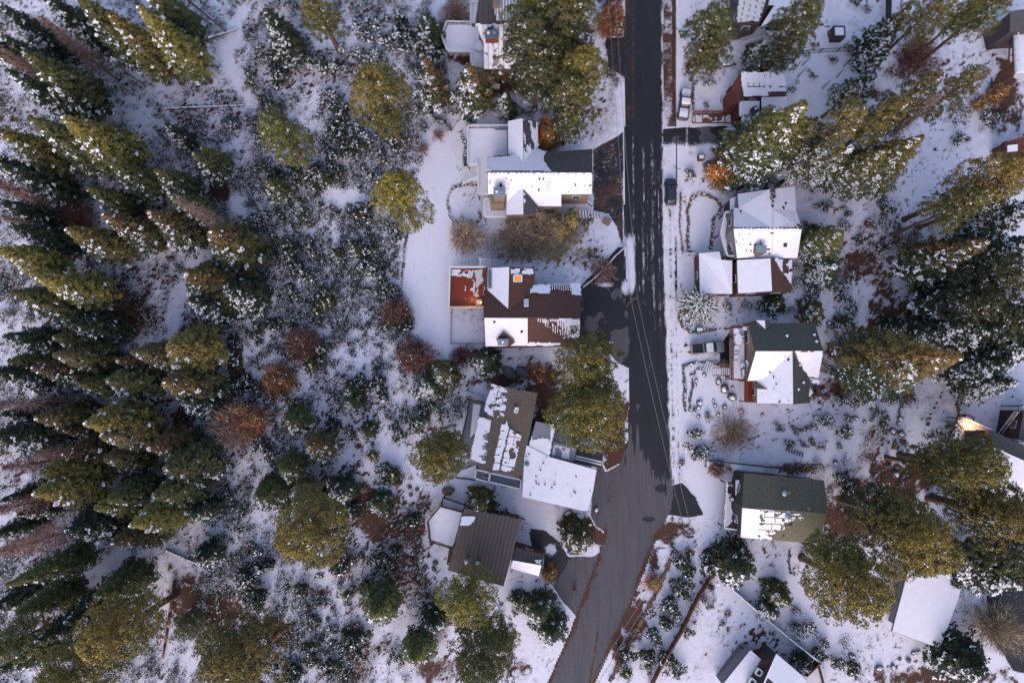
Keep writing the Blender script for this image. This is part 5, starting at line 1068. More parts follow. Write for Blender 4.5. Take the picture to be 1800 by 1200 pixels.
# --- grey roof house at the top right of the road
h = House('grey_roof_house', 'grey roofed house with white outside stairs half hidden by two pines at the top', 'house', 1330, 15)
h.block([([(1302, -50, 6.8), (1362, -50, 6.8), (1350, 10, 6.8), (1336, 42, 5.6), (1291, 42, 5.6)], 'grey_shingle'), ([(1362, -50, 6.8), (1400, -40, 5.6), (1395, 30, 5.6), (1361, 36, 5.6), (1361, 10, 6.2), (1350, 10, 6.8)], 'snow')], 'wall_dark', shrink=.92)
h.melt([(1303, -30, 6.7), (1350, -30, 6.8), (1344, 10, 6.7), (1334, 40, 5.65), (1294, 40, 5.65)], lambda px, py, x, y: (fbm(x, y, .5) > .34) & (np.abs(((px+py*.2)/11) % 1-.5) < .46), m='snow_thin')
h.slab(W_([(1361, 10, 6.3), (1361, 36, 5.7), (1337, 48, 5.3), (1340, 42, 5.5)]))
h.stairs((1345, 58), (1300, 72), 3.0, .3, 1.7, 14); h.deck([(1345, 54), (1375, 56), (1375, 62), (1345, 62)], 3.0, 'deck_grey', True, 'rail_white', [2])
# --- red cabin
h = House('red_cabin', 'small red cabin with stepped snowy metal roofs and green trim, below the iron fence', 'cabin', 1335, 175)
rf = [(1302, 127, 6.6), (1377, 127, 6.6), (1384, 168, 5.6), (1307, 170, 5.6)]
h.block([(rf, 'brown_shingle')], 'wall_red', shrink=.95)
h.melt(rf, lambda px, py, x, y: ((np.abs((px/9.6) % 1-.5) < .47) | (fbm(x, y, 1.4) > .5)) & ((np.abs(((py-127)/13) % 1-.5) < .475) | (fbm(x+9, y, 1.1) > .52)) & ((py < 161) | (px < 1350) | (fbm(x, y, 1.5) > .62)), lift=.06, cell=.13)
h.block([([(1286, 151, 5.2), (1302, 127, 6.3), (1307, 170, 5.3), (1299, 182, 4.6), (1286, 182, 4.6)], 'wall_red')], 'wall_red', shrink=.93)
h.block([([(1299, 178, 4.4), (1335, 178, 4.4), (1334, 203, 4.1), (1299, 205, 4.1)], 'snow')], 'wall_red', shrink=.95); h.block([([(1338, 169, 4.9), (1384, 170, 4.9), (1384, 200, 4.2), (1338, 200, 4.2)], 'snow')], 'wall_red', shrink=.95)
h.block([([(1303, 204, 4.0), (1330, 204, 4.0), (1328, 232, 3.6), (1303, 232, 3.6)], 'snow')], 'green_trim', shrink=.93)
h.chimney(1327, 193, 4.2, .9, .9, 1.0, 'wall_brown', 'rail_dark', 1, .5); mb = MB(); mb.bar(P(1301, 150, 5.2), P(1306, 176, 5.0), .3, 0, (0, 0, 1), .8); mb.build('green_panel', M['green_trim'], h.r)
h.deck([(1285, 150), (1299, 160), (1299, 185), (1285, 185)], 2.6, 'deck_brown', False, 'rail_white', [2, 3]); h.deck([(1271, 231), (1295, 231), (1295, 265), (1271, 265)], 2.4, 'deck_grey', True, 'rail_white', [0, 3]); h.deck([(1218, 200), (1285, 200), (1285, 216), (1217, 216)], .5, 'deck_brown', False, 'rail_red', [0], False)
h.melt([(1219, 202, .5), (1284, 202, .5), (1284, 215, .5), (1218, 215, .5)], lambda px, py, x, y: (np.abs((px/13) % 1-.5) < .45) & (fbm(x, y, .9) > .36), lift=.03, m='snow_thin')
# --- white hipped house and its garage
h = House('white_gabled_house', 'big white roofed house with square block chimney and glass side deck', 'house', 1350, 420)
R = 8.0
h.block([([(1289, 366, 6.6), (1298, 366, 6.6), (1296, 341, 5.6), (1352, 333, 6.8), (1358, 368, 7.4), (1358, 402, R), (1289, 402, R)], 'snow'), ([(1352, 333, 6.8), (1397, 328, 5.4), (1399, 370, 6.2), (1409, 402, 7.2), (1358, 402, R), (1358, 368, 7.4)], 'snow'),
         ([(1289, 402, R), (1358, 402, R), (1357, 454, 5.2), (1295, 454, 5.2)], 'snow'), ([(1358, 402, R), (1409, 402, 7.2), (1401, 454, 5.2), (1357, 454, 5.2)], 'snow')], 'wall_grey', shrink=.95)
mb = MB()
for i in range(18): p = P(1290+6.8*i+rnd.uniform(-1, 1), 401+rnd.uniform(-.3, .6), R+.12-(.012*i if i > 10 else 0)); mb.box((p.x, p.y, p.z), (rnd.uniform(.15, .5), .22, .1))
for a, b, z in ((1357, 336, 6.9), (1358, 342, 7.0), (1355, 348, 7.1), (1359, 354, 7.2), (1362, 345, 6.9), (1348, 341, 6.7), (1380, 358, 6.5), (1376, 366, 6.8), (1302, 372, 6.9), (1358, 362, 7.3), (1403, 397, 7.2), (1398, 399, 7.3), (1406, 400, 7.2), (1357, 410, 7.6), (1351, 438, 6.1)): p = P(a, b, z+.14); mb.blob((p.x, p.y, p.z), (rnd.uniform(.15, .4), rnd.uniform(.15, .4), .05), int(a), 7, 4)
mb.build('bare_shingle_patches', M['brown_shingle'], h.r)
h.melt([(1354, 333, 6.95), (1362, 332, 6.7), (1360, 352, 7.1), (1356, 352, 7.2)], nz(1.4, .42), m='brown_shingle', lift=.16)
h.melt([(1385, 392, 7.0), (1407, 396, 7.2), (1409, 401, 7.2), (1380, 401, 7.5)], nz(1.2, .5), m='taupe_shingle', lift=.17)
h.chimney(1338, 437, 6.0, 1.5, .9, 1.5, 'taupe_shingle', 'galv', 0); mb = MB(); mb.poly(W_([(1334, 434, 7.0), (1324, 438, 6.2), (1326, 452, 5.5), (1331, 453, 5.5), (1347, 444, 6.1)], .22)); mb.build('chimney_cricket', M['taupe_shingle'], h.r)
mb = MB(); mb.poly(W_([(1336, 421, 7.2), (1333.5, 433, 6.9), (1338, 433, 6.9)], .3)); mb.build('cricket_ridge', M['taupe_shingle'], h.r)
h.block([([(1295, 457, 5.2), (1354, 454, 6.2), (1357, 512, 6.0), (1297, 516, 5.0)], 'snow'), ([(1354, 454, 6.2), (1392, 456, 4.9), (1391, 514, 4.8), (1357, 512, 6.0)], 'brown_shingle')], 'wall_brown', shrink=.95)
h.melt([(1360, 455, 6.05), (1391.5, 457, 4.95), (1391, 500, 4.9), (1384, 492, 5.1)], lambda px, py, x, y: (fbm(x, y, 1.2) > .33+.25*((px > 1376) & (px < 1386) & (py < 480))), lift=.06)
h.deck([(1272, 375), (1286, 375), (1287, 452), (1276, 452), (1264, 412)], 2.8, 'deck_grey', True, 'rail_white', [0, 2, 3, 4], snowpoly=[(1273, 381), (1277, 381), (1278, 450), (1274, 450), (1267, 412)])
h.block([([(1283, 350, 3.4), (1297, 345, 3.8), (1298, 364, 3.8), (1283, 370, 3.4)], 'snow')], 'wall_dark', shrink=.9, windows=False)
g2 = House('garage', 'low snow covered garage left of the white hipped house, beside the driveway', 'garage', 1258, 480)
g2.block([([(1228, 445, 3.4), (1264, 442, 3.7), (1268, 457, 3.9), (1287, 458, 3.9), (1287, 517, 3.7), (1230, 516, 3.4)], 'snow')], 'wall_brown', shrink=.96)
mb = MB(); a, b = P(1227, 450, 1.2), P(1229, 512, 1.2); 
mb = MB(); mb.box(((a.x+b.x)/2+.25, (a.y+b.y)/2, 1.25), (.1, 4.8, 2.3)); mb.build('garage_door', M['rail_dark'], g2.r)
# --- green roofed house with furnished deck
h = House('green_roof_house', 'dark green roofed house with one white roof half and a furnished red railed deck', 'house', 1380, 635)
R = 7.8
h.block([([(1316, 568, 5.6), (1432, 567, 5.6), (1447, 616, R), (1327, 616, R)], 'green_shingle'), ([(1327, 616, R), (1447, 616, R), (1438, 665, 5.6), (1312, 670, 5.4)], 'green_shingle')], 'wall_tan', shrink=.95)
h.slab(W_([(1328, 617, 7.75), (1393, 617, 7.75), (1393, 667, 5.75), (1313, 669.5, 5.55)]))
h.melt([(1395, 617, 7.75), (1446.5, 617, 7.75), (1438, 664, 5.65), (1421, 662, 5.75)], lambda px, py, x, y: fbm(x, y, .9) > .2+.02*np.maximum(0, py-655), lift=.08)
h.block([([(1330, 668, 5.4), (1331, 640, 5.4), (1393, 620, 7.7), (1394, 710, 7.5), (1330, 709, 5.2)], 'snow'), ([(1393, 620, 7.7), (1421, 663, 5.6), (1430, 684, 5.3), (1424, 708, 5.3), (1394, 710, 7.5)], 'green_shingle')], 'wall_tan', shrink=.95)
h.melt([(1420, 663, 5.65), (1440, 668, 5.5), (1438, 676, 5.3), (1428, 672, 5.4)], nz(1.2, .4), lift=.06); h.melt([(1424, 678, 5.4), (1431, 680, 5.3), (1427, 706, 5.35), (1420, 706, 5.6)], nz(1.6, .55), lift=.06, cell=.12)
h.block([([(1328, 562, 5.8), (1345, 562, 6.4), (1346, 580, 6.4), (1330, 575, 5.8)], 'green_shingle'), ([(1345, 562, 6.4), (1353, 562, 6.0), (1354, 570, 6.0), (1346, 580, 6.4)], 'green_shingle')], 'wall_tan', shrink=.9, windows=False)
h.slab(W_([(1328.5, 563, 6.1), (1344, 563, 6.5), (1345, 578, 6.5)]))
mb = MB(); mb.poly(W_([(1330, 670, 5.75), (1332, 672, 5.8), (1350, 684, 6.3), (1330, 683, 5.75)], .06)); mb.build('dark_valley', M['green_shingle'], h.r)
for a, b, z, mm in ((1383, 590, 6.8, 'snow'), (1431, 588, 6.6, 'snow'), (1435, 600, 7.1, 'snow'), (1406, 641, 6.7, 'snow'), (1412, 672, 6.2, 'snow'), (1403, 684, 6.6, 'snow'), (1385, 632, 7.2, 'black_metal')): h.vent(a, b, z, .14, .35, mm)
h.block([([(1293+0, 0, 0)]*3, 'snow')], 'wall_tan') if False else None
mb = MB(); mb.poly(W_([(1312, 633, 4.6), (1323, 633, 4.8), (1321, 648, 4.6), (1316, 648, 4.4)])); mb.build('porch_canopy', M['black_metal'], h.r)
mb = MB(); mb.bar(P(1312, 633, 4.7), P(1318, 649, 4.5), .3, 0, (0, 0, 1), .1); mb.build('canopy_snow', M['snow'], h.r)
h.deck([(1284, 574), (1312, 574), (1313, 667), (1285, 667)], 3.0, 'deck_brown', True, 'rail_red', [0, 2, 3], snowpoly=[(1285, 575), (1308, 575), (1309, 667), (1286, 667)], balusters=False)
h.deck([(1309, 668), (1329, 668), (1329, 706), (1309, 706)], 2.6, 'deck_red', False, 'rail_red', [2, 3], balusters=False)
h.stairs((1282, 653), (1252, 653), 2.8, .8, 1.3, 9, 'deck_grey', True, 'rail_red'); h.stairs((1252, 646), (1238, 641), .7, .1, 1.8, 4, 'concrete', False)
mb = MB()
for i in range(5): mb.box((P(1318+1.4*i, 588+11*i, 4.0).x, P(1318+1.4*i, 588+11*i, 4.0).y, 3.6), (.9, .7, .1))
mb = MB(); p = P(1378, 713, .6); mb.box((p.x, p.y, .6), (2.4, .8, 1.1)); mb.build('snowy_bay', M['snow'], h.r); mb = MB(); p = P(1395, 715, .6); mb.box((p.x, p.y, .5), (1.1, .7, .9)); mb.build('lean_to', M['snow'], h.r)
# --- olive roofed house
h = House('olive_roof_house', 'olive shingled house half covered in blocky melting snow, with long walkway above it', 'house', 1378, 890)
R = 8.0; rn = [(1308, 831, 5.6), (1449, 844, 5.6), (1453, 902, R), (1304, 891, R)]; rs = [(1304, 891, R), (1453, 902, R), (1441, 955, 5.6), (1301, 945, 5.6)]
h.block([(rn, 'olive_shingle'), (rs, 'olive_shingle')], 'wall_dark', shrink=.96)
h.slab(W_([(1304.5, 892, 7.95), (1336, 895, 7.95), (1331, 947, 5.65), (1301.5, 944, 5.7)]))
h.melt([(1335, 895, 7.9), (1418, 901, 7.9), (1412, 935, 6.5), (1345, 945, 5.9), (1331, 944, 5.8)], lambda px, py, x, y: (np.abs(((py-897-.06*(px-1335))/11) % 1-.5) < .44) & (np.abs(((px+6*((py-897)//11))/24) % 1-.5) < .475) & (py < 936-.55*np.maximum(0, px-1362)+8*(fbm(x, y, .8)-.3)) & (fbm(x, y, 1.5) > .28+.004*(px-1335)), lift=.09, cell=.12)
h.melt([(1330, 936, 6.1), (1360, 945, 5.7), (1352, 948, 5.6), (1330, 946, 5.65)], nz(1.4, .42), lift=.09)
for a, b, z, r_, hh in ((1377, 866, 6.8, .3, 1.2), (1386, 865, 6.8, .2, .5), (1404, 857, 6.4, .12, .3), (1422, 893, 7.6, .22, .3), (1385, 907, 7.6, .35, .35), (1388, 924, 6.8, .22, .3), (1381, 928, 6.6, .1, .3), (1377, 943, 5.9, .1, .3)): h.vent(a, b, z, r_, hh, 'galv' if r_ > .25 else 'tan_block')
h.deck([(1275, 846), (1303, 850), (1298, 930), (1270, 926)], 2.6, 'deck_brown', False, 'rail_white', [2, 3], balusters=False); h.melt([(1277, 850, 2.62), (1292, 852, 2.62), (1286, 915, 2.62), (1278, 925, 2.62), (1272, 925, 2.62)], lambda px, py, x, y: px < 1288+5*(fbm(x, y, .6)-.5)*2+4*np.sin(py*.07), lift=.09)
for a, b in ((1297, 857), (1296, 905)): mb = MB(); p = P(a, b, 3.6); mb.box((p.x, p.y, 3.4), (.55, 2.4, .5), -.06); o = mb.build('snowy_planter', M['snow'], h.r)
h.deck([(1240, 808), (1372, 822), (1368, 832), (1240, 820)], 1.2, 'deck_grey', True, 'rail_dark', [0], True); h.stairs((1248, 816), (1274, 819), 1.5, 1.3, 1.1, 9, 'rail_dark', False); h.stairs((1346, 825), (1367, 828), 1.5, 1.3, 1.1, 7, 'rail_dark', False)
# --- lamplit deck house at the right edge
h = House('lamplit_house', 'brown house with a warm lamplit deck and dining set at the right edge', 'house', 1740, 780)
h.block([([(1737, 754, 6.2), (1790, 778, 6.6), (1850, 800, 6.6), (1850, 832, 7.2), (1742, 783, 7.0)], 'grey_shingle'), ([(1742, 783, 7.0), (1850, 832, 7.2), (1850, 900, 5.2), (1728, 860, 5.2), (1732, 790, 6.8)], 'snow')], 'wall_brown', shrink=.96)
h.block([([(1705, 757, 4.8), (1737, 756, 5.2), (1738, 782, 5.2), (1730, 790, 5.0), (1697, 782, 4.8)], 'wall_brown')], 'wall_brown', shrink=.96, windows=False)
h.skylight([(1703, 767, 4.95), (1712, 767, 5.0), (1710, 783, 5.0), (1700, 782, 4.95)], 'glass', 'green_trim'); h.skylight([(1723, 772, 5.15), (1729, 772, 5.15), (1727, 787, 5.05), (1720, 786, 5.05)], 'glass', 'rail_white')
dk = h.deck([(1684, 733), (1735, 754), (1705, 757), (1697, 786), (1664, 784)], 3.0, 'deck_brown', True, 'rail_white', [0, 3, 4])
mb = MB(); p = P(1716, 759, 4.2); mb.blob((p.x, p.y, 4.3), (.22, .22, .22), 3); mb.build('wall_lamp', M['lamp'], h.r)
ld = bpy.data.lights.new('deck_lamp', 'POINT'); ld.energy = 140; ld.color = (1, .55, .2); ld.shadow_soft_size = .2; lo = bpy.data.objects.new('deck_lamp', ld); COL.objects.link(lo); lo.parent = h.r; lo.location = Vector((p.x-.6, p.y+1.2, 4.6))-wloc(h.r)
h.stairs((1702, 735), (1712, 741), .6, .3, 1.4, 3, 'deck_brown', False)
# --- other houses cut by the edges
h = House('stair_house', 'dark house with a long snowy outside staircase at the right edge', 'house', 1800, 740)
h.block([([(1800, 720, 5.5), (1860, 720, 5.5), (1860, 780, 5.5), (1790, 772, 5.5)], 'grey_shingle')], 'wall_dark', shrink=.95); h.stairs((1793, 724), (1762, 765), 4.2, .4, 1.7, 13, 'rail_dark'); h.deck([(1792, 712), (1812, 712), (1806, 776), (1784, 776)], 4.2, 'deck_grey', True, 'rail_white', [0, 2, 3])
h = House('red_deck_house', 'house with a snowy white decked terrace on red posts in the top right corner', 'house', 1795, 80)
h.block([([(1776, 20, 7), (1850, 10, 7), (1850, 52, 6), (1775, 56, 6)], 'grey_shingle')], 'wall_dark', shrink=.95); h.deck([(1782, 54), (1860, 54), (1860, 128), (1786, 128)], 4.5, 'rail_white', True, 'rail_white', [3], balusters=False)
mb = MB()
for i in range(6): mb.bar(P(1778, 58+13*i, 2.0), P(1786, 55+14*i, 4.2), .16)
for a, b in (((1776, 56), (1772, 130)), ((1781, 56), (1781, 128))): mb.bar(P(*a, 2.6), P(*b, 2.6), .18)
mb.build('red_timber_frame', M['rail_red'], h.r)
h = House('dark_red_shed', 'dark red shed with a snowy table top, half under the right edge pine', 'shed', 1785, 262)
h.block([([(1766, 250, 3.4), (1800, 240, 3.6), (1850, 240, 3.6), (1850, 262, 3.2), (1768, 272, 3.2)], 'wall_red')], 'wall_red', shrink=.95, windows=False); h.slab(W_([(1770, 256, 3.42), (1788, 254, 3.46), (1788, 266, 3.34), (1770, 268, 3.3)]))
h = House('white_flat_house', 'big plain white snow covered roof half hidden by the bottom right pines', 'house', 1630, 1080)
h.block([([(1596, 1000, 3.2), (1700, 990, 3.2), (1684, 1052, 3.0), (1652, 1139, 2.9), (1567, 1109, 2.9)], 'snow')], 'wall_grey', shrink=.84, windows=False)
h = House('corner_lot_house', 'white roofed house with lit window row and dark sunken terrace inside the brown fence', 'house', 1350, 1165)
h.block([([(1364, 1147, 5.4), (1411, 1187, 5.0), (1440, 1230, 4.6), (1330, 1240, 6.8), (1338, 1207, 6.9)], 'snow')], 'wall_dark', shrink=.95, windows=False)
h.block([([(1319, 1141, 3.4), (1341, 1160, 3.6), (1300, 1222, 3.6), (1268, 1204, 3.4)], 'snow')], 'wall_grey', shrink=.95, windows=False)
h.block([([(1341, 1160, 4.4), (1356, 1157, 4.8), (1338, 1202, 4.8), (1322, 1212, 4.4), (1312, 1205, 4.2)], 'wall_brown')], 'wall_brown', shrink=.95, windows=False)
for a, b in ((1334, 1177), (1322, 1194)): h.skylight([(a-2, b-4, 4.6), (a+6, b+2, 4.7), (a+1, b+10, 4.7), (a-7, b+5, 4.6)], 'glass', 'rail_white')
h.deck([(1299, 1133), (1318, 1143), (1286, 1188), (1262, 1184)], .35, 'deck_grey', False, 'rail_dark', [0], False); mb = MB(); mb.prism([tuple(P(a, b, .4).xy) for a, b in ((1302, 1140), (1314, 1144), (1280, 1188), (1268, 1186))], .36, .42); mb.build('pond_cover', M['black_metal'], h.r)

# pine needles and cones that have dropped on the snowy roofs
def needles(root, pts, lo=.70, off=0):
    class _R: pass
    t = _R(); t.r = root; House.melt(t, pts, lambda px, py, x, y: fbm(x+off, y, 2.6, 2) > lo, cell=.11, name='needle_litter', m='wall_brown', lift=.19, sub=True)
byn = {o.name: o for o in COL.objects}
needles(byn['taupe_shingle_house'], [(922, 782, 5.1), (965, 804, 5.1), (1045, 826, 5.1), (1034, 895, 5.1), (920, 871, 5.1)], .86)
needles(byn['snowy_house'], [(860, 305, 8.1), (1038, 305, 8.1), (1038, 340, 6.0), (860, 340, 6.0)], .82, 9)
needles(byn['white_gabled_house'], [(1290, 404, 7.9), (1356, 404, 7.9), (1356, 452, 5.3), (1297, 452, 5.3)], .81, 4)
needles(byn['green_roof_house'], [(1332, 640, 5.6), (1391, 622, 7.7), (1392, 708, 7.5), (1333, 707, 5.3)], .82, 7)
needles(byn['metal_roof_house'], [(837, 44, 8.5), (928, 44, 8.5), (928, 121, 5.7), (852, 121, 5.7)], .76, 2)
# ------------------------------------------------------------------ vehicles
def sect(x, hw, z0, z1, n=14, k=3.2):
    out = []
    for i in range(n):
        t = 2*math.pi*i/n; c, s_ = math.cos(t), math.sin(t)
        out.append((x, hw*math.copysign(abs(c)**(2/k), c), (z0+z1)/2+(z1-z0)/2*math.copysign(abs(s_)**(2/k), s_)))
    return out
def loft(mb, st, m=0, n=14, k=3.2):
    rings = [sect(*s_, n=n, k=k) for s_ in st]; b = len(mb.v)
    for r in rings: mb.v += r
    for i in range(len(rings)-1):
        for j in range(n): j2 = (j+1) % n; mb.f.append((b+i*n+j, b+i*n+j2, b+(i+1)*n+j2, b+(i+1)*n+j)); mb.m.append(m)
    mb.f.append(tuple(b+j for j in range(n))[::-1]); mb.m.append(m); mb.f.append(tuple(b+(len(rings)-1)*n+j for j in range(n))); mb.m.append(m)
def vehicle(name, label, px, py, heading, kind, paint, snow):
    p = P(px, py, .8); e = empty(name, (p.x, p.y, 0)); e.rotation_euler = (0, 0, heading); tag(e, label, 'truck' if kind == 'pickup' else 'car')
    def part(nm, mb, mt, sm=True, par=None):
        o = link(nm, mb.mesh(nm, mt, sm), par or e); return o
    L = 2.85 if kind == 'pickup' else 2.35
    mb = MB(); W_ = .98
    st = [(-L, W_*.86, .45, .98), (-L+.12, W_*.95, .36, 1.08), (-L+.5, W_, .32, 1.12), (0, W_, .30, 1.08), (L-1.4, W_, .32, 1.06), (L-.5, W_*.96, .34, 1.0), (L-.12, W_*.86, .38, .90), (L, W_*.72, .42, .78)]
    loft(mb, st, k=4.5); body = part('body', mb, M[paint])
    mb = MB()
    if kind == 'pickup': cs = [(-.75, W_*.72, 1.0, 1.25), (-.55, W_*.80, 1.0, 1.78), (.75, W_*.80, 1.0, 1.78), (1.45, W_*.80, 1.0, 1.1)]
    else: cs = [(-L+.1, W_*.74, 1.0, 1.2), (-L+.5, W_*.80, 1.0, 1.72), (.35, W_*.80, 1.0, 1.72), (1.15, W_*.82, 1.0, 1.08)]
    loft(mb, cs, k=4.5); part('cabin_glass', mb, M['glass'])
    mb = MB(); x0, x1 = (-.52, .72) if kind == 'pickup' else (-L+.5, .34); top = 1.78 if kind == 'pickup' else 1.72
    loft(mb, [(x0, W_*.70, top-.05, top+.02), (x0+.1, W_*.78, top-.05, top+.04), (x1-.1, W_*.78, top-.05, top+.04), (x1, W_*.70, top-.05, top+.02)], k=6); part('roof_panel', mb, M[paint])
    if kind == 'suv':
        for sy in (-1, 1): mb = MB(); mb.bar((x0+.2, sy*.66, top+.09), (x1-.2, sy*.66, top+.09), .05); part('roof_rail', mb, M['black_metal'], False)
        mb = MB(); mb.bar((x0+.5, 0, top+.05), (x0+1.3, 0, top+.05), .8, 0, (0, 0, 1), .02); part('sunroof', mb, M['glass'], False)
    if kind == 'pickup':
        mb = MB(); mb.prism([(-L+.18, -.78), (-.85, -.78), (-.85, .78), (-L+.18, .78)], 1.10, 1.135); part('bed_liner', mb, M['black_metal'], False)
        mb = MB()
        for a, b in (((-L+.1, -.84), (-.8, -.84)), ((-L+.1, .84), (-.8, .84)), ((-L+.1, -.84), (-L+.1, .84)), ((-.8, -.84), (-.8, .84))): mb.bar((*a, 1.2), (*b, 1.2), .14, 0, (0, 0, 1), .26)
        part('bed_side', mb, M[paint], False)
    for sx in (-1, 1):
        for sy in (-1, 1):
            mb = MB(); c = Vector((sx*(L-.95), sy*.90, .36)); mb.tube(c-Vector((0, .12, 0)), c+Vector((0, .12, 0)), .36, .36, 16); wh = part('wheel', mb, M['tyre'], False)
            mb = MB(); mb.tube(c-Vector((0, .13*sy*-1-.0, 0)), c+Vector((0, .14*sy, 0)), .2, .2, 12); part('rim', mb, M['galv'], False, wh)
    for sy in (-1, 1):
        mb = MB(); mb.blob((L-.16, sy*.62, .74), (.14, .2, .1), 4, 8, 5); part('headlight', mb, M['headlamp']); mb = MB(); mb.box((-L+.03, sy*.72, .85), (.12, .2, .26)); part('tail_light', mb, M['tail'], False)
        mb = MB(); mb.blob((1.05, sy*1.08, 1.12), (.10, .14, .09), 5, 8, 5); part('side_mirror', mb, M[paint])
    if snow:
        mb = MB()
        def sn(x0, x1, w_, z, t=.07):
            loft(mb, [(x0, w_*.9, z, z+t*.6), (x0+.08, w_, z, z+t), (x1-.08, w_, z, z+t), (x1, w_*.9, z, z+t*.6)], k=5, n=12)
        if snow == 'all':
            sn(x0+.05, x1-.03, W_*.76, top+.03); sn(-L+.2, -.9, W_*.78, 1.13, .1); sn(1.5, L-.18, W_*.78, 1.01, .1); sn(.85, 1.4, W_*.68, 1.3, .05)
        else: sn(x0+.06, x1-.03, W_*.74, top+.03, .04)
        part('snow_cover', mb, M['snow' if snow == 'all' else 'snow_thin'])
    return e
vehicle('pickup_truck', 'pickup truck covered in snow, parked beside the road by the red cabin', 1203.5, 183, math.radians(81), 'pickup', 'paint_dark', 'all')
vehicle('parked_car', 'dark blue black car parked on the snowy verge at the road edge', 1179, 337, math.radians(90), 'suv', 'paint_black', None)
vehicle('pickup_truck', 'silver grey truck parked nose in under the furnished deck', 1244, 611, math.radians(4), 'pickup', 'paint_silver', 'thin')

# ------------------------------------------------------------------ furniture and small things
def table(px, py, z, r, label, ry=None, m='rail_white', group=None, snow=True, hgt=.75):
    p = P(px, py, z+hgt); e = empty('round_table', (p.x, p.y, z)); tag(e, label, 'table', group); ry = ry or r
    def disc(mb, z0, z1, rx, ry_): mb.prism([(rx*math.cos(t*math.pi/10), ry_*math.sin(t*math.pi/10)) for t in range(20)], z0, z1)
    mb = MB(); disc(mb, hgt-.06, hgt, r, ry); link('tabletop', mb.mesh('tabletop', M[m]), e)
    mb = MB(); mb.tube((0, 0, 0), (0, 0, hgt-.06), .09, .07, 10); mb.tube((0, 0, 0), (0, 0, .06), r*.5, r*.45, 12); link('pedestal', mb.mesh('pedestal', M['rail_dark']), e)
    if snow: mb = MB(); disc(mb, hgt, hgt+.09, r*.93, ry*.93); link('snow_cap', mb.mesh('snow_cap', M['snow']), e)
    return e
def chair(px, py, z, rz, label, group, size=.62, m='rail_dark', lounge=False):
    p = P(px, py, z+.45); e = empty('patio_chair', (p.x, p.y, z)); e.rotation_euler = (0, 0, rz); tag(e, label, 'chair', group); s = size; L = s*(2.6 if lounge else 1)
    mb = MB(); mb.box((0, 0, .42), (s, L, .07)); link('seat', mb.mesh('seat', M[m]), e)
    mb = MB(); mb.bar((0, L/2-.02, .42), (0, L/2+.16, .98), .07, 0, (1, 0, 0), s); mb2 = MB(); mb2.bar((-s/2, L/2+.05, .70), (s/2, L/2+.05, .70), .07, 0, (0, 0, 1), .56); link('backrest', mb2.mesh('backrest', M[m]), e)
    for sx in (-1, 1):
        for sy in (-1, 1): mb = MB(); mb.bar((sx*(s/2-.05), sy*(L/2-.06), 0), (sx*(s/2-.05), sy*(L/2-.06), .4), .06); link('leg', mb.mesh('leg', M[m]), e)
        mb = MB(); mb.bar((sx*s/2, -L/2+.06, .64), (sx*s/2, L/2, .64), .06); link('armrest', mb.mesh('armrest', M[m]), e)
    mb = MB(); mb.box((0, -.02, .51), (s*.9, L*.88, .10)); link('snow_cushion', mb.mesh('snow_cushion', M['snow']), e); return e
table(844, 81, 3.2, 1.0, 'large round table on the metal roofed house deck', m='wall_tan')
G = 'chairs around the snowy patio table'
table(1472, 616, 0.02, .78, 'round snow capped table in the middle of the stone edged patio')
for a, b, r_, lk in ((1467, 604, .3, 'snowy patio chair above left of the round table'), (1479, 603, 2.5, 'larger snowy patio chair above the round table'), (1459, 613, 1.5, 'snowy patio chair left of the round table'), (1486, 617, -1.3, 'snowy patio chair right of the round table'), (1481, 625, -2.4, 'small snowy chair below right of the round table'), (1471, 633, 3.1, 'snowy patio chair standing apart below the round table')):
    chair(a, b, .02, r_, lk, G)
G = 'furniture on the red railed deck'
table(1298, 596, 3.1, .66, 'oval dining table on the furnished deck', 1.0, group=G); table(1294, 582, 3.1, .50, 'small round table in the upper corner of the furnished deck', group=G); table(1310, 576, 3.1, .45, 'round snow capped pot table at the deck top right corner', group=G); table(1293.5, 619, 3.1, .26, 'tiny side table between two loungers', group=G, hgt=.5)
for a, b, r_, lk in ((1289, 592, 1.57, 'snowy chair left of the oval dining table, upper one'), (1290, 600, 1.57, 'snowy chair left of the oval dining table, lower one'), (1306, 592, -1.57, 'snowy chair right of the oval dining table, upper one'), (1306, 599, -1.57, 'snowy chair right of the oval dining table, lower one')): chair(a, b, 3.1, r_, lk, G, .5)
chair(1294, 612, 3.1, 1.4, 'wide snowy lounger above the tiny side table', G, 1.0); chair(1293, 628, 3.1, 1.57, 'wide snowy lounger below the tiny side table', G, .9); chair(1306, 655, 3.1, 0, 'narrow snowy chaise at the lower end of the furnished deck', G, .5, lounge=True)
table(1305.5, 643, 3.1, .45, 'round snow capped fire bowl on the lower furnished deck', .5, 'black_metal', G, hgt=.6)
G = 'dining set on the lamplit deck'
table(1686, 764, 3.1, .85, 'long snowy dining table on the lamplit deck', 1.5, 'black_metal', G)
for a, b, r_, lk in ((1680, 753, .3, 'chair at the top end of the lamplit table'), (1678, 765, 1.5, 'chair left of the lamplit table'), (1677, 774, 1.5, 'chair lower left of the lamplit table'), (1694, 760, -1.5, 'chair right of the lamplit table'), (1693, 772, -1.5, 'chair lower right of the lamplit table')): chair(a, b, 3.1, r_, lk, G, .55, 'black_metal')
chair(1686, 741, 3.1, .4, 'single snowy armchair in the upper corner of the lamplit deck', G, .8)
table(1283.5, 861, 2.65, .62, 'dark kettle grill table on the olive house deck', m='black_metal', snow=False); chair(1286, 877, 2.65, .3, 'small dark chair on the olive house deck', 'seats on the olive house deck', .6, 'black_metal')
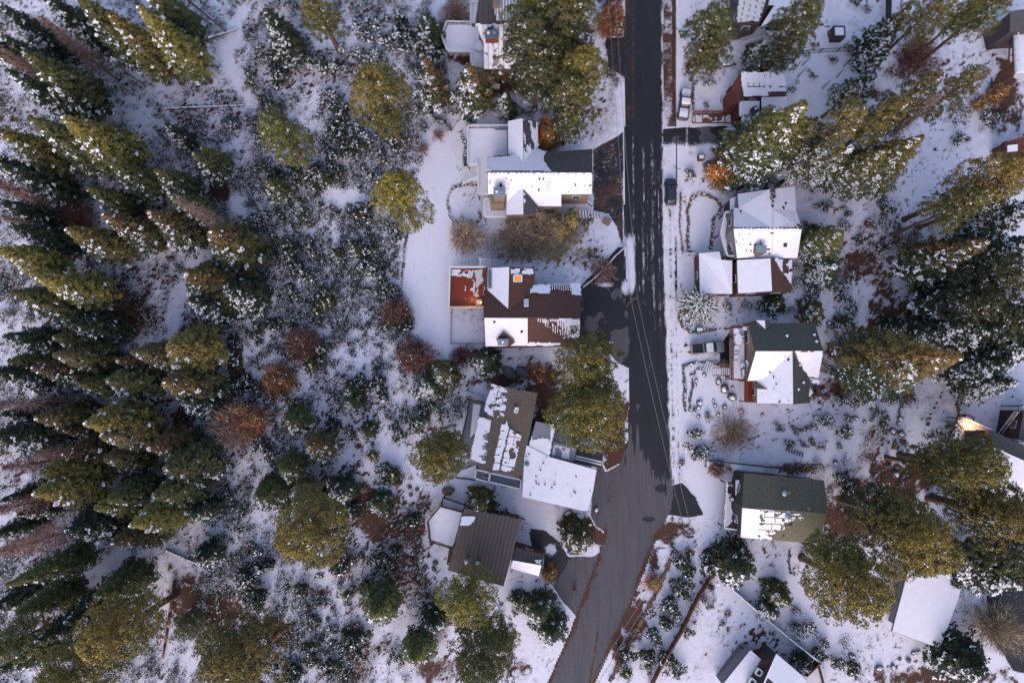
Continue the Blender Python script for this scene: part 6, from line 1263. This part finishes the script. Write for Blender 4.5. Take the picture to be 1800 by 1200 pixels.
# hot tub and people-free corner items on the wet red deck
p = P(842, 532, 3.5); e = empty('patio_heater_box', (p.x, p.y, 3.0)); tag(e, 'small lit white stand in the corner of the wet red deck', 'grill', None)
mb = MB()
for sx in (-.45, .45): mb.bar((sx, -.4, 0), (sx, -.4, .9), .1); mb.bar((sx, .4, 0), (sx, .4, .9), .1); mb.bar((sx, -.45, .9), (sx, .45, .9), .12)
for sy in (-.42, .42): mb.bar((-.5, sy, .9), (.5, sy, .9), .12)
link('frame', mb.mesh('frame', M['rail_lamplit']), e); mb = MB(); mb.box((0, 0, .7), (.7, .6, .3)); link('tray', mb.mesh('tray', M['snow_thin']), e); mb = MB(); mb.blob((.38, 0, .98), (.11, .11, .11), 2); link('lamp_bulb', mb.mesh('lamp_bulb', M['lamp'], True), e)
ld = bpy.data.lights.new('deck_glow', 'POINT'); ld.energy = 42; ld.color = (1, .5, .2); ld.shadow_soft_size = .15; lo = bpy.data.objects.new('deck_glow', ld); COL.objects.link(lo); lo.parent = e; lo.location = (-1.2, .8, 1.8)
def boxthing(name, label, cat, px, py, w_, d_, h_, rz, m, z=0, lid='snow', legs=False):
    p = P(px, py, z+h_); e = empty(name, (p.x, p.y, z)); e.rotation_euler = (0, 0, rz); tag(e, label, cat)
    mb = MB(); mb.prism([(-w_/2, -d_/2), (w_/2, -d_/2), (w_/2, d_/2), (-w_/2, d_/2)], .12 if legs else 0, h_); link('body', mb.mesh('body', M[m]), e)
    mb = MB(); mb.prism([(-w_/2-.05, -d_/2-.05), (w_/2+.05, -d_/2-.05), (w_/2+.05, d_/2+.05), (-w_/2-.05, d_/2+.05)], h_+.001, h_+.07); l_ = link('lid', mb.mesh('lid', M[m]), e)
    if lid: mb = MB(); mb.prism([(-w_/2*.75, -d_/2*.7), (w_/2*.75, -d_/2*.7), (w_/2*.75, d_/2*.7), (-w_/2*.75, d_/2*.7)], h_+.07, h_+.14); link('snow_cap', mb.mesh('snow_cap', M[lid]), e)
    return e
boxthing('utility_box', 'green utility box with a pale lid in the snow left of the furnished deck', 'box', 1230, 579, 1.2, .75, .8, 0, 'teal'); boxthing('utility_box', 'green utility box at the foot of the pine beside the upper road', 'box', 1203, 59, 1.1, .8, .8, 0, 'teal', lid=None)
boxthing('trash_box', 'small dark box with snow on its lid beside the wet parking pad', 'box', 1233, 276, 1.0, .9, 1.0, 0, 'wall_brown'); boxthing('air_conditioner', 'white box beside the brown wall under the metal roof', 'box', 873, 151, 1.0, .6, .8, 0, 'frame', lid=None)
boxthing('garden_shed', 'small dark shed with two snowy roof panels inside the iron fenced yard', 'shed', 1475, 56, 2.0, 2.0, 1.8, 0, 'wall_dark'); boxthing('ladder_crate', 'little slatted crate left of the small dark shed', 'crate', 1461, 58, .9, .9, .4, 0, 'wall_brown'); boxthing('drive_box', 'brown wooden box at the drive beside the stone steps', 'box', 1067, 388, 1.3, 1.0, 1.0, -.5, 'tan_block', lid=None)
boxthing('wooden_bench', 'dark wooden bench frame above the lamplit deck railing', 'bench', 1702, 737, 1.6, 1.2, .7, -.4, 'wall_dark')

# ------------------------------------------------------------------ rocks, stone borders
def rock(px, py, r, label, m='rock', snow=True, seed=None, group='boulders in the gardens', sq=.7):
    seed = seed or int(px*7+py); p = P(px, py, r*.4); q = random.Random(seed); e = empty('boulder', (p.x, p.y, 0)); rx, ry = r*q.uniform(.85, 1.2), r*q.uniform(.7, 1.0); e.rotation_euler = (0, 0, q.uniform(0, 3))
    mb = MB(); mb.blob((0, 0, r*.2), (rx, ry, r*sq), seed, 9, 6); link('stone', mb.mesh('stone', M[m]), e)
    if snow: mb = MB(); mb.blob((q.uniform(-.1, .1)*r, q.uniform(0, .15)*r, r*(.2+sq*.55)), (rx*.68, ry*.66, r*sq*.55), seed+1, 9, 5); link('snow_cap', mb.mesh('snow_cap', M['snow'], True), e)
    if label: tag(e, label, 'boulder', group)
    else: auto(e, 'snow capped boulder' if snow else ('brown bare boulder' if m == 'rock_brown' else 'grey bare boulder'), 'boulder', px, py, group)
    return e
rock(895, 654, 1.35, 'left one of two big grey boulders above the tilted house', snow=False); rock(918, 653, 1.15, 'right one of two big grey boulders above the tilted house', snow=False); rock(787, 862, 1.1, 'large dark brown boulder above the tilted deck corner', 'rock_brown', False); rock(914, 1044, 1.0, 'grey boulder below the small white wing roof', snow=False)
for a, b, r_, m_, sn in [(999, 902, .7, 'rock_brown', True), (1008, 904, .5, 'rock_brown', False), (1012, 906, .5, 'rock_brown', False), (1048, 896, .5, 'rock', True), (1037, 922, .4, 'rock_brown', True), (700, 850, .75, 'rock_brown', False), (720, 856, .45, 'rock_brown', False), (733, 860, .4, 'rock', False), (639, 861, .7, 'rock_brown', False), (655, 780, .5, 'rock', False),
     (745, 1000, .55, 'rock', False), (741, 985, .5, 'rock', True), (763, 1000, .5, 'rock', False), (732, 985, .45, 'rock_brown', False), (748, 995, .4, 'rock', False), (728, 1023, .45, 'rock_brown', False), (765, 990, .5, 'rock', False), (770, 1052, .45, 'rock', False), (764, 1040, .4, 'rock_brown', False), (752, 1020, .3, 'rock', False), (740, 1010, .35, 'rock_brown', False), (722, 870, .4, 'rock_brown', False), (733, 888, .4, 'rock', False), (748, 893, .35, 'rock', False),
     (760, 1150, .8, 'rock', False), (1455, 740, .4, 'rock', True), (1505, 735, .55, 'rock', True), (1520, 741, .35, 'rock', True), (1469, 813, .6, 'rock', True), (1576, 833, .65, 'rock', True), (1585, 762, .7, 'rock_brown', True), (1588, 776, .6, 'rock_brown', False), (1574, 780, .5, 'rock_brown', False), (1571, 787, .45, 'rock_brown', False), (1580, 745, .45, 'rock', True), (1583, 735, .55, 'rock', True), (1570, 757, .6, 'rock', True),
     (1578, 820, .5, 'rock_brown', False), (1563, 819, .4, 'rock', False), (1535, 862, .9, 'rock', False), (1546, 341, .45, 'rock', True), (1512, 425, .8, 'rock', False), (1458, 568, .5, 'rock', True), (1468, 571, .5, 'rock', False), (1498, 1152, .6, 'rock', True), (1495, 1185, .6, 'rock', True), (1570, 1172, .6, 'rock', True), (1545, 1175, .7, 'rock', True), (1598, 1160, .5, 'rock', False), (1582, 1158, .4, 'rock', False),
     (1216, 640, .5, 'rock', True), (1216, 660, .4, 'rock', True), (1224, 668, .35, 'rock', True), (1238, 659, .5, 'rock', True), (1263, 670, .6, 'rock', True), (1274, 683, .9, 'rock', True), (1288, 681, .35, 'rock', True), (1287, 698, .8, 'rock', True), (1230, 708, .6, 'rock', True), (1254, 705, .35, 'rock', True), (1257, 713, .4, 'rock', True), (1274, 715, .55, 'rock', True), (1303, 722, .5, 'rock', True), (1228, 717, .5, 'rock', True), (1222, 677, .4, 'rock', True), (1262, 729, .4, 'rock', True), (1340, 729, .35, 'rock', True), (1228, 732, .4, 'rock', True),
     (1209, 568, .4, 'rock', True), (1214, 571, .4, 'rock', True), (1274, 641, 1.0, 'rock_brown', False), (1205, 548, .5, 'rock_brown', False), (885, 855, .35, 'rock', True), (870, 857, .3, 'rock', True), (830, 673, .3, 'rock_brown', False), (822, 685, .25, 'rock_brown', False), (833, 677, .2, 'rock_brown', False), (806, 690, .25, 'rock_brown', False), (672, 285, .7, 'rock_brown', False), (1202, 124, .35, 'rock', True),
     (1244, 616, .2, 'rock', False), (1204, 608, .2, 'rock', False), (1480, 690, .5, 'rock_brown', False), (1440, 693, .5, 'rock_brown', False), (1453, 697, .8, 'rock_brown', False)]: rock(a, b, r_, None, m_, sn)
def border(pts, label, step=5.5, r=.26, m='rock', cap=.55, name='stone_border', h=.3):
    """a low dry stone edging: one row of laid stones, with snow lying on the stones"""
    e = None; mb, ms = MB(), MB(); k = 0
    for (x1, y1), (x2, y2) in zip(pts[:-1], pts[1:]):
        L = math.hypot(x2-x1, y2-y1); n = max(1, int(L/step))
        for i in range(n):
            a, b = x1+(x2-x1)*i/n+rnd.uniform(-.8, .8), y1+(y2-y1)*i/n+rnd.uniform(-.8, .8); p = P(a, b, .1); k += 1
            if e is None: e = empty(name, (p.x, p.y, 0))
            rr = r*rnd.uniform(.7, 1.3); mb.blob((p.x, p.y, h*.35), (rr*1.15, rr*.95, h*.75), k, 8, 4)
            if rnd.random() < cap: ms.blob((p.x+.08, p.y+.08, h*.75), (rr*.8, rr*.66, h*.42), k+99, 8, 4)
    mb.build('stones', M[m], e)
    if ms.f: ms.build('snow_caps', M['snow'], e, True)
    tag(e, label, 'stone wall', 'stone borders in the gardens')
border([(795, 332), (788, 345), (787, 360), (791, 378), (798, 388), (812, 392)], 'curved stone border left of the snowy house chimney deck, upper ring'); border([(842, 372), (845, 380), (843, 388), (836, 392)], 'short stone border at the lower left deck corner', 3); border([(796, 330), (808, 326), (822, 325), (836, 328)], 'row of stones along the foot of the left deck stairs', 4)
border([(812, 240), (818, 255), (817, 275), (818, 292), (826, 300)], 'stone border down the left side of the large square deck', 4.5, .3); border([(745, 375), (748, 385), (755, 391), (763, 389)], 'little curl of stones beside the pine trunk on the white yard', 4, .3); border([(718, 400), (712, 430), (708, 470), (706, 500)], 'broken line of stones at the edge of the brush slope', 4.5, .24, 'rock', .3)
border([(1196, 340), (1197, 360), (1195, 380), (1196, 410), (1199, 430), (1199, 445)], 'thin stone border beside the verge, left of the pond shaped lawn', 4, .2, 'rock_brown', .6); border([(1212, 447), (1208, 420), (1210, 395), (1208, 370), (1216, 350), (1228, 341), (1245, 344), (1260, 352), (1268, 364), (1263, 375), (1254, 384), (1253, 400), (1250, 420), (1249, 440)], 'long stone border looping round the pond shaped lawn', 3.6, .27, 'rock_brown', .35)
border([(1196, 545), (1194, 560), (1199, 574), (1212, 583), (1226, 585), (1243, 581), (1262, 579)], 'curved stone border above the silver truck', 3.6, .26, 'rock_brown', .3); border([(1262, 640), (1240, 636), (1215, 638), (1201, 644), (1202, 662), (1204, 680), (1202, 700), (1205, 725)], 'outer stone border below the silver truck', 4, .26, 'rock', .35); border([(1248, 648), (1226, 648), (1218, 660), (1217, 680), (1213, 700), (1212, 725)], 'inner stone border below the silver truck', 4, .24, 'rock', .5)
border([(1499, 595), (1502, 610), (1503, 628), (1492, 640), (1480, 652), (1464, 652), (1448, 640)], 'stone border round the right side of the patio circle', 4, .3, 'rock', .4); border([(1215, 125), (1230, 125), (1245, 128), (1258, 122), (1272, 116), (1284, 113), (1300, 114)], 'row of big white capped stones above the snowed pickup', 6, .5, 'rock', 1.0, h=.5)
border([(1219, 145), (1218, 170), (1219, 197)], 'low dark border right of the snowed pickup', 4, .24, 'rock_brown', .4); border([(1388, 968), (1387, 990), (1391, 1010)], 'curved garden border left of the golden bottom right pine', 4, .2, 'rock', .3); border([(865, 905), (875, 898), (890, 893), (900, 905), (890, 912), (876, 912)], 'patch of laid stones below the flat white roof', 3.6, .3, 'rock', .9)
border([(1003, 368), (1013, 380), (1020, 392)], 'left edge stones of the front steps', 4, .3); border([(1580, 700), (1586, 710), (1582, 725), (1583, 740)], 'broken stone line left of the footprint track', 5, .3, 'rock', .5); border([(1685, 694), (1683, 712), (1686, 725), (1684, 735)], 'short stone line above the lamplit deck', 4, .3, 'rock_brown', .4)
border([(1178, 985), (1160, 1030), (1135, 1075), (1112, 1120), (1090, 1165), (1070, 1200)], 'litter covered kerb line along the lower right side of the road', 5, .35, 'rock_brown', .0); border([(1605, 1148), (1615, 1146), (1622, 1148)], 'three stones under the big white roof corner', 4, .3)
# stone steps in front of the snowy house
e = empty('garden_steps', P(1030, 374, 0)); tag(e, 'snowy stone garden steps between the snowy house and its driveway', 'steps')
for i in range(9): a, b = P(1012+5.2*i, 372+.5*i, .1), P(1014+5.2*i, 386-.3*i, .1); mb = MB(); z = .12*(9-i)+.1; mb.bar(a.xy.to_3d()+Vector((0, 0, z)), b.xy.to_3d()+Vector((0, 0, z)), .30, 0, (0, 0, 1), .2); o = mb.build('step', M['rock_brown'], e); mb = MB(); mb.bar(a.xy.to_3d()+Vector((.06, 0, z+.11)), b.xy.to_3d()+Vector((.06, 0, z+.11)), .2, 0, (0, 0, 1), .05); mb.build('snow_strip', M['snow'], o)
e = empty('garden_path', P(1400, 792, 0)); tag(e, 'row of little red brown stepping boards with snow above the olive house', 'path')
for i in range(7): p = P(1383+4.6*i, 789+1.6*i, .1); mb = MB(); mb.box((p.x, p.y, .08), (.22, .8, .1), -.2); mb.build('board', M['rock_brown'], e)

# ------------------------------------------------------------------ fences, walls
def fence(pts, label, h=1.5, m='fence_brown', solid=True, post=2.4, wd=.08, cap=False, z=0, name='board_fence'):
    W_ = [P(a, b, z) for a, b in pts]; e = empty(name, tuple(W_[0])); tag(e, label, 'fence', 'garden fences')
    for a, b in zip(W_[:-1], W_[1:]):
        L = (b-a).length; n = max(1, int(L/post)); mb = MB()
        if solid: mb.bar(a+Vector((0, 0, h*.5)), b+Vector((0, 0, h*.5)), wd, 0, (0, 0, 1), h*.92)
        else:
            for zz in (.2, h*.9): mb.bar(a+Vector((0, 0, zz)), b+Vector((0, 0, zz)), .05)
            k = int(L/.22)
            for i in range(k): p = a+(b-a)*(i+.5)/k; mb.bar(p+Vector((0, 0, .1)), p+Vector((0, 0, h)), .03)
        mb.build('boards' if solid else 'rails', M[m], e)
        if cap: mb = MB(); mb.bar(a+Vector((0, 0, h+.02)), b+Vector((0, 0, h+.02)), .22, 0, (0, 0, 1), .08); mb.build('cap', M[cap], e)
        for i in range(n+1): p = a+(b-a)*i/n; mb = MB(); mb.bar(p, p+Vector((0, 0, h+.08)), .13); mb.build('post', M[m], e)
fence([(1248, 1004), (1240, 1022), (1226, 1043), (1214, 1065), (1205, 1085), (1195, 1105), (1180, 1130), (1165, 1155), (1152, 1180), (1140, 1205)], 'long curving brown board fence along the left of the corner lot', 1.7, cap='fence_brown'); fence([(1248, 1004), (1280, 1030), (1330, 1073), (1380, 1115), (1434, 1158)], 'straight dark fence with snowy top along the right of the corner lot', 1.5, 'fence_dark', cap='snow')
fence([(1434, 1158), (1410, 1180)], 'short brown board fence at the right corner of the corner lot', 1.8, cap='fence_brown'); fence([(1434, 1158), (1446, 1205)], 'dark fence leaving the bottom edge right of the corner lot', 1.6, 'fence_dark', cap='snow_thin')
fence([(1390, 98), (1440, 93), (1500, 90), (1555, 87)], 'black iron fence with thin bars across the upper right yard', 1.5, 'black_metal', False, name='iron_fence'); fence([(1555, 87), (1556, 40), (1557, -5)], 'tall black fence running up to the top edge', 2.0, 'fence_dark')
fence([(1100, 434), (1082, 450), (1060, 475), (1042, 492), (1024, 506)], 'diagonal low brown timber wall beside the wet driveway', .7, 'fence_brown', cap='snow_thin', name='timber_wall'); fence([(1027, 352), (1040, 364)], 'short tan wooden fence beside the garden steps', 1.2, 'wall_tan', cap='rail_white')
fence([(1187, -5), (1187, 100), (1187, 200), (1188, 222)], 'thin dark kerb line along the upper right side of the road', .12, 'fence_dark', wd=.15, name='timber_kerb'); fence([(1189, 230), (1189, 330)], 'dark kerb line beside the wet parking pad', .12, 'fence_dark', wd=.15, name='timber_kerb')
fence([(823, 880), (870, 895), (905, 905), (922, 912)], 'dark timber retaining wall behind the brown metal roof', .8, 'fence_dark', name='timber_wall'); fence([(794, 549), (793, 604), (851, 604)], 'thin wire fence round the snowy lawn below the wet red deck', .8, 'fence_dark', False, name='wire_fence', post=3); fence([(1199, 446), (1224, 447), (1226, 485)], 'low dark wall at the bottom of the pond shaped lawn', .5, 'fence_dark', cap='snow', name='timber_wall'); fence([(808, 685), (830, 690), (850, 695)], 'thin dark wire fence below the short dark conifer', .9, 'fence_dark', False, name='wire_fence'); fence([(1240, 200), (1284, 201)], 'red wooden handrail along the red cabin walkway', .9, 'rail_red', False, name='wooden_rail')
fence([(1735, 90), (1770, 78)], 'thin sloping dark rail left of the red timber frame', 1.0, 'fence_dark', False, name='wooden_rail'); fence([(1740, 268), (1762, 252)], 'thin dark rail beside the dark red shed', 1.0, 'fence_dark', False, name='wooden_rail')

# ------------------------------------------------------------------ power line
def pole(px, py, h, label):
    p = P(px, py, 0); e = empty('utility_pole', (p.x, p.y, 0)); tag(e, label, 'utility pole', 'poles of the power line'); mb = MB(); mb.tube((0, 0, 0), (0, 0, h), .17, .11, 10); link('shaft', mb.mesh('shaft', M['pole']), e)
    mb = MB(); mb.bar((-.8, 0, h-.5), (.8, 0, h-.5), .12); link('crossarm', mb.mesh('crossarm', M['pole']), e)
    for sx in (-.55, .55): mb = MB(); mb.tube((sx, 0, h-.44), (sx, 0, h-.22), .06, .05, 8); link('insulator', mb.mesh('insulator', M['galv']), e)
    return Vector((p.x, p.y, h-.2))
a = pole(1103, 534, 6.6, 'wooden utility pole at the road edge beside the wet driveway'); b = pole(1194, 925, 6.6, 'wooden utility pole on the litter patch at the road bend'); c = P(1072, -60, 8); d = P(1010, 1260, 8)
def wire(p1, p2, sag, label, off):
    e = empty('power_cable', (p1+p2)/2); tag(e, label, 'cable', 'wires above the road'); mb = MB(); n = 18; o = Vector(off); pts = [p1+(p2-p1)*i/n+o-Vector((0, 0, sag*4*(i/n)*(1-i/n))) for i in range(n+1)]
    for u, v in zip(pts[:-1], pts[1:]): mb.bar(u, v, .05)
    mb.build('cable', M['wire'], e)
for i, o in enumerate((-.55, .55)):
    s_ = ('left', 'right')[i]; wire(c, a, .8, f'{s_} wire running up the driveway side of the road to the top edge', (o, 0, 0)); wire(a, b, 1.0, f'{s_} wire slanting across the road between the two poles', (o, 0, 0)); wire(b, d, 1.0, f'{s_} wire running from the lower pole to the bottom edge', (o, 0, 0))
# ------------------------------------------------------------------ labels: tell look-alikes apart by what they stand nearest to
LM = [(820, 505, 'the wet red deck'), (935, 560, 'the brown roofed house'), (940, 320, 'the snowy house with chimney'), (870, 60, 'the metal roofed house'), (820, 70, 'the deck with round table'), (880, 750, 'the tilted shed roofed house'),
      (850, 970, 'the brown seamed metal roof'), (985, 840, 'the flat white roof'), (1350, 400, 'the white hipped house'), (1258, 480, 'the snowy garage'), (1385, 640, 'the green roofed house'), (1297, 620, 'the furnished deck'), (1375, 890, 'the olive roofed house'),
      (1340, 170, 'the red cabin'), (1330, 20, 'the grey roofed house'), (1340, 1160, 'the fenced corner house'), (1630, 1080, 'the big white roof'), (1700, 760, 'the lamplit deck'), (1790, 90, 'the red railed deck'), (1470, 615, 'the patio circle'),
      (1470, 94, 'the black iron fence'), (1200, 185, 'the snowed pickup'), (1179, 336, 'the dark car'), (1240, 611, 'the silver truck'), (1100, 750, 'the road bend'), (1090, 1000, 'the lower road'), (1130, 100, 'the upper road'),
      (360, 188, 'the long snowy log'), (380, 62, 'the pale short log'), (334, 984, 'the snow topped log'), (298, 1085, 'the red brown log'), (495, 1112, 'the thick rusty log'), (196, 548, 'the wide maroon tree'), (118, 385, 'the dark red tree'),
      (405, 750, 'the tangled grey tree'), (438, 740, 'the bright orange tree'), (488, 668, 'the orange brown bush'), (534, 605, 'the maroon leafless tree'), (728, 626, 'the large maroon bush'), (698, 548, 'the reddish thicket'),
      (664, 165, 'the broad hillside pine'), (490, 235, 'the pine on the left slope'), (540, 938, 'the feathery golden pine'), (772, 806, 'the pine by the tilted house'), (410, 1160, 'the bottom edge golden pine'), (1600, 650, 'the big orange tipped fir'), (1710, 815, 'the pine over the lamplit deck'),
      (0, 0, 'the top left corner'), (0, 1200, 'the bottom left corner'), (1800, 0, 'the top right corner'), (1800, 1200, 'the bottom right corner'), (0, 300, 'the upper left edge'), (0, 640, 'the middle left edge'), (0, 900, 'the lower left edge'),
      (1800, 520, 'the right edge middle'), (560, 1200, 'the bottom edge left half'), (600, 0, 'the top edge left half'), (1500, 1035, 'the golden pine bottom right'), (915, 410, 'the tan leafless trees'), (1290, 760, 'the low tan bush')]
DIRS = ['right of', 'above right of', 'above', 'above left of', 'left of', 'below left of', 'below', 'below right of']
ORD = ['nearest', 'second nearest', 'third nearest', 'fourth nearest', 'fifth nearest', 'sixth nearest', 'seventh nearest', 'eighth nearest', 'ninth nearest', 'tenth nearest', 'eleventh nearest', 'twelfth nearest']
groups = {}
for o, look, px, py in AUTO:
    best = sorted((math.hypot(px-a, py-b), nm, a, b) for a, b, nm in LM)
    dd = best[0]
    if dd[0] < 14 and len(best) > 1: dd = best[1]
    d, nm, a, b = dd; ang = math.degrees(math.atan2(-(py-b), px-a)) % 360
    groups.setdefault((look, nm, DIRS[int((ang+22.5)//45) % 8]), []).append((d, o))
byl = {}
for (look, nm, dr), v in groups.items(): byl.setdefault(look, []).append(v)
for (look, nm, dr), v in groups.items():
    v.sort(key=lambda t: t[0])
    if len(byl[look]) == 1 and len(v) == 1: v[0][1]['label'] = f'{look}, {dr} {nm}'; continue
    for i, (d, o) in enumerate(v):
        o['label'] = f'{look}, {dr} {nm}' if len(v) == 1 else f'{look}, {ORD[min(i, 11)]} {dr} {nm}'
